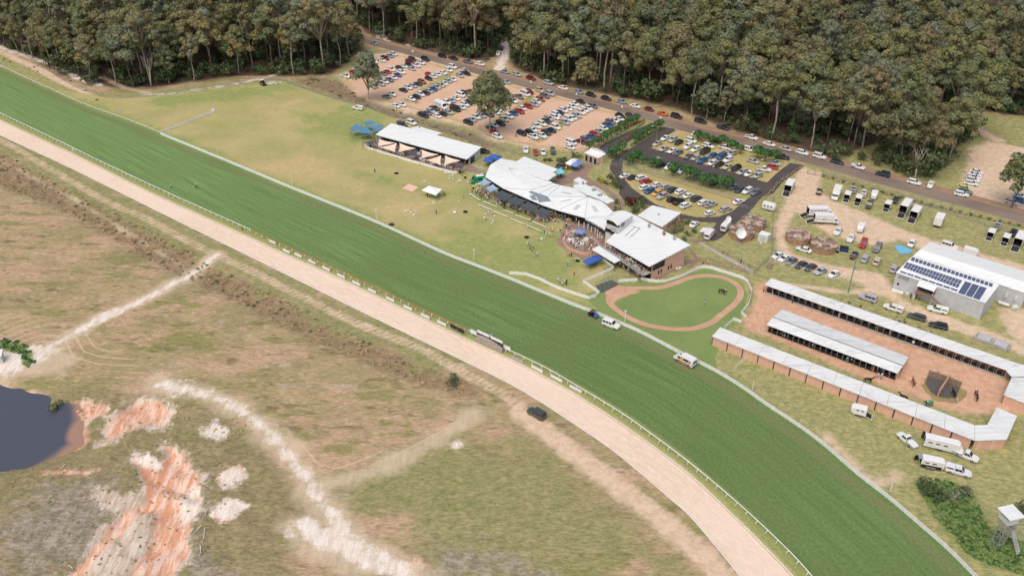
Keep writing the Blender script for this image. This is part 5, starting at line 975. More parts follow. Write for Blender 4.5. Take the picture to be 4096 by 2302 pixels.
for a, b in zip(arc[:-1], arc[1:]): wb(wallq(MB(), a, b, 0, 2.0, 2.0, .12), 'panel', FENCEW, r)
# ---- veranda roof, tower, function wing
X2 = lambda x, y, z: W(x, y, z, 'X2')
vr = [X2(*p) for p in ((60,375,3.3),(465,605,3.3),(500,420,3.7),(640,245,3.8),(560,315,3.6))]; r = wroot('veranda_roof', 'low white veranda roof with dark lettered fascia beside the tower', 'roof', vr); wb(MB().prism(vr, .2), 'roof', ROOF, r)
a, b = vr[0], vr[1]; d = (b - a).normalized(); nn = Vector((-d.y, d.x, 0)); nn = nn if nn.y < 0 else -nn; wb(wallq(MB(), a + nn * .06, b + nn * .06, 2.8, 3.35, 3.35, .06), 'fascia_sign', WALLW, r)
for k in range(3): wb(wallq(MB(), a.lerp(b, .22 + .24 * k) + nn * .1, a.lerp(b, .42 + .24 * k) + nn * .1, 2.95, 3.2, 3.2, .03), 'sign_lettering', SAILD, r)
for t in (.05, .35, .65, .95): p = a.lerp(b, t) - nn * .3; post(r, p.x, p.y, 3.2, .09, STEEL)
wb(wallq(MB(), a - nn * 3.2, b - nn * 2.6, 0, 3.1, 3.1), 'back_wall', DARK, r)
RF = [X2(485,850,5.5), X2(1380,1365,5.5), X2(2225,920,6.7), X2(1060,300,6.7)]
fw_ = wroot('function_wing', 'two-storey brick function wing under a broad white skillion roof', 'building', RF); rr = MB().prism(RF, .25); wb(rr, 'roof', ROOF, fw_)
g4 = lambda u, v: lerp4(RF, u, v)
W0, W1, W2_, W3 = g4(.03, .16), g4(.965, .1), g4(.965, .93), g4(.03, .93)
for nm, a, b, m in (('front_wall', W0, W1, DARK), ('end_wall', W1, W2_, BRICK), ('back_wall', W2_, W3, BRICK), ('inner_end_wall', W3, W0, WALLW)): wb(wallq(MB(), a, b, 0, a.z - .2, b.z - .2, .25), nm, m, fw_)
dd = (W2_ - W1); nE = Vector((dd.y, -dd.x, 0)).normalized(); nE = nE if nE.x > 0 else -nE
E_ = lambda u, z: Vector((*(W1.lerp(W2_, u))[:2], 0)) + nE * .14
def wpanel(a, b, z0, z1, nm, m, th=.06): wb(wallq(MB(), a, b, z0, z1, z1, th), nm, m, fw_)
wpanel(E_(.02, 0), E_(.38, 0), 3.0, 5.1, 'picture_window', WIN); wpanel(E_(.0, 0), E_(1, 0), 2.72, 2.86, 'band_course', CONC)
for u in (.2, .28, .5, .58): wpanel(E_(u, 0), E_(u + .04, 0), .9, 2.2, 'window', WIN)
wb(wallq(MB(), E_(.4, 0), E_(1.0, 0), 5.2, 5.55, 6.3, .05), 'gable_panel', WALLW, fw_)
fd = (W1 - W0).normalized(); fn = Vector((fd.y, -fd.x, 0)); fn = fn if fn.y < 0 else -fn
dk = [Vector((*W0[:2], 2.8)) - fd * 1.5, Vector((*W1[:2], 2.8)) + fd * .3, Vector((*W1[:2], 2.8)) + fd * .3 + fn * 3.2, Vector((*W0[:2], 2.8)) - fd * 1.5 + fn * 3.2]
wb(MB().prism(dk, .25), 'balcony_deck', CONC, fw_)
L_ = (dk[2] - dk[3]).length; n = int(L_ / 1.5); gl = MATS.setdefault('balcony glass', simple('balcony glass', (170,186,190), .1, .03, spec=.6, alpha=.45))
for k in range(n + 1): p = dk[3].lerp(dk[2], k / n); post(fw_, p.x, p.y, 3.8, .03, GREYM, 'baluster', 2.8)
wb(MB().tube([dk[3] + Vector((0, 0, 1.0)), dk[2] + Vector((0, 0, 1.0))], .035, 5), 'handrail', GREYM, fw_); wb(wallq(MB(), dk[3], dk[2], 2.9, 3.7, 3.7, .02), 'glass_balustrade', gl, fw_)
for k in range(5): p = dk[3].lerp(dk[2], .06 + .22 * k) - fn * .15; post(fw_, p.x, p.y, 5.3, .07)
for (x0, y0, x1, y1) in ((1080,555,880,740), (1185,585,980,770), (1005,530,1190,585)):
    P = [cast([rr], x0 + (x1 - x0) * t, y0 + (y1 - y0) * t, 'X2') for t in (0, .5, 1)]; wb(MB().tube(P, .09, 4), 'roof_flashing', STEEL, fw_)
for x, y, m in ((1370,555,GREYM), (1675,715,TIMBER), (1890,810,GREYM)): p = cast([rr], x, y, 'X2'); wb(MB().cyl((p.x, p.y, p.z + .4), .42, .9, 12).ball((p.x, p.y, p.z + .95), .5, 10, (1, 1, .6)), 'roof_vent', m, fw_)
# tower
TB = [X2(450,410,9.0), X2(725,528,9.0), X2(1055,300,9.0), X2(650,240,9.0)]; tw = wroot('judges_tower', 'white judges tower with curved barrel roof above the club', 'tower', TB)
b = MB(); n = 8
for k in range(n):
    t0, t1 = k / n, (k + 1) / n; h = lambda t: Vector((0, 0, 1.15 * math.sin(math.pi * (.08 + .84 * t)) - .3)); b.prism([TB[0].lerp(TB[1], t0) + h(t0), TB[0].lerp(TB[1], t1) + h(t1), TB[3].lerp(TB[2], t1) + h(t1), TB[3].lerp(TB[2], t0) + h(t0)], .12)
wb(b, 'barrel_roof', ROOF, tw, False); ti = inset(TB, .45)
ins = lambda u, v: Vector((*ti[0].lerp(ti[1], u).lerp(ti[3].lerp(ti[2], u), v)[:], 0))
c4 = [ins(0, .18), ins(1, .18), ins(1, 1), ins(0, 1)]
wb(MB().wall(c4, 0, 8.75, .2), 'wall', WALLW, tw)
f0, f1 = c4[0], c4[1]; tf = (f1 - f0).normalized(); tn_ = Vector((tf.y, -tf.x, 0)); tn_ = tn_ if tn_.y < 0 else -tn_
def tp(a, b, z0, z1, nm, m, off=.13): wb(wallq(MB(), f0.lerp(f1, a) + tn_ * off, f0.lerp(f1, b) + tn_ * off, z0, z1, z1, .06), nm, m, tw)
tp(.03, .97, 7.5, 8.7, 'judges_window', WIN); tp(-.02, 1.02, 4.7, 5.9, 'lower_window', WIN); tp(.3, .7, 4.3, 4.55, 'name_board', POST, .16)
s0, s1 = c4[1], c4[2]; sn = Vector(((s1 - s0).y, -(s1 - s0).x, 0)).normalized(); sn = sn if sn.x > 0 else -sn
for a_, b_ in ((.08, .2), (.24, .34)): wb(wallq(MB(), s0.lerp(s1, a_) + sn * .13, s0.lerp(s1, b_) + sn * .13, 7.4, 8.6, 8.6, .06), 'side_window', WIN, tw)
bd = [f0.lerp(f1, .55) + tn_ * .1, f1 + tn_ * .1, f1 + tn_ * 1.4, f0.lerp(f1, .55) + tn_ * 1.4]; wb(MB().prism([p + Vector((0, 0, 6.5)) for p in bd], .15), 'balcony', WALLW, tw); wb(wallq(MB(), bd[2], bd[3], 6.55, 7.4, 7.4, .04), 'balcony_glass', gl, tw)
# canopy, back building
cp = [X2(190,1010,3.0), X2(660,1295,3.0), X2(815,1220,3.0), X2(350,930,3.0)]; r = wroot('patio_canopy', 'white flat patio canopy below the function wing balcony', 'canopy', cp); wb(MB().prism(cp, .18), 'roof', ROOF, r)
for p in inset(cp, .3): post(r, p.x, p.y, 2.85, .07)
bb = [X2(1135,315,3.9), X2(1645,550,3.9), X2(2040,255,3.9), X2(1435,105,3.9)]; r = wroot('rear_wing', 'single-storey brick rear wing with flat white roof beside the drive', 'building', bb); wb(MB().prism(bb, .3), 'roof', ROOF, r); bi = inset(bb, .7)
for k in range(4): wb(wallq(MB(), bi[k], bi[(k + 1) % 4], 0, 3.65, 3.65, .22), 'wall', BRICK, r)
d_ = (bi[2] - bi[1]); nz = Vector((d_.y, -d_.x)).normalized(); nz = nz if nz.x > 0 else -nz
for k in range(7): wb(wallq(MB(), bi[1].lerp(bi[2], .3 + .09 * k) + nz * .12, bi[1].lerp(bi[2], .34 + .09 * k) + nz * .12, 1.6, 2.7, 2.7, .05), 'window', WIN, r)
p = X2(1570, 290, 4.1); wb(MB().cyl((p.x, p.y, 4.05), .35, .3, 10), 'roof_vent', GREYM, r)
# ---- ticket kiosk with sign parapet
kr = [V_(*p) for p in ((1875,132,2.9),(2122,222,2.9),(2238,158,3.3),(1978,72,3.3))]; r = wroot('entry_kiosk', 'small brick entry kiosk with curved white parapet sign', 'building', kr); wb(MB().prism(kr, .15), 'roof', ROOF, r); ki = inset(kr, .35)
for k in range(4): wb(wallq(MB(), ki[k], ki[(k + 1) % 4], 0, 2.7, 2.7, .15), 'wall', BRICK, r)
kd = (ki[1] - ki[0]); kn = Vector((kd.y, -kd.x)).normalized(); kn = kn if kn.y < 0 else -kn
for u in (.06, .38, .7): wb(wallq(MB(), ki[0].lerp(ki[1], u) + kn * .08, ki[0].lerp(ki[1], u + .16) + kn * .08, 0, 2.2, 2.2, .06), 'doorway', DARK, r); wb(wallq(MB(), ki[0].lerp(ki[1], u + .17) + kn * .1, ki[0].lerp(ki[1], u + .27) + kn * .1, 0, 2.2, 2.2, .05), 'door', FASC, r)
for k in range(8):
    t0, t1 = k / 8, (k + 1) / 8; zz = 3.9 + .5 * math.sin(math.pi * (t0 + t1) / 2); wb(wallq(MB(), kr[3].lerp(kr[2], t0), kr[3].lerp(kr[2], t1), 3.25, zz, zz, .1), 'parapet_panel', WALLW, r)
# ---- gazebos
def gazebo(pts, mat, label, zt=2.3, peak=.9, group='pop-up gazebos', legs=GREYM, stripe=None):
    r = wroot('gazebo', label, 'gazebo', pts, group); n = len(pts); c = sum(pts, Vector()) / n + Vector((0, 0, peak)); b = MB()
    for k in range(n):
        a, d = pts[k], pts[(k + 1) % n]; b.poly([a, d, c]); b.poly([a, d, d - Vector((0, 0, .25)), a - Vector((0, 0, .25))]); b.poly([a - Vector((0, 0, .03)), c - Vector((0, 0, .03)), d - Vector((0, 0, .03))])
    wb(b, 'canopy', mat, r)
    for p in inset(pts, .08): post(r, p.x, p.y, zt, .03, legs, 'leg')
    return r
GZ = lambda pp, c, m, l, z=2.3, pk=.9: gazebo([W(x, y, z, c) for x, y in pp], m, l, z, pk)
GZ([(720,778),(795,733),(925,770),(865,830)], 'J', TENTW, 'white marquee standing alone on the lawn', 2.4, .7); GZ([(1335,485),(1365,445),(1450,460),(1430,500)], 'J', TENTB, 'blue gazebo at the left of the pair behind the club'); GZ([(1385,445),(1425,415),(1528,438),(1490,475)], 'J', TENTB, 'blue gazebo at the right of the pair behind the club')
GZ([(0,1250),(130,1330),(420,1200),(270,1120)], 'X2', TENTB, 'bright blue gazebo beside the patio canopy'); GZ([(1105,540),(1370,620),(1500,490),(1230,415)], 'X9', TENTL, 'faded blue gazebo over the round terrace', 2.5, .5)
GZ([(1550,305),(1640,345),(1770,245),(1690,225)], 'X1', TENTW, 'white gazebo next to the entry kiosk'); GZ([(1635,345),(1745,375),(1870,290),(1765,245)], 'X1', TENTL, 'faded blue gazebo next to the entry kiosk'); GZ([(1375,445),(1410,500),(1545,475),(1480,380)], 'X1', TENTT, 'turquoise branded gazebo at the club corner'); GZ([(2230,95),(2285,120),(2375,80),(2315,45)], 'X1', TENTB, 'small blue gazebo behind the entry kiosk')
# ---- round brick terrace
tc = spline(np.array([tuple(W(x, y, 0.9, 'X9'))[:2] for x, y in ((760,820),(850,960),(1050,1090),(1300,1180),(1600,1190),(1850,1090),(1900,980),(1850,860),(1700,720),(1500,590),(1250,480),(1100,470),(900,560),(790,690))]), 40, True)[:-1]
r = wroot('round_terrace', 'round brick terrace with curved wall and railing in front of the tower', 'terrace', tc); wb(MB().prism([Vector((p[0], p[1], .5)) for p in tc], .5), 'floor', pave, r)
wb(MB().wall(list(map(tuple, tc[:26])), 0, .9, .25, False), 'low_wall', BRICK, r); wb(MB().wall(list(map(tuple, tc[26:])), .4, .75, .5, False), 'seat_wall', BRICK, r)
for p in tc[:24]: post(r, p[0], p[1], 1.7, .025, GREYM, 'baluster', .85)
wb(MB().tube([(p[0], p[1], 1.7) for p in tc[:24]], .03, 5), 'handrail', GREYM, r)
# ---- solar shed and long shed
X3 = lambda x, y, z: W(x, y, z, 'X3')
SH = [X3(205,595,5.4), X3(1860,1160,5.4), X3(2120,825,6.6), X3(515,290,6.6)]; sh = wroot('solar_shed', 'pale grey two-storey shed with rows of solar panels', 'building', SH); wb(MB().prism(SH, .2), 'roof', ROOF, sh); si = [lerp4(SH, u, v) for u, v in ((.006, .02), (.994, .02), (.994, .98), (.006, .98))]
for k, nm in enumerate(('front_wall', 'end_wall', 'back_wall', 'end_wall')): a, b = si[k], si[(k + 1) % 4]; wb(wallq(MB(), a, b, 0, a.z - .18, b.z - .18, .15), nm, WALLG, sh)
PANEL = simple('solar cell', (88,98,126), .25, .1, spec=.6); s4 = lambda x, y: cast([MB().prism(SH, .2)], x, y, 'X3')
def panels(q, nu, nv, gap=.05):
    Q = [s4(*p) for p in q]
    for i in range(nu):
        for j in range(nv):
            P = [lerp4(Q, (i + gap) / nu, (j + gap) / nv), lerp4(Q, (i + 1 - gap) / nu, (j + gap) / nv), lerp4(Q, (i + 1 - gap) / nu, (j + 1 - gap) / nv), lerp4(Q, (i + gap) / nu, (j + 1 - gap) / nv)]
            wb(MB().prism([p + Vector((0, 0, .06)) for p in P], .05), 'solar_panel', PANEL, sh)
panels([(465,378),(1985,876),(2012,806),(500,306)], 20, 1, .09); panels([(335,510),(1350,890),(1435,745),(405,405)], 18, 2, .06); panels([(1345,975),(1755,1110),(1895,890),(1480,760)], 3, 6, .05); panels([(270,590),(1340,955),(1360,925),(285,565)], 8, 1, .06)
fd_ = (si[1] - si[0]); fd_.z = 0; Lf = fd_.length; fd_.normalize(); sn_ = Vector((fd_.y, -fd_.x, 0)); sn_ = sn_ if sn_.y < 0 else -sn_; fp = lambda d, o=.1: Vector((*si[0][:2], 0)) + fd_ * d + sn_ * o
def fpan(d0, d1, z0, z1, nm, m, o=.1, th=.06): wb(wallq(MB(), fp(d0, o), fp(d1, o), z0, z1, z1, th), nm, m, sh)
for d0, d1 in ((.7, 1.5), (1.6, 2.8), (2.9, 3.6)): fpan(d0, d1, 3.9, 5.0, 'window', FASC)
fpan(.9, 1.4, 1.7, 2.4, 'small_window', DARK)
pb = [fp(6.3, .1) + Vector((0, 0, 5.2)), fp(11.0, .1) + Vector((0, 0, 5.2)), fp(11.0, 2.2) + Vector((0, 0, 4.7)), fp(6.3, 2.2) + Vector((0, 0, 4.7))]; wb(MB().prism(pb, .08), 'porch_roof', ROOF, sh); pf = [Vector((p.x, p.y, 2.6)) for p in pb]; wb(MB().prism(pf, .15), 'porch_deck', TIMBER, sh); fpan(6.4, 10.9, 2.7, 4.6, 'porch_recess', DARK, .12)
for d0 in (6.4, 10.9): p = fp(d0, 2.1); post(sh, p.x, p.y, 4.6, .06, WALLW)
wb(wallq(MB(), fp(6.3, 2.15), fp(11, 2.15), 2.65, 3.2, 3.2, .05), 'porch_rail', TIMBER, sh)
RSTR = simple('rust red stringer', (150,96,84), .7)
for o in (1.3, 2.1): wb(MB().tube([fp(11.1, o) + Vector((0, 0, 2.5)), fp(15.2, o) + Vector((0, 0, .1))], .08, 4), 'stair_stringer', RSTR, sh); wb(MB().tube([fp(11.1, o) + Vector((0, 0, 3.4)), fp(15.2, o) + Vector((0, 0, 1.0))], .04, 4), 'stair_rail', WALLG, sh)
for k in range(12): p = fp(11.3 + k * .33, 1.7); wb(MB().box((p.x, p.y, 2.4 - k * .195), (.28, .8, .04), math.atan2(fd_.y, fd_.x)), 'stair_tread', TIMBER, sh)
p = fp(4.3, .6); wb(MB().box((p.x, p.y, .45), (1.0, .5, .9), math.atan2(fd_.y, fd_.x)), 'air_conditioner', WALLW, sh)
for k in range(4): p = fp(.6 + k * .75, .8); wb(MB().cyl((p.x, p.y, .22), .45, .44, 10), 'white_drum', PLAST, sh)
LS = [X3(528,283,5.0), X3(2620,985,5.0), X3(2620,785,6.3), X3(650,172,6.3)]; LS2 = [X3(650,172,6.3), X3(2620,785,6.3), X3(2620,585,5.0), X3(840,30,5.0)]
r = wroot('long_shed', 'long white gabled shed behind the solar shed', 'building', LS); wb(MB().prism(LS, .15), 'front_roof', ROOF, r); wb(MB().prism(LS2, .15), 'back_roof', ROOF, r)
l0, l1, l2, l3 = LS[0].lerp(LS[3], .06), LS[1].lerp(LS[2], .06), LS2[2].lerp(LS2[1], .06), LS2[3].lerp(LS2[0], .06)
for a, b in ((l0, l1), (l1, l2), (l2, l3), (l3, l0)): wb(wallq(MB(), a, b, 0, 4.9, 4.9, .15), 'wall', WALLG, r)
for u in (.86, .94): p = l0.lerp(l1, u); wb(MB().box((p.x, p.y - .15, 2.6), (1.5, .3, 1.3), .3), 'window', WALLW, r)
# ---- stables
def stable(name, label, front, back, zf, zb, bays, fw, mats, front_open=True, wall_front=None, root=None):
    """front / back eave lines as point pairs in the photograph"""
    f0, f1 = W(*front[0][:2], zf, front[0][2]), W(*front[1][:2], zf, front[1][2]); b0, b1 = W(*back[0][:2], zb, back[0][2]), W(*back[1][:2], zb, back[1][2])
    r = root or wroot(name, label, 'stable', [f0, f1, b0, b1]); n = max(2, bays // 4)
    for k in range(n):
        u0, u1 = k / n, (k + 1) / n - .001; wb(MB().prism([f0.lerp(f1, u0), f0.lerp(f1, u1), b0.lerp(b1, u1), b0.lerp(b1, u0)], .1), 'roof_sheet', SROOF, r)
    g = lambda u, v: lerp4([f0, f1, b1, b0], u, v)
    return r, g, (f0, f1, b0, b1)
r, g, c = stable('stable_block', 'far long stable row with open stalls facing the court', ((905,600,'F'), (2390,700,'G')), ((965,530,'F'), (2530,640,'G')), 2.7, 3.2, 36, 0, None)
wb(wallq(MB(), g(.003, .92), g(.997, .92), 0, 3.0, 3.0), 'back_wall', BRICK, r)
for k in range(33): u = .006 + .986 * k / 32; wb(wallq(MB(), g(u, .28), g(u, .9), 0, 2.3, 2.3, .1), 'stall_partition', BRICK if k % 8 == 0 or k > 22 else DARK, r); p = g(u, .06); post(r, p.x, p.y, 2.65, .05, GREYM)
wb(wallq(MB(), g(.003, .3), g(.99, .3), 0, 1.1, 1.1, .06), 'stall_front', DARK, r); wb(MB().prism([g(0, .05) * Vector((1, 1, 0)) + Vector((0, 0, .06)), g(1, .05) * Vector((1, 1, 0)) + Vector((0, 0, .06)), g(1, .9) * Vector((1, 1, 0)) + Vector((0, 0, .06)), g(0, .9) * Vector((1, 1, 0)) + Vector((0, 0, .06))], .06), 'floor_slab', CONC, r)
q = [W(2390,700,2.7,'G'), W(2450,770,2.7,'G'), W(2720,755,3.1,'G'), W(2600,650,3.1,'G'), W(2530,640,3.2,'G')]; wb(MB().prism(q, .1), 'corner_roof', SROOF, r)
q2 = [W(2450,775,2.7,'G'), W(2370,950,2.7,'G'), W(2720,1090,2.7,'G'), W(2720,770,3.1,'G')]; wb(MB().prism(q2, .1), 'wing_roof', SROOF, r); qi = inset(q2, .5); wb(wallq(MB(), qi[1], qi[2], 0, 2.5, 2.5), 'wing_wall', BRICK, r); wb(wallq(MB(), qi[0], qi[1], 0, 2.5, 2.5), 'wing_front', DARK, r)
r, g, c = stable('stable_block', 'middle double stable block with open stalls on its near side', ((920,1000,'F'), (1300,735,'G')), ((985,925,'F'), (1360,660,'G')), 2.6, 3.5, 24, 0, None)
r, g2, c2 = stable('', '', ((1075,845,'F'), (1415,570,'G')), ((985,925,'F'), (1360,660,'G')), 2.6, 3.46, 24, 0, None, root=r)
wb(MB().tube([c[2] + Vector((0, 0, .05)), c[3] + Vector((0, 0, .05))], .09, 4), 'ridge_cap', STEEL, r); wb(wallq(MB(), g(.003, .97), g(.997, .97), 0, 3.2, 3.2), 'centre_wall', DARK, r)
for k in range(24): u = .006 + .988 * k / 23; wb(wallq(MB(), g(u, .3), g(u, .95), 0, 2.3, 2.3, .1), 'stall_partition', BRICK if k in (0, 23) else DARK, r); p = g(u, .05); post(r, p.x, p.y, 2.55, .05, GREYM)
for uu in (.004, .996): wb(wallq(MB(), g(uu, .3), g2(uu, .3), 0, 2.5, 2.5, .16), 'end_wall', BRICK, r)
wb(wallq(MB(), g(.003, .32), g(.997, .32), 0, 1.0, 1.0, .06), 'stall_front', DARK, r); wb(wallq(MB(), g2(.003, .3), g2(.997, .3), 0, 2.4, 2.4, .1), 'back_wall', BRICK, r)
r, g, c = stable('stable_block', 'near long brick stable block with angled right end', ((370,1115,'F'), (2080,1410,'G')), ((455,1025,'F'), (2080,1255,'G')), 2.8, 3.2, 40, 0, None)
n = 15
for k in range(n):
    u0, u1 = .004 + .99 * k / n, .004 + .99 * (k + 1) / n - .003; wb(wallq(MB(), g(u0, .08), g(u1, .08), 0, 1.75, 1.75, .2), 'brick_panel', BRICK, r); wb(wallq(MB(), g(u0, .08), g(u1, .08), 1.85, 2.6, 2.6, .18), 'upper_panel', BRICK, r); p = g(u0, .05); post(r, p.x, p.y, 2.7, .09, STEEL if k % 3 == 0 else POST)
wb(wallq(MB(), g(.004, .11), g(.994, .11), 0, 2.6, 2.6, .05), 'slot_shade', DARK, r); wb(wallq(MB(), g(.003, .08), g(.003, .92), 0, 2.7, 3.0), 'end_wall', BRICK, r); wb(wallq(MB(), g(.003, .6), g(.997, .6), 0, 2.8, 2.8, .1), 'inner_wall', DARK, r)  # near-black sheet stands in for shade behind the ventilation slot
q = [W(2080,1255,3.2,'G'), W(2080,1410,2.8,'G'), W(2400,1400,2.8,'G'), W(2200,1250,3.2,'G')]; wb(MB().prism(q, .1), 'corner_roof', SROOF, r)
q = [W(2205,1250,3.2,'G'), W(2400,1400,2.8,'G'), W(2505,1160,2.8,'G'), W(2300,1075,3.2,'G')]; wb(MB().prism(q, .1), 'wing_roof', SROOF, r)
A_, B_, C_ = W(2085,1400,2.8,'G'), W(2392,1392,2.8,'G'), W(2492,1165,2.8,'G')
for a, b in ((A_, B_), (B_, C_)): wb(wallq(MB(), a, b, 0, 1.75, 1.75), 'brick_panel', BRICK, r); wb(wallq(MB(), a, b, 1.85, 2.6, 2.6), 'upper_panel', BRICK, r)
wb(wallq(MB(), W(2305,1085,3.1,'G'), C_, 0, 2.8, 2.6), 'end_wall', BRICK, r)
# ---- water tanks
def tank_top():
    t = NT('mossy tank lid'); n = t.noise(.5, 5, .75); n2 = t.noise(.9, 4, .7); c = t.mix(t.ss(n, .42, .56), lin((196,168,146)), lin((104,92,84))); c = t.mix(t.ss(n2, .56, .66, 0, .8), c, lin((150,152,150))); t.l.new(c, t.b.inputs['Base Color']); t.b.inputs['Roughness'].default_value = .9; return t.m
TT = tank_top(); TS = simple('stained tank wall', (170,134,108), .9, .3, .9)
for i, (x, y, l) in enumerate(((2969,919,'brown concrete tank nearest the function wing'), (3015.6,881,'brown concrete tank behind the dish, farthest back'), (3196,935,'brown concrete tank with dark mossy lid in the yard'), (3297,971,'brown concrete tank beside the blue skip bin'))):
    p = W(x, y, 2.1); r = thing('water_tank', l, 'tank', (p.x, p.y, 0), 0, 'concrete water tanks'); MB().cyl((0, 0, 1.05), 3.85, 2.1, 40).build('wall', TS, r, False); MB().cyl((0, 0, 2.12), 3.9, .14, 40).build('lid', TT, r)
    for k in range(12): a = k * .52; MB().box((3.87 * math.cos(a), 3.87 * math.sin(a), 1.1), (.04, .1, 1.5), a).build('stain_strip', CONC, r)
    MB().box((-1.8, -1.6, 2.24), (.9, .7, .1)).build('hatch', WALLW if i > 1 else CONC, r)
p = W(2949, 902, 3.6); r = thing('satellite_dish', 'large white satellite dish beside the nearest tank', 'dish', (p.x, p.y - 4.6, 0)); dish(r, (0, 0, 3.4), 1.65, (R(58), 0, R(12)), 'reflector'); MB().cyl((0, .1, 1.7), .12, 3.4, 8).build('mast', GREYM, r); MB().box((0, 0, .1), (1.4, 1.4, .2)).build('base', CONC, r)
cb = [W(2880 + x / 9.9, 840 + y / 9.9, 2.4) for x, y in ((1530,940), (1900,1025), (2035,920), (1650,805))]; r = wroot('container', 'white site container on the grass beside the tank', 'container', cb); wb(MB().wall(inset(cb, .06), 0, 2.35, .1), 'wall', WALLW, r); wb(MB().prism(cb, .08), 'roof', ROOF, r); wb(wallq(MB(), cb[0].lerp(cb[1], .25) + Vector((-.03, -.06, 0)), cb[0].lerp(cb[1], .75) + Vector((-.03, -.06, 0)), .5, 1.6, 1.6, .03), 'panel', WALLG, r)
# ---- round wash yard
yc = [W(x, y, .0, 'X7') for x, y in ((845,120),(820,215),(880,310),(960,365),(1080,385),(1180,370),(1225,260),(1040,185))]; r = wroot('wash_bay', 'round brick horse wash bay divided by a timber wall', 'wash bay', yc); wb(MB().prism([p + Vector((0, 0, .04)) for p in yc], .04), 'floor', TRAYF, r)
for a, b, nm in ((yc[0], yc[7], 'wall'), (yc[7], yc[6], 'wall')): wb(wallq(MB(), a, b, 0, 1.7, 1.7, .2), nm, TIMBER, r)
wb(wallq(MB(), W(1085,175,0,'X7'), W(960,365,0,'X7'), 0, 1.9, 1.9, .35), 'dividing_wall', simple('faded timber wall', (186,150,126), .9, .15), r)
sheet('grass_island', w2([(800,170),(770,230),(830,320),(930,400),(1080,430),(1220,420),(1300,360),(1290,290),(1235,265),(1050,190),(850,120)], 'X7'), .008, mat_land('trampled grass', ((140,132,84), (160,140,98), .2), grain=.2), None, 2, .4)
# ---- lookout tower
X4 = lambda x, y, z: W(x, y, z, 'X4')
tc_ = [X4(515,1075,0), X4(620,1230,0), X4(745,1200,0)]; base = tc_ + [tc_[0] + tc_[2] - tc_[1]]; top = [b_.lerp(sum(base, Vector()) / 4, .1) + Vector((.25, 0, 7.2)) for b_ in base]
# snap cabin over the legs
lt = wroot('lookout_tower', 'steel lattice lookout tower with white cabin at lower right', 'tower', base); cc = sum(base, Vector()) / 4
for k in range(4):
    wb(MB().tube([base[k], top[k]], .07, 6), 'leg', GREYM, lt)
    for lv in range(4):
        a0, a1 = base[k].lerp(top[k], lv / 4), base[k].lerp(top[k], (lv + 1) / 4); j = (k + 1) % 4; b0, b1 = base[j].lerp(top[j], lv / 4), base[j].lerp(top[j], (lv + 1) / 4); wb(MB().tube([a1, b1], .04, 4), 'girt', GREYM, lt); wb(MB().tube([a0, b1] if lv % 2 else [b0, a1], .035, 4), 'brace', GREYM, lt)
cx, cy = sum(top, Vector())[0] / 4, sum(top, Vector())[1] / 4; rz = math.atan2((base[2] - base[1]).y, (base[2] - base[1]).x)
wb(MB().box((cx, cy, 7.3), (2.5, 2.5, .15), rz), 'floor', GREYM, lt); wb(MB().box((cx, cy, 7.95), (2.4, 2.4, 1.15), rz), 'cabin_wall', WALLW, lt); wb(MB().box((cx, cy, 8.9), (2.2, 2.2, .75), rz), 'window_band', WIN, lt); wb(MB().box((cx, cy, 9.35), (3.4, 3.4, .14), rz), 'roof', ROOF, lt)
for s in (-1, 1):
    for q_ in (-1, 1): px, py = cx + 1.1 * (s * math.cos(rz) - q_ * math.sin(rz)), cy + 1.1 * (s * math.sin(rz) + q_ * math.cos(rz)); post(lt, px, py, 9.3, .06, WALLW, 'corner_post', 7.4)
dx_ = Vector((math.cos(rz), math.sin(rz), 0)); dyv = Vector((-dx_.y, dx_.x, 0)); so = Vector((cx, cy, 0)) + dx_ * 2.3
wb(MB().box(tuple(so + dx_ * .6 + dyv * .9 + Vector((0, 0, 3.6))), (1.3, 1.2, .1), rz), 'landing', GREYM, lt)
for fl, (z0, z1, y0, y1) in enumerate(((0.1, 3.6, -2.6, .4), (3.6, 7.3, 1.4, -1.6))):
    for s in (0, .9): P = [so + dx_ * (s + (.35 if fl else 0)) + dyv * y0 + Vector((0, 0, z0)), so + dx_ * (s + (.35 if fl else 0)) + dyv * y1 + Vector((0, 0, z1))]; wb(MB().tube(P, .06, 4), 'stair_stringer', GREYM, lt); wb(MB().tube([p + Vector((0, 0, 1)) for p in P], .03, 4), 'stair_rail', GREYM, lt)
    for k in range(14): t_ = (k + .5) / 14; p = so + dx_ * (.45 + (.35 if fl else 0)) + dyv * (y0 + (y1 - y0) * t_); wb(MB().box((p.x, p.y, z0 + (z1 - z0) * t_), (.85, .2, .04), rz), 'stair_tread', WALLG, lt)
for s in (0, .9): wb(MB().tube([so + dx_ * s + dyv * .9 + Vector((0, 0, 3.6)), so + dx_ * s + dyv * .9], .05, 4), 'landing_post', GREYM, lt)
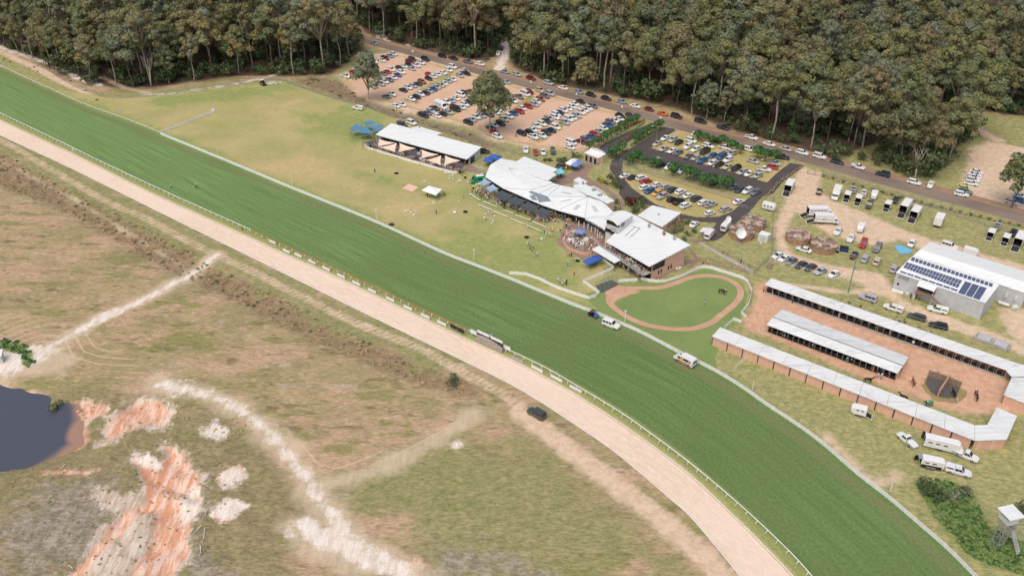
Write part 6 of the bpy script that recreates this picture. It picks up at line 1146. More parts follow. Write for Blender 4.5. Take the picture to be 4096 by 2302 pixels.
# ================================================================== FENCES, RAILS, BOARDS
def along(pts, step):
    P = resample(np.asarray(pts, float), max(2, int(round(line_len(np.asarray(pts, float)) / step)) + 1)); return P
def panel_mesh(L, h, picks, mat, gap=.27, pw=.17, name='panel', post_r=.05):
    b = MB(); b.box((0, 0, h / 2), (.1, .1, h)); b.box((L / 2, 0, h - .12), (L, .05, .09)); b.box((L / 2, 0, .2), (L, .05, .09))
    if picks:
        n = int(L / gap)
        for k in range(n): b.box(((k + .5) * L / n, -.04, h / 2 + .04), (pw, .03, h - .12))
    return b.mesh(name, mat)
def fence(name, label, cat, pts, step, h, picks=True, mat=None, part='fence_panel', gap=.27, pw=.17, group=None):
    P = along(pts, step); r = thing(name, label, cat, (P[0][0], P[0][1], 0), 0, group); L = float(np.linalg.norm(P[1] - P[0])); me = panel_mesh(L, h, picks, mat or FENCEW, gap, pw, part)
    for a, b in zip(P[:-1], P[1:]):
        d = b - a; o = link(part, me, r, (a[0] - P[0][0], a[1] - P[0][1], 0), math.atan2(d[1], d[0])); o.scale = (np.linalg.norm(d) / L, 1, 1)
    return r
iL = int(np.argmin(np.abs(turf_out - np.array(W(645,530,1.1)[:2])).sum(1)))
fence('course_fence', 'long white picket fence curving along the outside of the turf', 'fence', turf_out[iL:], 2.43, 1.2, True, None, 'fence_panel', .27, .22)
def curb_post(mb_r=.05, h=1.15, arm=.45):
    return MB().tube([(0, -arm, -.02), (0, -arm, h * .55), (0, -arm * .8, h * .85), (0, -arm * .4, h * .97), (0, 0, h)], mb_r, 6)
def running_rail(name, label, P, step, h, r_, cols, arm=.45, posts=True):
    r = thing(name, label, 'rail', (P[0][0], P[0][1], 0)); Q = along(P, step); o0 = np.array([P[0][0], P[0][1]])
    for a, b, m, nm in cols:
        seg = P[int(a * (len(P) - 1)):int(b * (len(P) - 1)) + 1] - o0; MB().tube([(x, y, h) for x, y in seg], r_, 6).build(nm, m, r, True)
    if posts:
        me = curb_post(.06, h, arm).mesh('rail_post', RAILW, True)
        for i in range(len(Q) - 1):
            d = Q[min(i + 1, len(Q) - 1)] - Q[max(i - 1, 0)]; link('rail_post', me, r, (Q[i][0] - o0[0], Q[i][1] - o0[1], 0), math.atan2(d[1], d[0]))
    return r
fi = lambda x, y: int(np.argmin(((rail_in - np.array(W(x, y, 1.15)[:2])) ** 2).sum(1))) / 319
ORR = simple('faded orange rail', (206,116,86), .6)
a0, a1 = fi(1010, 922), fi(1880, 1323); s0_, s1_ = fi(1884, 1325), fi(2010, 1385)
running_rail('running_rail', 'inner white running rail with curved posts and an orange stretch', rail_in, 2.8, 1.15, .095, [(0, a0, RAILW, 'rail'), (a0, a1, ORR, 'orange_rail'), (a1, 1, RAILW, 'rail')])
running_rail('running_rail', 'outer white running rail at upper left before the picket fence', turf_out[:iL + 1], 2.8, 1.15, .09, [(0, 1, RAILW, 'rail')], -.4)
def low_rail(label, P, h):
    r = thing('low_rail', label, 'rail', (P[0][0], P[0][1], 0)); MB().tube([(x - P[0][0], y - P[0][1]  , h) for x, y in P], .1, 6).build('rail', RAILW, r, True); me = MB().cyl((0, 0, h / 2), .035, h, 6).mesh('rail_post', RAILW)
    for x, y in along(P, 4.0): link('rail_post', me, r, (x - P[0][0], y - P[0][1], 0))
low_rail('low white rail between the turf and the sandy track', dirt_in, .3); low_rail('low white rail on the infield side of the sandy track', dirt_out, .25)
# hoardings beside the rail
HB = simple('white hoarding', (236,238,240), .5, .04); HBK = simple('black hoarding', (40,42,46), .5, .1); HBG = simple('grey hoarding', (186,186,184), .6, .08)
def board(x, y, c, L, h, z0, mat, label, group=None, dx=1.0, dy=.46, n=3):
    p = W(x, y, z0 + h / 2, c); rz = heading(x, y, c, dx, dy); r = thing('hoarding', label, 'hoarding', (p.x, p.y, 0), rz, group)
    for k in range(n): MB().box((L * ((k + .5) / n - .5), 0, z0 + h / 2), (L / n - .03, .06, h)).build('board', mat, r)
    for k in range(n + 1): MB().box((L * (k / n - .5) * .98, .06, (z0 + h) / 2), (.06, .05, z0 + h)).build('stay', GREYM, r)
    return r
bl = [(1089,967,'U'), (365,8,'Q'), (483,50,'Q'), (622,117,'Q'), (765,185,'Q'), (914,258,'Q'), (1069,332,'Q'), (1226,408,'Q'), (1409,492,'Q'), (1587,578,'Q'), (1762,662,'Q'), (1926,732,'Q')]
for i, (x, y, c) in enumerate(bl): board(x, y, c, 3.1, .85, .25, HB, f'white hoarding under the orange rail, {ordinal(i)} from the left', 'white hoardings along the rail')
board(2047, 768, 'Q', 2.3, 1.1, .7, HBK, 'black hoarding on legs, left of the pair before the scoreboard', 'black hoardings', n=1); board(2120, 806, 'Q', 2.3, 1.1, .7, HBK, 'black hoarding on legs, right of the pair before the scoreboard', 'black hoardings', n=1)
board(270, 185, 'X8', 2.3, 1.2, .9, HB, 'white board on legs at the left of the scoreboard', n=2); board(905, 482, 'X8', 2.3, 1.2, .9, HB, 'white board on legs at the right of the scoreboard', n=2); board(925, 595, 'I', 3.6, .75, .1, HBG, 'grey low hoarding just right of the scoreboard')
for i, (x, y) in enumerate(((1127,690), (1322,785), (1515,890))): board(x, y, 'I', 3.6, .85, .2, HB, f'white hoarding right of the scoreboard, {ORD[i]} from it', 'white hoardings past the scoreboard', dy=.52)
# scoreboard
p = W(570, 470, 0, 'X8'); rz = heading(570, 470, 'X8', 1, .47); r = thing('scoreboard', 'stone-faced scoreboard with arched top beside the running rail', 'scoreboard', (p.x, p.y, 0), rz); STONE = simple('grey stone cladding', (172,164,154), .9, .25, 3.0); Ls = 8.4
b = MB(); n = 16
for k in range(n):
    x0, x1 = Ls * (k / n - .5), Ls * ((k + 1) / n - .5); zz = 2.25 - .9 * max(0, ((k + .5) / n - .45) / .55) ** 2 - .25 * max(0, (.3 - (k + .5) / n) / .3) ** 2; b.box(((x0 + x1) / 2, 0, zz / 2), (x1 - x0, .5, zz))
b.build('stone_wall', STONE, r); MB().box((-.2, .35, 1.5), (Ls, .15, 2.6)).build('score_panel', HBK, r)
for x in (-2.2, 2.1): MB().box((x, .3, 3.05), (3.9, .12, .75)).build('name_board', HB, r)
for x in (-3.8, -2.2, -.6, .6, 2.1, 3.7): MB().box((x, .1, 2.0), (.07, .07, 2.2)).build('stay', GREYM, r)
MB().box((0, -.27, 1.1), (.18, .08, 2.2)).build('pilaster', CONC, r); MB().cyl((.1, .5, 3.4), .5, .1, 16, 'Y').build('finish_disc', simple('pale blue disc', (138,166,190), .5), r)
# other white fences
def pf(label, pts, c, h=1.1, picks=True, step=2.4, gap=.16, pw=.14, name='white_fence'): return fence(name, label, 'fence', w2(pts, c), step, h, picks, FENCEW, 'fence_panel', gap, pw)
pf('white fence running from the course rail out across the lawn', [(1625,1332),(1740,1290),(1900,1230),(2050,1170),(2165,1130)], 'L'); pf('white fence round the long pavilion terrace', [(190,330),(152,360),(600,495),(1060,625),(1115,590)], 'J')
pf('white fence round the mounting yard and parade ring', [(1145,945),(1000,1015),(835,1080),(1005,1200),(910,1255),(760,1210),(560,1140),(400,1060),(230,1000),(150,1005),(90,1000)], 'E')
pf('white fence along the far side of the parade ring', [(1410,1055),(1540,1080),(1640,1085),(1820,1030),(2010,935),(2090,935),(2250,985),(2480,1060),(2530,1180),(2500,1310),(2420,1400),(2475,1440)], 'E'); pf('short white fence panel behind the tie-up stalls', [(1185,1080),(1380,1065)], 'E'); pf('short white fence beside the patio canopy', [(1030,860),(1140,940)], 'E'); pf('white gate fence at the stable end of the parade ring', [(500,1040),(590,955),(665,985)], 'F')
pf('low white rail in front of the row of parked sedans', [(950,330),(1010,370),(1300,455),(1610,555),(1720,495),(1725,530)], 'F', .9, False, 2.6, name='low_fence'); pf('wire and rail fence beside the near stable', [(600,1447),(745,1325)], 'F', 1.0, False, 3.0, name='low_fence')
# wire fences
WIRE = simple('galvanised fence post', (158,160,158), .7, .15); tmesh = NT('chain wire'); tmesh.b.inputs['Base Color'].default_value = (*lin((150,152,150)), 1); tmesh.b.inputs['Alpha'].default_value = .16
def wire(label, pts, c='U', h=1.7, step=4.0):
    P = along(spline(w2(pts, c), 60), step); r = thing('wire_fence', label, 'fence', (P[0][0], P[0][1], 0), 0, 'wire fences'); o0 = P[0]; me = MB().cyl((0, 0, h / 2), .045, h, 5).mesh('fence_post', WIRE)
    for x, y in P: link('fence_post', me, r, (x - o0[0], y - o0[1], 0))
    MB().tube([(x - o0[0], y - o0[1], h - .05) for x, y in P], .02, 4).tube([(x - o0[0], y - o0[1], .5) for x, y in P], .012, 4).build('wire_strand', WIRE, r); MB().wall([(x - o0[0], y - o0[1]) for x, y in P], .05, h - .08, .01, False).build('mesh_infill', tmesh.m, r)
wire('wire fence between the lawn and the left wood', [(90,215),(250,320),(350,370),(470,395),(700,375),(900,345),(1060,325),(1110,318)]); wire('wire fence between the lawn and the earth car park', [(1110,318),(1200,350),(1330,395),(1480,435),(1600,470),(1730,510),(1900,565),(2050,610),(2150,650)])
wire('wire fence between asphalt and grass car parks', [(2480,650),(2600,700),(2750,745),(2900,790),(2960,810)]); wire('wire fence beside the brown tanks', [(3095,790),(3090,900),(3085,1000),(3078,1035),(3010,1105)], h=2.0)
wire('wire fence on the bank below the roadside hedge', [(3290,700),(3600,790),(3900,890),(4096,950)])
# gates
def gate(label, a, b, c, h=1.2, mat=None):
    A, B = W(*a, 0, c), W(*b, 0, c); d = B - A; r = thing('gate', label, 'gate', A, math.atan2(d.y, d.x)); L = d.length; m = mat or GREYM
    for x in (0, L / 2, L): MB().cyl((x, 0, h * .55), .05, h * 1.1, 6).build('gate_post', m, r)
    for z in np.linspace(.15, h, 4): MB().tube([(0, 0, z), (L, 0, z)], .03, 4).build('bar', m, r)
gate('grey double gate at the asphalt car park entry', (345,1170), (480,1190), 'B', 1.6); gate('dark double gate at the stable yard entry', (395,490), (540,520), 'D', 1.8, POST); gate('grey gate across the service drive', (2360,300), (2520,360), 'E', 1.3)
# tie-up stalls
q = w2([(960,1110),(1130,1050),(1200,1100),(1020,1190)], 'E'); sheet('rubber_floor', q, .02, TRAYF, None, 2); TEAL = simple('teal pipe', (110,160,160), .5); r = thing('tie_up_stalls', 'row of teal pipe tie-up stalls on black rubber beside the parade ring', 'stalls', (*q[0], 0))
for k in range(5):
    a = q[0] + (q[1] - q[0]) * k / 4 - q[0]; b_ = q[3] + (q[2] - q[3]) * k / 4 - q[0]; m_ = a + (b_ - a) * .8; MB().tube([(*a, 0), (*a, 1.5), (*(a + (m_ - a) * .15), 1.6), (*m_, 1.5), (*m_, 0)], .05, 5).build('divider', TEAL, r)
MB().tube([(0, 0, 1.5), (*(q[1] - q[0]), 1.5)], .05, 5).build('head_rail', TEAL, r)
# ================================================================== HEDGES AND SMALL TREES
BALLT = [leaves_mesh('crown', [(0, 0, 2.1, 1.25), (.35, .3, 2.3, .8), (-.4, .2, 2.2, .8), (.1, -.45, 2.15, .85)], 75, .26, ball_leaf, top=.7, seed=71, flat=.85, jit=.1), leaves_mesh('crown', [(0, 0, 2.6, 1.6), (.6, .5, 2.8, 1.1), (-.6, .2, 2.6, 1.1), (.1, -.7, 2.5, 1.2)], 60, .3, ball_leaf, top=.6, seed=72, flat=.85, jit=.12)]
BTR = MB().tube([(0, 0, -.05), (0, 0, 1.6)], .1, 6, .07).mesh('trunk', bark_d)
def ball_row(pts, c, desc, end, big=0, sc=1.0):
    desc = desc.replace('of the asphalt lot', 'by the asphalt').replace('of the entry drive', 'of the drive')
    for i, (x, y) in enumerate(pts): tree('ball_tree', (BALLT[big], BTR), at(x, y, c, 2.0), i * 1.7, sc * random.uniform(1.15, 1.4), f'small round tree, {ordinal(i)} from {end} in {desc}', 'tree', 'small round trees around the car parks')
ball_row([(622,680),(590,703),(540,722),(500,748),(468,775),(424,803),(372,832),(324,860),(288,885),(240,915),(198,930),(145,968)], 'B', 'the left hedge of the entry drive', 'the road'); ball_row([(858,745),(822,760),(780,785),(735,808),(692,833),(650,860),(602,898)], 'B', 'the right hedge of the entry drive', 'the road'); ball_row([(478,978),(420,1015),(372,1045)], 'B', 'the clump beside the entry kiosk', 'the road', 0, 1.15)
ball_row([(548,1105),(590,1080),(632,1047),(683,1095),(765,1128),(830,1140)], 'B', 'the near left bed of the asphalt lot', 'the left', 1, .8); ball_row([(988,1215),(1125,1255),(1200,1270),(1295,1310),(1370,1335),(1455,1345),(1540,1360)], 'B', 'the near bed of the asphalt lot', 'the left', 1, 1.0); ball_row([(1235,865),(1308,888),(1380,905),(1480,925),(1570,955),(1660,992)], 'B', 'the grass bank by the road', 'the left', 1, .85); ball_row([(1840,1040),(1915,1070),(2010,1090)], 'B', 'the right end of the grass bank', 'the left', 1, 1.1)
def hedge(label, pts, c, w=.5, h=.8, mat=None, rag=1.0, step=.8, name='hedge', dens=36, size=.2, clv=None):
    P = along(w2(pts, c), step); r = thing(name, label, 'hedge', (*P[0], 0)); link('foliage', leaves_mesh('foliage', [(x - P[0][0] + rng.normal() * .1, y - P[0][1] + rng.normal() * .1, h * .5, w * rng.uniform(.85, 1.15 * rag)) for x, y in P], dens, size, mat or ball_leaf, top=.8, seed=len(P), flat=h / w * .6, clv=clv), r); MB().tube([(x - P[0][0], y - P[0][1], .05) for x, y in P], .05, 4).build('stem', bark_d, r); return r
hedge('low clipped hedge on the left of the entry drive', [(700,740),(620,790),(480,860),(350,930),(240,985)], 'B'); hedge('low clipped hedge on the right of the entry drive', [(880,790),(760,850),(640,920),(560,970)], 'B', .6, .9); hedge('short clipped hedge beside the entry kiosk', [(520,1010),(450,1050),(390,1090)], 'B')
hedge('rust coloured shrubs inside the left drive hedge', [(690,715),(620,745),(560,775),(510,800)], 'B', .9, 1.2, rust_leaf, step=1.6); hedge('rust coloured shrubs at the near end of the right drive hedge', [(600,860),(560,890),(510,930)], 'B', 1.0, 1.4, rust_leaf, step=1.8)
hedge('dark hedge along the right asphalt drive', [(2280,1190),(2180,1250),(2060,1330),(1980,1420),(1900,1500)], 'B', .6, 1.1, scrub_leaf, step=1.2)
for i in range(42):
    t_ = i / 41; x, y = 560 + (2574 - 560) * t_, 515 + (1020 - 515) * t_ + 18 * math.sin(t_ * 3.1); link_ = thing('roadside_shrub', f'low roadside shrub, {ordinal(i)} from the yard gate along the verge', 'shrub', at(x, y, 'D', .4), i, 'roadside shrubs')
    if i == 0: SHR = [bush_mesh(90 + k, .9, 1.0, scrub_leaf if k else bush_leaf, 4, 40, .2) for k in range(2)]; SST = MB().tube([(0, 0, 0), (0, 0, .5)], .05, 4).mesh('stem', bark_d)
    link('foliage', SHR[i % 2], link_); link('stem', SST, link_)
def bush(x, y, c, r_, h, mat, label, seed, dens=30, size=.3, name='shrub'):
    p_ = at(x, y, c, h * .4); p_.z = float(relief(np.array([p_[:2]]))[0]) if p_.y < 240 and p_.x < 30 else 0; o = thing(name, label, 'shrub', p_, seed); link('foliage', bush_mesh(seed, r_, h, mat, 6, dens, size), o); MB().tube([(0, 0, 0), (0, 0, h * .5)], .08, 5).build('stem', bark_d, o)
for i, (x, y, c, r_, h, m, l) in enumerate(((1320,275,'E',2.3,3.4,plum_leaf,'round plum-red shrub beside the rear wing'), (1420,290,'E',2.3,3.2,bush_leaf,'pale flowering shrub beside the plum-red shrub'), (1340,350,'E',1.8,2.2,bush_leaf,'dark low shrub between the tower and the flowering shrub'), (1880,470,'E',1.8,2.4,gum_leaf,'yellow-green shrub in the rear garden bed'), (1800,530,'E',1.9,2.6,gum_leaf,'grey-green shrub in the rear garden bed'), (1760,570,'E',1.4,2.0,gum_leaf,'small grey-green shrub at the garden bed corner'), (1955,565,'E',1.1,1.5,bush_leaf,'dark clipped shrub right of the garden path'), (1890,590,'E',.9,1.4,bush_leaf,'small dark shrub left of the garden path'), (1850,650,'E',1.3,1.3,gum_leaf,'low silver shrub beside the function wing wall'),
        (1180,100,'E',2.2,3.0,bush_leaf,'large dark round shrub on the drive corner'), (1110,30,'E',1.5,2.4,bush_leaf,'dark shrub behind the large round one'), (1110,80,'E',1.3,1.8,scrub_leaf,'bronze shrub beside the large round one'), (1060,80,'E',.9,1.2,bush_leaf,'small round shrub, right of three golden ones'), (1025,65,'E',.9,1.2,gold_leaf,'small golden shrub, middle of three'), (995,50,'E',.9,1.2,gold_leaf,'small golden shrub, left of three'),
        (1740,185,'X1',1.5,2.0,bush_leaf,'dark shrub left of the entry kiosk'), (1500,270,'X1',2.2,2.0,bush_leaf,'broad shrub behind the gazebos'), (1210,265,'X1',.9,1.1,bush_leaf,'small shrub on the mulch behind the club'), (1310,255,'X1',1.1,1.2,bush_leaf,'low dark shrub behind the club roof'), (2440,980,'X1',1.2,1.6,bush_leaf,'shrub against the club rear brick wall'), (2400,1080,'X1',1.2,1.5,gum_leaf,'yellowish shrub below the club rear wall'),
        (1138,955,'Z',1.9,3.0,bush_leaf,'dark round shrub alone on the scrub strip'), (1660,600,'H',2.4,2.6,bush_leaf,'dark shrub mound in the green patch near the tower'), (1870,670,'H',1.5,1.8,gum_leaf,'grey-green shrub in the green patch near the tower'), (1975,600,'H',1.5,1.8,gum_leaf,'grey-green shrub at the right of the green patch'), (1730,650,'H',1.6,1.5,bush_leaf,'low dark shrub in the middle of the green patch'), (2540,780,'H',2.0,2.2,bush_leaf,'dark shrub behind the lookout tower'), (520,1290,'N',1.6,2.0,gum_leaf,'olive shrub on the pond bank'))): bush(x, y, c, r_, h, m, l, 120 + i)
for i in range(9): t_ = i / 8; bush(830 + 400 * t_, 960 + 255 * t_ + 25 * math.sin(t_ * 3), 'X9', .5, .6, gold_leaf, f'yellow-green low shrub along the round terrace, {ORD[i]} from the left', 170 + i, 60, .14)
# scattered low growth nobody could count
def tufts(name, label, polys, n, mats, r0, r1, seed, inside=.2, cat='scrub', P=None, lim=None):
    g = np.random.default_rng(seed); ms = [bush_mesh(seed + k, 1.0, .6, m, 4, 15, .42) for k, m in enumerate(mats)]; lo = np.min([q.min(0) for q in polys], 0); hi = np.max([q.max(0) for q in polys], 0); C = g.uniform(lo, hi, (n, 2)); C = C[any_poly(C, polys) > inside]; m = len(C)
    gn_scatter(name, np.c_[C, relief(C) - .04], g.uniform(0, 6.28, m), g.uniform(r0, r1, m), g.integers(0, len(mats), m), ms, label, cat)
tufts('scrub_strip', 'rough brown scrub growing along the drain in the infield', [SCRUB[0][1], SCRUB[1][1]], 9000, [scrub_leaf, scrub_leaf, scrub_leaf, gum_leaf, scrub_leaf], .25, .7, 400)
tufts('pond_scrub', 'rough low scrub on the eroded ground round the pond', [w2([(90,990),(200,1010),(300,1000),(420,1000),(480,1050),(520,1100),(560,1010),(640,1060),(560,1190),(620,1350),(600,1448),(0,1448),(0,1180),(180,1110)], Z)], 700, [scrub_leaf, weed_leaf, scrub_leaf], .1, .34, 420)
tufts('green_thicket', 'lush green thicket below the lookout tower', [GREEN[2][1]], 1500, [weed_leaf, weed_leaf, ball_leaf], .2, .6, 440)
tufts('sand_bushes', 'green bushes on the sand at the left edge', [w2([(0,848),(30,858),(70,868),(90,895),(78,928),(60,922),(50,890),(0,880)], Z)], 160, [weed_leaf, ball_leaf], .4, .9, 460)
tufts('fence_scrub', 'dry scrub between the lawn fence and the earth car park', [LEAF[2][1]], 900, [scrub_leaf, ball_leaf, scrub_leaf], .3, .8, 480); tufts('bank_scrub', 'grassy scrub on the bank above the far stable', [w2([(3330,1180),(3600,1270),(3900,1400),(4096,1480),(4096,1530),(3850,1420),(3500,1290),(3330,1215)], 'U')], 700, [scrub_leaf, bush_leaf], .2, .5, 490); tufts('verge_scrub', 'rough growth along the upper left track', [w2([(0,205),(120,250),(300,330),(420,385),(540,420),(470,432),(300,380),(120,300),(0,245)], 'U'), w2([(1420,300),(1480,250),(1560,212),(1600,215),(1500,262),(1430,312)], 'U'), w2([(3800,690),(3900,570),(3950,590),(3870,690),(3830,740),(3770,760)], 'U')], 1500, [scrub_leaf, bush_leaf], .25, .8, 500)
# fallen timber on the eroded ground
for i, (x0, y0, x1, y1) in enumerate(((2030,940,1900,1075), (2060,970,2040,1110), (2090,770,2030,890), (2020,1150,2010,1260), (660,330,600,400), (950,1050,1020,1110), (690,1340,730,1375), (1390,540,1470,520))):
    a, b = W(x0, y0, 0, 'O'), W(x1, y1, 0, 'O'); r = thing('fallen_branch', f'bleached fallen branch on the eroded ground, {ORD[i]} of the scattered timber', 'branch', (a.x, a.y, float(max(relief(np.array([a[:2], b[:2], ((a + b) / 2)[:2]]))))), 0, 'fallen timber'); v = b - a; MB().tube([(0, 0, .12), tuple(v * .5 + Vector((.1, .1, .14))), (v.x, v.y, .12)], .13, 5, .06).build('limb', deadwood, r); MB().tube([tuple(v * .6 + Vector((0, 0, .12))), tuple(v * .8 + Vector((.5, .2, .25)))], .06, 4, .03).build('twig', deadwood, r)
# ================================================================== POLES AND LIGHTS
def pole(x, y, c, h, label, name='light_pole', mat=None, arm=False, head=True, r0=.09, group=None):
    p = W(x, y, 0, c); r = thing(name, label, 'pole', p, 0, group); MB().tube([(0, 0, 0), (0, 0, h)], r0, 6, r0 * .7).build('shaft', mat or FENCEW, r)
    if head: MB().box((0, 0, h + .15), (.5, .4, .35)).build('lamp_head', WALLW, r)
    if arm: MB().tube([(0, 0, h), (-.6, 0, h + .5), (-1.6, 0, h + .4)], .06, 5).build('arm', mat or GREYM, r); MB().box((-1.9, 0, h + .38), (.7, .3, .15)).build('lamp_head', WALLW, r)
    return r
for i, (x, y, c, h) in enumerate(((1682,1105,'T',3.2), (2530,1447,'T',3.2), (2252,95,'Q',3.2), (2008,215,'I',3.2))): pole(x, y, c, h, f'white lamp post behind the course fence, {ORD[i]} from the left', group='lamp posts along the course fence')
pole(937, 805, 'T', 2.6, 'bare white post behind the course fence at left', head=False, name='marker_post'); pole(1225, 605, 'H', 3.0, 'bare white post behind the course fence at lower right', head=False, name='marker_post'); pole(2535, 150, 'S', 2.8, 'bare white post behind the course fence near the near stable', head=False, name='marker_post')
pole(812, 950, 'B', 7, 'grey street light between the drive and the asphalt lot', 'street_light', GREYM, True, False); pole(1913, 1240, 'B', 5, 'grey street light at the right of the asphalt lot', 'street_light', GREYM, True, False); pole(1700, 600, 'A', .1, '', 'x') if False else None
pole(2312, 430, 'J', 6.5, 'white flagpole beside the entry kiosk', 'flagpole', head=False); pole(2523, 535, 'J', 3.5, 'white post at the kiosk corner', 'flagpole', head=False); pole(460, 1290, 'B', 4.0, 'thin grey pole beside the grass car park entry', 'light_pole', GREYM, head=False)
for i, (x, y) in enumerate(((45,358), (262,410), (482,485), (703,540), (935,600), (1167,660))): pole(x, y, 'J', 2.6, f'black bollard lamp along the pavilion lawn, {ORD[i]} from the left', 'lamp_post', POST, head=False, r0=.05, group='black lamp posts on the pavilion lawn')
GREENPOLE = simple('treated timber pole', (132,150,132), .8, .15)
def power_pole(x, y, c, h, label, rz=.3):
    p = W(x, y, 0, c); r = thing('power_pole', label, 'pole', p, rz); MB().tube([(0, 0, 0), (0, 0, h)], .17, 8, .11).build('shaft', GREENPOLE, r); MB().box((0, 0, h - .6), (2.4, .12, .14)).build('cross_arm', GREENPOLE, r)
    for s in (-1.05, -.4, .4, 1.05): MB().cyl((s, 0, h - .42), .05, .25, 6).build('insulator', WALLW, r)
    return r
pp = power_pole(1738, 685, 'F', 11.5, 'green timber power pole with transformer beside the far stable', .5); MB().cyl((-.1, -.45, 8.6), .35, 1.1, 10).build('transformer', GREYM, pp)
p2 = power_pole(975, 300, 'C', 26, 'tall green power pole rising out of the wood', 1.1)
pole(1395, 640, 'G', 6.5, 'slender grey yard light at the end of the middle stable', 'yard_light', GREYM, False, True, .05); pole(970, 320, 'F', 9, 'tall grey pole beside the white container', 'yard_light', GREYM, False, False, .09)
# power lines
CABLE = simple('cable', (96,96,92), .7); A_ = Vector((p2.location.x, p2.location.y, 25.4)); E_1 = W(4300, 420, 24); r = thing('power_line', 'pair of thin power lines sagging across the wood', 'cable', (A_.x, A_.y, 0))
for s in (-.9, .9):
    P = [Vector((s * .5, s, 0)) + A_.lerp(E_1, t) - Vector((A_.x, A_.y, 0)) - Vector((0, 0, 3.2 * 4 * t * (1 - t))) for t in np.linspace(0, 1, 24)]; MB().tube(P, .035, 4).build('cable', CABLE, r)
# ================================================================== PEOPLE AND HORSES
def skin_mesh(name, joints, edges, root, mats, assign, sub=1):
    me = bpy.data.meshes.new(name); keys = list(joints); me.from_pydata([joints[k][0] for k in keys], [(keys.index(a), keys.index(b)) for a, b in edges], [])
    o = bpy.data.objects.new(name, me); col.objects.link(o); sm = o.modifiers.new('skin', 'SKIN'); sm.use_smooth_shade = True
    for i, k in enumerate(keys): r = joints[k][1]; me.skin_vertices[0].data[i].radius = r if isinstance(r, tuple) else (r, r); me.skin_vertices[0].data[i].use_root = (k == root)
    s = o.modifiers.new('sub', 'SUBSURF'); s.levels = sub; s.render_levels = sub
    ev = o.evaluated_get(bpy.context.evaluated_depsgraph_get()); out = bpy.data.meshes.new_from_object(ev); out.name = name; bpy.data.objects.remove(o); bpy.data.meshes.remove(me)
    out.materials.clear()
    for m in mats: out.materials.append(m)
    for p in out.polygons: p.material_index = assign(p.center); p.use_smooth = True
    return out
SKINM = simple('skin', (206,160,134), .6, .05); SHIRT = objcol('shirt cloth', .85, 0, .2, 'shirt'); LEGS = objcol('leg cloth', .85, 0, .2, 'legs'); HAIR = objcol('hair', .8, 0, .2, 'hair')
def body(pose):
    lean = .0; hipz, kz = .93, .5; sit = pose == 'sit'
    J = {'pel': ((0, 0, .95), (.16, .11)), 'spine': ((0, 0, 1.18), (.145, .1)), 'chest': ((0, .01, 1.4), (.18, .11)), 'neck': ((0, .01, 1.5), .055), 'head': ((0, .03, 1.6), (.085, .1)), 'top': ((0, .02, 1.71), (.06, .07))}
    st = {'walk': .22, 'stand': .03}.get(pose, .03)
    for s, n in ((-1, 'l'), (1, 'r')):
        k = st * s; ar = .12 * s if pose == 'walk' else .03
        J['sh' + n] = ((.2 * s, 0, 1.42), .065); J['el' + n] = ((.25 * s, -ar, 1.17), .048); J['wr' + n] = ((.25 * s, -ar * 2 + .1 if pose != 'talk' or s < 0 else .26, .95 if pose != 'talk' or s < 0 else 1.18), .035); J['ha' + n] = ((.24 * s, -ar * 2.2 + .14 if pose != 'talk' or s < 0 else .34, .87 if pose != 'talk' or s < 0 else 1.22), (.03, .045))
        J['hip' + n] = ((.1 * s, 0, .9), .1); J['kn' + n] = ((.1 * s, k * .6 + .02, .5), .065); J['an' + n] = ((.1 * s, k * 1.2, .09), .045); J['toe' + n] = ((.11 * s, k * 1.2 + .15, .045), .04)
    if pose == 'dress':
        J['pel'] = ((0, 0, .95), (.2, .15)); 
        for s, n in ((-1, 'l'), (1, 'r')): J['hip' + n] = ((.09 * s, 0, .85), .15); J['kn' + n] = ((.08 * s, .02, .55), .15); J['an' + n] = ((.06 * s, 0, .1), .04)
    if sit:
        for k_ in ('pel', 'spine', 'chest', 'neck', 'head', 'top', 'shl', 'shr', 'ell', 'elr', 'wrl', 'wrr', 'hal', 'har'): (x, y, z), r = J[k_]; J[k_] = ((x, y + (.12 if k_[:2] in ('wr', 'ha') else 0), z - .47), r)
        for s, n in ((-1, 'l'), (1, 'r')): J['hip' + n] = ((.1 * s, .04, .46), .1); J['kn' + n] = ((.11 * s, .45, .47), .07); J['an' + n] = ((.11 * s, .46, .09), .045); J['toe' + n] = ((.11 * s, .6, .045), .04)
    E = [('pel', 'spine'), ('spine', 'chest'), ('chest', 'neck'), ('neck', 'head'), ('head', 'top')]
    for n in 'lr': E += [('chest', 'sh' + n), ('sh' + n, 'el' + n), ('el' + n, 'wr' + n), ('wr' + n, 'ha' + n), ('pel', 'hip' + n), ('hip' + n, 'kn' + n), ('kn' + n, 'an' + n), ('an' + n, 'toe' + n)]
    dz = -.47 if sit else 0
    def asg(c):
        if c.z > 1.64 + dz or (c.z > 1.5 + dz and c.y < -.02): return 3
        if c.z > 1.46 + dz: return 0
        if abs(c.x) > .19 and c.z < 1.2 + dz and c.z > .7 + dz: return 0
        if c.z > .96 + dz: return 1
        if pose == 'dress': return 1 if c.z > .45 else 0
        return 2 if c.z > .08 else 3
    return skin_mesh('person', J, E, 'pel', [SKINM, SHIRT, LEGS, HAIR], asg)
BODY = {k: body(k) for k in ('stand', 'walk', 'talk', 'dress', 'sit')}
HATM = objcol('hat', .85, 0, .2, 'hair'); HAT = MB().cyl((0, .02, 1.7), .2, .03, 12).cyl((0, .02, 1.76), .11, .12, 10).mesh('hat', HATM)
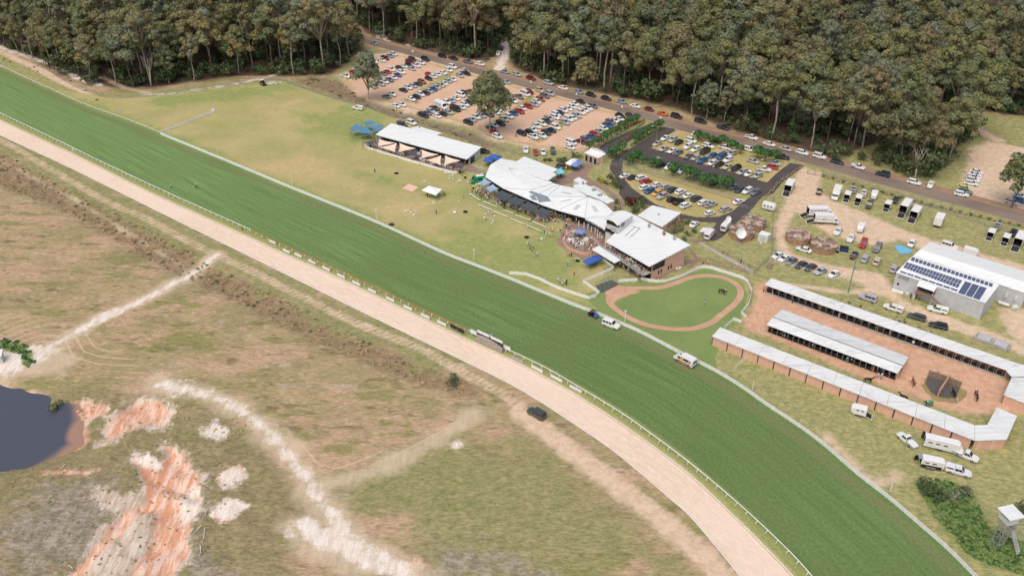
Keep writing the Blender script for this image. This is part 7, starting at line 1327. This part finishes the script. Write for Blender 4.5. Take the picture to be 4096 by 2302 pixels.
CL = dict(w=('white', (236,236,232)), p=('pink', (224,150,156)), k=('black', (40,40,44)), n=('navy', (48,56,82)), b=('blue', (110,146,196)), r=('red', (186,50,48)), g=('green', (70,150,110)), o=('orange', (240,136,60)), y=('yellow', (220,190,70)), t=('tan', (196,172,140)), s=('grey', (150,152,154)), l=('pale blue', (176,198,214)))
POSEN = dict(stand='standing', walk='walking', talk='gesturing', dress='standing', sit='sitting')
SEEN = {}; MADE = []; MASS = []
def person(loc, pose, top, leg, where, rz=None, z=0.0, group=None, hat=None):
    if pose == 'dress': l = f'person in a {CL[top][0]} dress {POSEN[pose]} {where}'
    else: l = f'person in {CL[top][0]} top and {CL[leg][0]} {"shorts" if leg in "tl" else "trousers"} {POSEN[pose]} {where}'
    o = link('person', BODY[pose], None, (loc[0], loc[1], z), random.uniform(0, 6.28) if rz is None else rz); sc = random.uniform(.94, 1.06); o.scale = (sc, sc, sc)
    tag(o, l, 'person', group); o['shirt'] = list(lin(CL[top][1])); o['legs'] = list(lin(CL[leg][1])); h = random.choice(((60,46,36), (40,34,30), (150,120,84), (196,170,120), (90,70,52))); o['hair'] = list(lin(h))
    if hat or random.random() < .4:
        h2 = link('hat', HAT, o); h2['hair'] = list(lin(random.choice(((236,226,206), (240,240,238), (210,186,150), (60,60,64))))); h2.location.z = -.47 if pose == 'sit' else 0
    SEEN.setdefault(l, []).append(o); MADE.append(o); o['pose'] = POSEN[pose]; return o
def crowd(pts, n, where, group, z=0.0, sit=.3, seed=1, pal='wwwwwwwwlltspkknbrgo', spread=None, c='U', poly=None):
    g = random.Random(seed); out = []; kept = 0; tries = 0; PL = None if poly is None else np.array(poly)
    while len(out) < n and tries < 6000:
        tries += 1
        if PL is not None: lo, hi = PL.min(0), PL.max(0); p = (g.uniform(lo[0], hi[0]), g.uniform(lo[1], hi[1]))
        else:
            i = g.randrange(len(pts) - 1); t = g.random(); p = Vector(pts[i]).lerp(Vector(pts[i + 1]), t) + Vector((g.gauss(0, spread), g.gauss(0, spread)))
        if PL is not None and s_poly(np.array([p]), PL)[0] < .3: continue
        if any(math.dist(p, q) < .55 for q in out): continue
        out.append((p[0], p[1])); ps = 'sit' if g.random() < sit else g.choice(('stand', 'stand', 'talk', 'walk', 'dress', 'dress')); random.seed(seed * 991 + len(out))
        if len(out) > n * .54: MASS.append((ps, (p[0], p[1], z), g.uniform(0, 6.28), g.choice(pal), g.choice('kkntswb'))); continue
        kept += 1; person(p, ps, g.choice(pal), g.choice('kkntswb'), where, None, z, group)
    made = MADE[-kept:]; made.sort(key=lambda o: o.location.x / o.location.y)
    for k, o in enumerate(made): tn_ = o['label'].split(' standing')[0].split(' sitting')[0].split(' walking')[0].split(' gesturing')[0].split(' top')[0]; o['label'] = f"{tn_}{' top' if ' dress' not in tn_ else ''}, {o['pose']}, {ordinal(k)} from the left {where}"; del o['pose']
    return out
def P1(e, where, group=None):
    for q in e.split(';'):
        x, y, c, ps, tl = q.split(','); person(W(float(x), float(y), 0, c), {'s': 'stand', 'w': 'walk', 't': 'talk', 'd': 'dress', 'i': 'sit'}[ps], tl[0], tl[1], where, None, 0, group)
P1('1720,642,M,w,wk;1978,642,M,w,nk', 'on the turf inside the left rail'); P1('250,607,J,s,kk;868,1022,J,s,nn;1143,862,J,d,pp;527,752,J,s,tt', 'alone on the open lawn'); P1('945,838,J,s,kk;958,842,J,s,tk;780,850,J,s,kk;800,855,J,t,wk;870,850,J,s,ww', 'beside the white marquee')
P1('1325,1107,J,s,lt;1368,1088,J,s,wk;1440,1118,J,s,ww;1365,1030,J,i,wt;1440,1030,J,i,tp;1410,1025,J,i,pw', 'at the white chairs on the lawn'); P1('382,667,E,s,ws;275,717,E,s,wt;288,700,E,s,lt;303,747,E,s,kk;333,742,E,s,wk;320,767,E,s,wk;345,832,E,w,lt;376,822,E,s,wb', 'on the lawn left of the round terrace')
P1('447,602,E,s,kt;460,617,E,d,ww;497,627,E,s,lt;517,627,E,s,lt;535,542,E,s,lt;510,572,E,d,po;528,577,E,s,wo;582,577,E,d,ww;608,587,E,s,nt;665,532,E,s,kk;695,547,E,s,bn;727,547,E,s,kw', 'on the club paving edge'); P1('680,818,E,d,pp;700,812,E,s,wk;718,824,E,s,kk;680,920,E,s,sb;737,887,E,s,bt', 'between the round terrace and the blue gazebo'); P1('745,1007,E,s,ok', 'alone near the mounting yard fence')
P1('582,1077,E,s,wt;600,1092,E,s,lb;622,1115,E,s,wb;648,1097,E,s,ws;667,1107,E,s,kk', 'in the line of five at the course fence', 'line of five at the course fence'); P1('2055,1305,E,s,wb', 'alone inside the parade ring'); P1('2262,1202,E,s,lb', 'leading the horse in the parade ring')
P1('890,672,F,s,rk;978,698,F,s,rw;1036,696,F,s,rw;1180,784,F,s,kk;1245,745,F,s,ww;1275,765,F,s,rk;1642,930,F,s,ww;1840,988,F,s,tk;1868,1002,F,s,gb;2150,1108,F,d,pp;2187,1110,F,s,ws;2445,1210,F,s,nn', 'along the far stable front', 'people along the far stable'); P1('1055,1112,F,i,wb;1097,1134,F,i,bb;1376,1238,F,s,lb;1392,1222,F,s,pk;1665,1316,F,s,gk;1722,1374,F,i,gg;1766,1382,F,s,ws', 'along the middle stable front', 'people along the middle stable')
P1('1050,728,G,d,oo;1090,712,G,s,wk;1120,722,G,s,wk;1145,738,G,s,lb;1207,768,G,s,bb;1100,778,G,s,wt;1132,798,G,s,lb', 'at the near end of the middle stable', 'group at the near end of the middle stable'); P1('1700,765,G,s,bk', 'above the wash bay'); P1('1475,852,G,s,ln', 'leading the chestnut horse'); P1('1890,1038,G,s,wb', 'hosing the black horse'); P1('1590,1072,G,s,gb', 'beside the rugged horse'); P1('2076,955,G,s,kk', 'leading the horse at the right of the court')
P1('480,292,F,s,kk;660,388,F,s,kk', 'on the long ramp above the parade ring'); P1('285,392,F,s,ok;330,396,F,s,wt', 'behind the parade ring fence'); P1('1432,960,D,s,tk', 'on the ramp of the right-hand horse truck'); P1('1915,1128,A,s,kk;1928,1128,A,w,tk', 'on the near side of the earth car park'); P1('925,912,A,s,ok', 'in a vest beside the black canopy pickup'); P1('2390,750,F,s,ww;2365,735,F,s,kk;2420,740,F,s,kk;2450,745,F,i,sk', 'under the porch of the solar shed')
X1L = [tuple(W(x, y, 0, 'X1')[:2]) for x, y in ((60,800),(170,880),(380,990),(560,1020),(700,1100),(900,1180),(1130,1290),(1330,1320))]
crowd(X1L, 120, 'among the tables under the club sails', 'crowd under the club sails', 0, .5, 3, spread=1.0); crowd([tuple(W(x, y, 0, 'X1')[:2]) for x, y in ((1300,1250),(1450,1260),(1650,1270),(1850,1310),(1950,1330),(2120,1400))], 58, 'under the club veranda edge', 'crowd at the club veranda', 0, .35, 4, spread=.9)
crowd(None, 52, 'on the round brick terrace', 'crowd on the round terrace', .5, .45, 5, poly=[p + (np.array(tc).mean(0) - p) * .12 for p in tc]); crowd([tuple((dk[3].lerp(dk[0], .4))[:2]), tuple((dk[2].lerp(dk[1], .4))[:2])], 26, 'on the function wing balcony', 'crowd on the balcony', 2.8, .35, 6, spread=.55)
crowd(None, 44, 'on the long pavilion terrace', 'crowd on the pavilion terrace', .012, .6, 7, poly=TER); crowd(None, 9, 'under the bright blue gazebo', 'crowd under the bright blue gazebo', 0, .4, 8, poly=w2([(840,880),(880,950),(1030,890),(990,840)], 'E')); crowd(None, 8, 'under the patio canopy', 'crowd under the patio canopy', .02, .4, 9, poly=w2([(1120,880),(1260,930),(1420,1020),(1380,1030),(1200,930)], 'E')); crowd([tuple(W(x, y, 0, 'X1')[:2]) for x, y in ((1380,570),(1500,560))], 6, 'at the turquoise gazebo', 'people at the turquoise gazebo', 0, 0, 10, spread=.6); crowd([tuple(W(x, y, 0, 'X1')[:2]) for x, y in ((1660,430),(1760,430))], 4, 'under the faded blue gazebo by the kiosk', 'people at the kiosk gazebo', 0, 0, 12, spread=.5)
crowd([tuple(W(x, y, 0, 'X9')[:2]) for x, y in ((1450,380),(1700,560),(1950,780),(2050,900))], 10, 'on the ramp beside the white banners', 'people on the banner ramp', 0, 0, 11, spread=.5); crowd([tuple(W(x, y, 0, 'X9')[:2]) for x, y in ((780,560),(830,760))], 9, 'against the left rail of the round terrace', 'people at the terrace rail', 0, 0, 13, spread=.4)
for l, os_ in list(SEEN.items()):
    os_ = [o for o in os_ if 'pose' in o]
    for k, o in enumerate(sorted(os_, key=lambda o: o.location.x / o.location.y)):
        o_p = o['pose']; del o['pose']
        if len(os_) > 1: a_ = l.split(' top and'); w_ = l.split(o_p, 1)[1]; o['label'] = (a_[0] + ' top' if len(a_) > 1 else l.split(o_p)[0].strip()) + f', {ORD[k]} from left{w_}'
# the rest of the crowd, too dense to count, as one mass
V_a, F_a, M_a, mats_ = [], [], [], [SKINM]; idx = {}
def solid(nm, rgb):
    if nm not in idx: idx[nm] = len(mats_); mats_.append(simple('crowd ' + nm, rgb, .85, .06))
    return idx[nm]
cache = {k: (np.array([v.co[:] for v in m.vertices]), [(list(p.vertices), p.material_index) for p in m.polygons]) for k, m in BODY.items()}; n0 = 0
for ps, lc, rz_, tp, lg in MASS:
    Vb, Fb = cache[ps]; c_, s_ = math.cos(rz_), math.sin(rz_); V_a.append(Vb @ np.array([[c_, s_, 0], [-s_, c_, 0], [0, 0, 1]]) + np.array(lc)); mm_ = {0: 0, 1: solid('top ' + CL[tp][0], CL[tp][1]), 2: solid('leg ' + CL[lg][0], CL[lg][1]), 3: solid('hat', (214,196,168)) if tp in 'wlt' else solid('hair', (66,52,42))}
    F_a += [[n0 + i for i in f] for f, _ in Fb]; M_a += [mm_[m] for _, m in Fb]; n0 += len(Vb)
me_c = bpy.data.meshes.new('crowd'); me_c.from_pydata(np.vstack(V_a).tolist(), [], F_a)
for m in mats_: me_c.materials.append(m)
me_c.polygons.foreach_set('material_index', M_a); me_c.polygons.foreach_set('use_smooth', [True] * len(F_a)); tag(link('crowd', me_c), 'rest of the dense race-day crowd among the tables and terraces', 'crowd', kind='stuff'); print('MASS', len(MASS), len(F_a))
# horses
def horse_mesh(head_up=.2):
    J = {'rump': ((-.72, 0, 1.3), (.22, .26)), 'loin': ((-.35, 0, 1.32), (.24, .27)), 'barrel': ((.1, 0, 1.22), (.26, .3)), 'chest': ((.55, 0, 1.25), (.22, .3)), 'neck1': ((.85, 0, 1.5), (.12, .2)), 'neck2': ((1.1, 0, 1.75 + head_up), (.09, .14)), 'poll': ((1.22, 0, 1.85 + head_up), (.08, .1)), 'muz': ((1.58, 0, 1.55 + head_up), (.06, .07)), 'tail': ((-.98, 0, 1.25), .05), 'tail2': ((-1.05, 0, .7), .06)}
    E = [('rump', 'loin'), ('loin', 'barrel'), ('barrel', 'chest'), ('chest', 'neck1'), ('neck1', 'neck2'), ('neck2', 'poll'), ('poll', 'muz'), ('rump', 'tail'), ('tail', 'tail2')]
    for s, n in ((-1, 'l'), (1, 'r')):
        d = .16 * s; J['f1' + n] = ((.6, .16 * s, .95), .11); J['f2' + n] = ((.62 + d, .15 * s, .55), .06); J['f3' + n] = ((.58 + d, .15 * s, .12), .045); J['f4' + n] = ((.62 + d, .15 * s, .04), .06); J['h1' + n] = ((-.68, .17 * s, .98), .15); J['h2' + n] = ((-.62 - d, .16 * s, .78), .09); J['h3' + n] = ((-.86 - d, .16 * s, .52), .06); J['h4' + n] = ((-.8 - d, .16 * s, .12), .045); J['h5' + n] = ((-.75 - d, .16 * s, .04), .06)
        E += [('chest', 'f1' + n), ('f1' + n, 'f2' + n), ('f2' + n, 'f3' + n), ('f3' + n, 'f4' + n), ('rump', 'h1' + n), ('h1' + n, 'h2' + n), ('h2' + n, 'h3' + n), ('h3' + n, 'h4' + n), ('h4' + n, 'h5' + n)]
        J['ear' + n] = ((1.2, .07 * s, 2.02 + head_up), .025); E.append(('poll', 'ear' + n))
    return skin_mesh('horse', J, E, 'barrel', [objcol('horse coat', .6, 0, .3) if 'horse coat' not in MATS else MATS['horse coat'], BLACKP], lambda c: 1 if c.z < .5 or c.x < -.95 or (.6 < c.x < 1.2 and c.z > 1.62 + (c.x - .6) * .75 + head_up) else 0)
HM = [horse_mesh(.2), horse_mesh(-.35)]; MATS['horse coat'] = HM[0].materials[0]
for x, y, c, m, rgb, dx, dy, l in ((1000,830,'G',0,(64,44,36),1,.15,'dark brown horse walking beside the near end of the middle stable'), (1452,850,'G',1,(140,76,50),-.3,-1,'chestnut horse led past the middle stable corner'), (1355,1005,'G',0,(78,48,38),-1,-.3,'bay horse half hidden behind the near stable roof'), (1608,1062,'G',1,(44,34,32),-1,.05,'dark horse wearing a green and white rug'), (1860,965,'G',1,(36,32,32),-.6,-1,'black horse standing in the wash bay'), (2092,1000,'G',0,(72,46,38),-.2,-1,'brown horse led at the right of the court'), (2228,1195,'E',1,(84,50,40),1,.35,'brown horse inside the parade ring')):
    p = W(x, y, 0, c); o = link('horse', HM[m], None, p, heading(x, y, c, dx, dy)); o.color = (*lin(rgb), 1); tag(o, l, 'horse', 'horses')
    if 'rug' in l: rg = MB(); hull(rg, [(-.75, .3, .95, 1.58), (-.3, .33, .95, 1.62), (.4, .33, .95, 1.6)]); rg.build('rug', simple('green rug', (90,170,140), .8, .3, 3), o)
# ================================================================== FURNITURE AND SMALL THINGS
CH = MB().box((0, 0, .43), (.45, .45, .05)).box((0, -.21, .68), (.44, .05, .5))
for sx in (-.2, .2):
    for sy in (-.2, .2): CH.box((sx, sy, .21), (.05, .05, .42))
    CH.box((sx * 1.1, 0, .62), (.05, .42, .04))
CHM = CH.mesh('chair', PLAST); LIME = simple('lime plastic', (176,220,60), .5, .03); CHL = CH.mesh('chair', LIME)
TBM = MB().cyl((0, 0, .71), .48, .04, 18).cyl((0, 0, .35), .06, .7, 8).box((0, 0, .03), (.6, .08, .05)).box((0, 0, .03), (.08, .6, .05)).mesh('table', PLAST)
def chairs(pts, c, where, z=0.0):
    for x, y in pts: o = link('chair', CHM, None, (*W(x, y, z, c)[:2], z), random.uniform(0, 6.28)); tag(o, f'white plastic chair {where}', 'chair', f'white chairs {where}')
chairs([(560,1000),(582,998),(605,1016),(617,1018),(640,1040),(660,1005),(668,1036)], 'J', 'in the loose group near the course fence'); chairs([(1045,1015),(1060,1018)], 'J', 'in the pair beside the bins'); chairs([(1100,905)], 'J', 'alone below the white marquee'); chairs([(742,705),(755,705)], 'J', 'in the pair above the white marquee'); chairs([(1185,712)], 'J', 'alone beside the green van'); chairs([(955,615),(970,622),(990,618),(1010,645),(1036,645),(1000,672),(1032,676)], 'J', 'at the pavilion terrace corner'); chairs([(1082,708),(1098,695),(1118,700)], 'J', 'in the trio left of the green van'); chairs([(417,655)], 'E', 'alone near the round terrace'); chairs([(1348,1070),(1395,1015),(1415,1085),(1440,1100),(1425,1120),(1455,1050)], 'J', 'in the ring on the lawn'); chairs([(425,245),(165,240),(215,240),(185,230)], 'J', 'under the blue shade sails'); chairs([(862,195)], 'F', 'beside the white container'); chairs([(1775,955),(1800,950),(1815,945)], 'E', 'against the function wing wall')
def table_set(p, z, where, g, n=4, lime=False):
    t_ = link('table', TBM, None, (p[0], p[1], z)); tag(t_, f'white round plastic table, {g} from the left {where}', 'table', 'tables ' + where); where = f'at the {g} table {where}'
    a0_ = random.uniform(0, 6)
    for k in range(n): a = a0_ + k * 6.28 / n; o = link('chair', CHL if lime and k % 2 else CHM, None, (p[0] + .78 * math.cos(a), p[1] + .78 * math.sin(a), z), a + math.pi / 2); tag(o, f'{"lime" if lime and k % 2 else "white"} plastic chair {where}', 'chair', f'{"lime" if lime and k % 2 else "white"} chairs ' + where)
for i, (x, y) in enumerate(((50,700),(340,810),(450,990),(470,900),(630,1030),(700,1080),(780,1130),(930,1170),(1000,1190),(1060,1100),(1090,1270),(1180,1300))): table_set(W(x, y, 0, 'X1'), 0, 'under the club sails', ORD[i], 4, i % 3 == 0)
for i, (x, y) in enumerate(((1520,1220),(1600,1300),(1730,1290))): table_set(W(x, y, 0, 'X1'), 0, 'under the club veranda', ORD[i], 4, True)
for i, (x, y) in enumerate(((960,850),(1060,850),(1220,960),(1320,985),(1440,870),(1480,800))): table_set(W(x, y, .5, 'X9'), .5, 'on the round terrace', ORD[i], 5)
for i, (x, y) in enumerate(sorted(((430,560),(590,620),(690,660),(850,690),(1060,760),(1220,790),(1290,750),(1280,830),(1450,890),(1600,910),(1700,930),(1780,960),(1900,850),(1400,720),(560,490),(1160,700)))): table_set(W(x, y, .012, 'X5'), .012, 'on the pavilion terrace', ORD[i], 4)
for i, (x0, y0, x1, y1) in enumerate(((1205,812,1302,880), (1345,892,1480,946), (1295,925,1430,980), (1450,992,1590,1050), (1545,977,1640,1012), (1665,1027,1810,1080), (1615,1062,1755,1120), (1835,1095,1975,1152), (1780,1130,1925,1192))):
    a, b = W(x0, y0, .45, 'J'), W(x1, y1, .45, 'J'); d = b - a; r = thing('bench', f'long white plank bench on the lawn, {ORD[i]} from the left', 'bench', (*((a + b) / 2)[:2], 0), math.atan2(d.y, d.x), 'white plank benches'); MB().box((0, 0, .43), (d.length, .3, .06)).build('seat', PLAST, r)
    for s in (-.38, .38): MB().box((d.length * s, 0, .2), (.1, .3, .4)).build('leg', FASC, r)
BING = simple('dark bin', (36,40,44), .6); LIDY = simple('yellow lid', (240,186,60), .5); LIDB = simple('pale blue lid', (120,186,214), .5)
def bin_(x, y, c, lid, label): r = thing('wheelie_bin', label, 'bin', W(x, y, 0, c), random.uniform(-.3, .3)); MB().box((0, 0, .5), (.5, .55, .9), 0, 1.1).build('body', BING, r); MB().box((0, 0, .99), (.6, .65, .08)).build('lid', lid, r)
for x, y, c, w in ((457,618,'J','on the open lawn'), (1150,1005,'J','beside the pair of chairs'), (1765,1260,'J','left of the round terrace'), (768,868,'E','above the blue gazebo')): bin_(x, y, c, LIDY, f'dark wheelie bin with yellow lid {w}'); bin_(x + 20, y + 2, c, LIDB, f'dark wheelie bin with blue lid {w}')
bin_(1157, 662, 'J', LIDY, 'yellow-lidded wheelie bin beside the black lamp post'); bin_(1240, 768, 'J', LIDY, 'yellow-lidded wheelie bin beside the pale blue sail'); bin_(2490, 525, 'J', LIDY, 'yellow-lidded wheelie bin at the entry kiosk'); bin_(697, 1285, 'D', LIDB, 'blue-lidded wheelie bin beside the skip'); bin_(205, 345, 'J', LIDB, 'dark wheelie bin at the left terrace corner'); bin_(1105, 612, 'J', BING, 'black wheelie bin at the right terrace corner')
mt = [W(x, y, .05, 'J') for x, y in ((525,757), (590,715), (690,750), (625,797))]; r = wroot('dance_mat', 'flat pale pink dance mat lying on the lawn', 'mat', mt); wb(MB().prism([p - Vector((0, 0, 0)) for p in mt], .05), 'panel', simple('pink mat', (230,190,172), .8, .05), r)
for i, (x, y) in enumerate(((840,880), (832,895), (845,905), (836,915), (910,890), (775,915))):
    p = W(x, y, .03, 'J'); o = MB().tube([(math.cos(a) * .5, math.sin(a) * .5, 0) for a in np.linspace(0, 6.2832, 19)], .025, 4).build('hoop', PLAST, None); o.location = p; tag(o, 'white hoop lying on the grass below the white marquee', 'hoop', 'white hoops')
for i, (x, y) in enumerate(((1222,420), (1390,470), (1515,520), (1632,600), (1748,665), (1830,690), (1888,800))):
    r = thing('banner', f'tall narrow white feather banner beside the tower ramp, {ORD[i]} from the left', 'banner', W(x, y, 0, 'X9'), .4, 'white feather banners'); MB().cyl((0, 0, 1.3), .02, 2.6, 5).build('pole', GREYM, r); MB().prism([(0, .02, 2.6), (.35, .02, 2.5), (.4, .03, 2.4), (0, .03, 2.4)], 1.9).build('flag', TENTW, r)
r = thing('banner', 'yellow teardrop banner beside the turquoise gazebo', 'banner', W(1165, 598, 0, 'J') if False else W(2165, 590, 0, 'J')); MB().cyl((0, 0, 1.0), .02, 2.0, 5).build('pole', GREYM, r); MB().ball((.25, 0, 1.4), .4, 10, (.7, .06, 1.3)).build('flag', LIDY, r)
o = MB().cyl((0, 0, .12), .9, .24, 20).build('rubber_disc', simple('black rubber', (58,58,62), .8), None); o.location = W(418, 1128, 0, 'J'); tag(o, 'black round rubber disc lying beside the course fence', 'disc')
for i, (x, y) in enumerate(((738,258), (2443,1055))): o = MB().tube([(math.cos(a) * .33, 0, .36 + math.sin(a) * .33) for a in np.linspace(0, 6.2832, 17)], .1, 6).build('tyre', RUB if i else PLAST, None); o.location = W(x, y, 0, 'M'); tag(o, f'{"black" if i else "white"} tyre standing under the running rail at {"the orange stretch" if i else "left"}', 'tyre')
tp_ = w2([(1270,1215),(1330,1205),(1400,1230),(1460,1265),(1440,1290),(1370,1300),(1310,1285),(1285,1250)], 'D'); me_o = sheet('tarpaulin', tp_, .03, simple('blue tarpaulin', (120,186,220), .5, .12, 2), None, .6, .2, kind=None); tag(me_o, 'crumpled blue tarpaulin on the ground beside the long shed', 'tarpaulin')
for v in me_o.data.vertices: v.co.z += random.uniform(0, .18)
if 'kind' in me_o: del me_o['kind']
r = thing('skip_bin', 'blue skip bin beside the brown tank', 'skip', W(760, 1265, 0, 'D'), heading(760, 1265, 'D', 1, .15)); sk = MB().box((0, 0, .65), (2.2, 1.5, 1.3), 0, 1.12); sk.build('body', simple('skip blue', (44,72,122), .6, .15), r); MB().box((0, 0, 1.34), (2.4, 1.6, .06)).build('lid', BING, r)
r = thing('gas_tank', 'white cylindrical gas tank beside the long shed', 'tank', W(2185, 1215, 0, 'X3'), heading(2185, 1215, 'X3', 1, .33)); MB().cyl((0, 0, .7), .45, 2.6, 14, 'X').ball((1.3, 0, .7), .45, 10, (.5, 1, 1)).ball((-1.3, 0, .7), .45, 10, (.5, 1, 1)).build('vessel', WALLW, r); [MB().box((x, 0, .2), (.15, .7, .4)).build('cradle', CONC, r) for x in (-.8, .8)]
r = thing('white_crate', 'white box on legs at the corner of the long shed', 'box', W(2395, 1290, 0, 'X3'), .3); MB().box((0, 0, .8), (1.5, 1.0, .9)).build('box', WALLW, r); [MB().box((x, y, .18), (.1, .1, .36)).build('leg', WALLW, r) for x in (-.6, .6) for y in (-.4, .4)]
r = thing('concrete_bays', 'low bays of concrete blocks holding grey tarps', 'bays', W(2250, 430, 0, 'G'), heading(2250, 430, 'G', 1, .38)); L_b = 8.0
for k in range(10):
    for s in (-1.4, 1.4): MB().box((-L_b / 2 + .4 + k * .8, s, .4 + (.0 if s > 0 else 0)), (.78, .5, .8)).build('block', CONC, r)
for x in (-4, 0, 4):
    for y in (-.7, 0, .7): MB().box((x, y, .4), (.5, .68, .8)).build('block', CONC, r)
for x in (-2, 2): MB().prism([(x - 1.6, -1.1, .7), (x + 1.6, -1.1, .75), (x + 1.6, 1.1, .95), (x - 1.6, 1.1, .9)], .1).build('tarp', simple('grey tarp', (178,182,186), .8), r)
# ramp path, stairs and garden edges behind the parade ring
rp = w2([(1960,665),(1985,655),(2250,800),(2560,965),(2530,985),(2300,860)], 'E'); sheet('ramp_path', rp, .03, CONC, None, 3); sp_ = w2([(1880,720),(1910,725),(2010,850),(2060,870),(2250,910),(2530,975),(2500,985),(2200,915),(2000,870),(1890,950),(1870,935),(1970,860)], 'E'); sheet('footpath', sp_, .024, simple('brown path', (150,124,106), .9, .1), None, 3)
def thin_rail(label, pts, c, h=1.0, step=2.0, mat=None):
    P = along(w2(pts, c), step); r = thing('handrail', label, 'rail', (*P[0], 0)); o0 = P[0]; m = mat or POST
    for x, y in P: MB().cyl((x - o0[0], y - o0[1], h / 2), .025, h, 5).build('baluster', m, r)
    MB().tube([(x - o0[0], y - o0[1], h) for x, y in P], .03, 5).tube([(x - o0[0], y - o0[1], h * .5) for x, y in P], .02, 4).build('rail', m, r)
thin_rail('dark handrail along the long ramp', [(1985,650),(2250,795),(2555,960)], 'E'); thin_rail('dark handrail along the lower footpath', [(2010,850),(2250,905),(2520,970)], 'E')
r = thing('timber_steps', 'short flight of timber steps below the row of sedans', 'steps', W(955, 415, 0, 'F'), heading(955, 415, 'F', .5, -1))
for k in range(6): MB().box((-1.4 + k * .55, 0, .1 + k * .02), (.4, 1.2, .18)).build('step', TIMBER, r)
for s in (-.65, .65): MB().box((0, s, .16), (3.4, .1, .3)).build('stringer', TIMBER, r)
for i, (x, y) in enumerate(((884,295), (2069,603), (2527,728))): r = thing('parking_sign', f'small white sign beside the road, {ORD[i]} from the left', 'sign', W(x, y, 0, 'A'), 0, 'small white roadside signs'); MB().cyl((0, 0, .7), .03, 1.4, 5).build('post', GREYM, r); MB().box((0, -.04, 1.5), (.7, .04, .9)).build('plate', HB, r)
for i, (x, y) in enumerate(((470,605), (857,715))): r = thing('parking_sign', f'small white sign near the entry drive, {"left" if i == 0 else "right"} of the two', 'sign', W(x, y, 0, 'B'), 0, 'small white drive signs'); MB().cyl((0, 0, .7), .03, 1.4, 5).build('post', GREYM, r); MB().box((0, -.04, 1.5), (.7, .04, .9)).build('plate', HB, r)
r = thing('junk_pile', 'pale pile of plastic sheets beside the tractor', 'pile', W(235, 835, 0, 'K'))
for k in range(14): MB().box((random.gauss(0, 1.6), random.gauss(0, .7), .1 + .1 * random.random()), (random.uniform(.5, 1.4), random.uniform(.4, .9), .2), random.random() * 3, .7).build('sheet_piece', simple('weathered plastic', (206,206,208), .7, .15), r)
r = thing('fence_end_post', 'white board at the far end of the lawn fence', 'board', W(2145, 1130, 0, 'L')); MB().box((0, 0, .9), (1.1, .1, 1.5), .3).build('board', HB, r); MB().box((0, .1, .8), (.1, .1, 1.6)).build('stake', FENCEW, r)
r = thing('white_shed', 'corner of a small white shed at the left edge', 'shed', W(-12, 1445, 0) + Vector((0, 0, -.1)), .3); MB().box((0, 0, 1.1), (3.2, 2.4, 2.2)).build('wall', WALLW, r); MB().prism([(-1.8, -1.4, 2.3), (1.8, -1.4, 2.3), (1.8, 1.4, 2.6), (-1.8, 1.4, 2.6)], .1).build('roof', ROOF, r)
o = MB().box((0, 0, .05), (1.6, 1.1, .1), .2).build('drain_cover', FASC, None); o.location = W(1220, 1117, 0, 'L'); tag(o, 'small grey concrete cover on the grass inside the left rail', 'cover')
# street lettering and boards stay blank where the photograph cannot be read

def words(l): return len(l.split())
for o in list(scene.objects):
    l = o.get('label')
    if not l: continue
    for a, b in ((' row of the earth car park', ' earth car park row'), (' of the asphalt car park', ' of the asphalt lot'), (' from the left', ' from left'), (' from the road', ' from road'), (' top and black trousers', ' top'), (' top and navy trousers', ' top'), (' top and white trousers', ' top'), (' top and blue trousers', ' top'), (' top and grey trousers', ' top'), (' top and orange trousers', ' top'), (' top and pink trousers', ' top'), (' top and green trousers', ' top'), (' top and tan shorts', ' top'), (' top and pale blue shorts', ' top'), (' in the ', ' in '), (' standing', ''), (' the ', ' ')):
        if words(l) <= 16: break
        l = l.replace(a, b)
    o['label'] = l
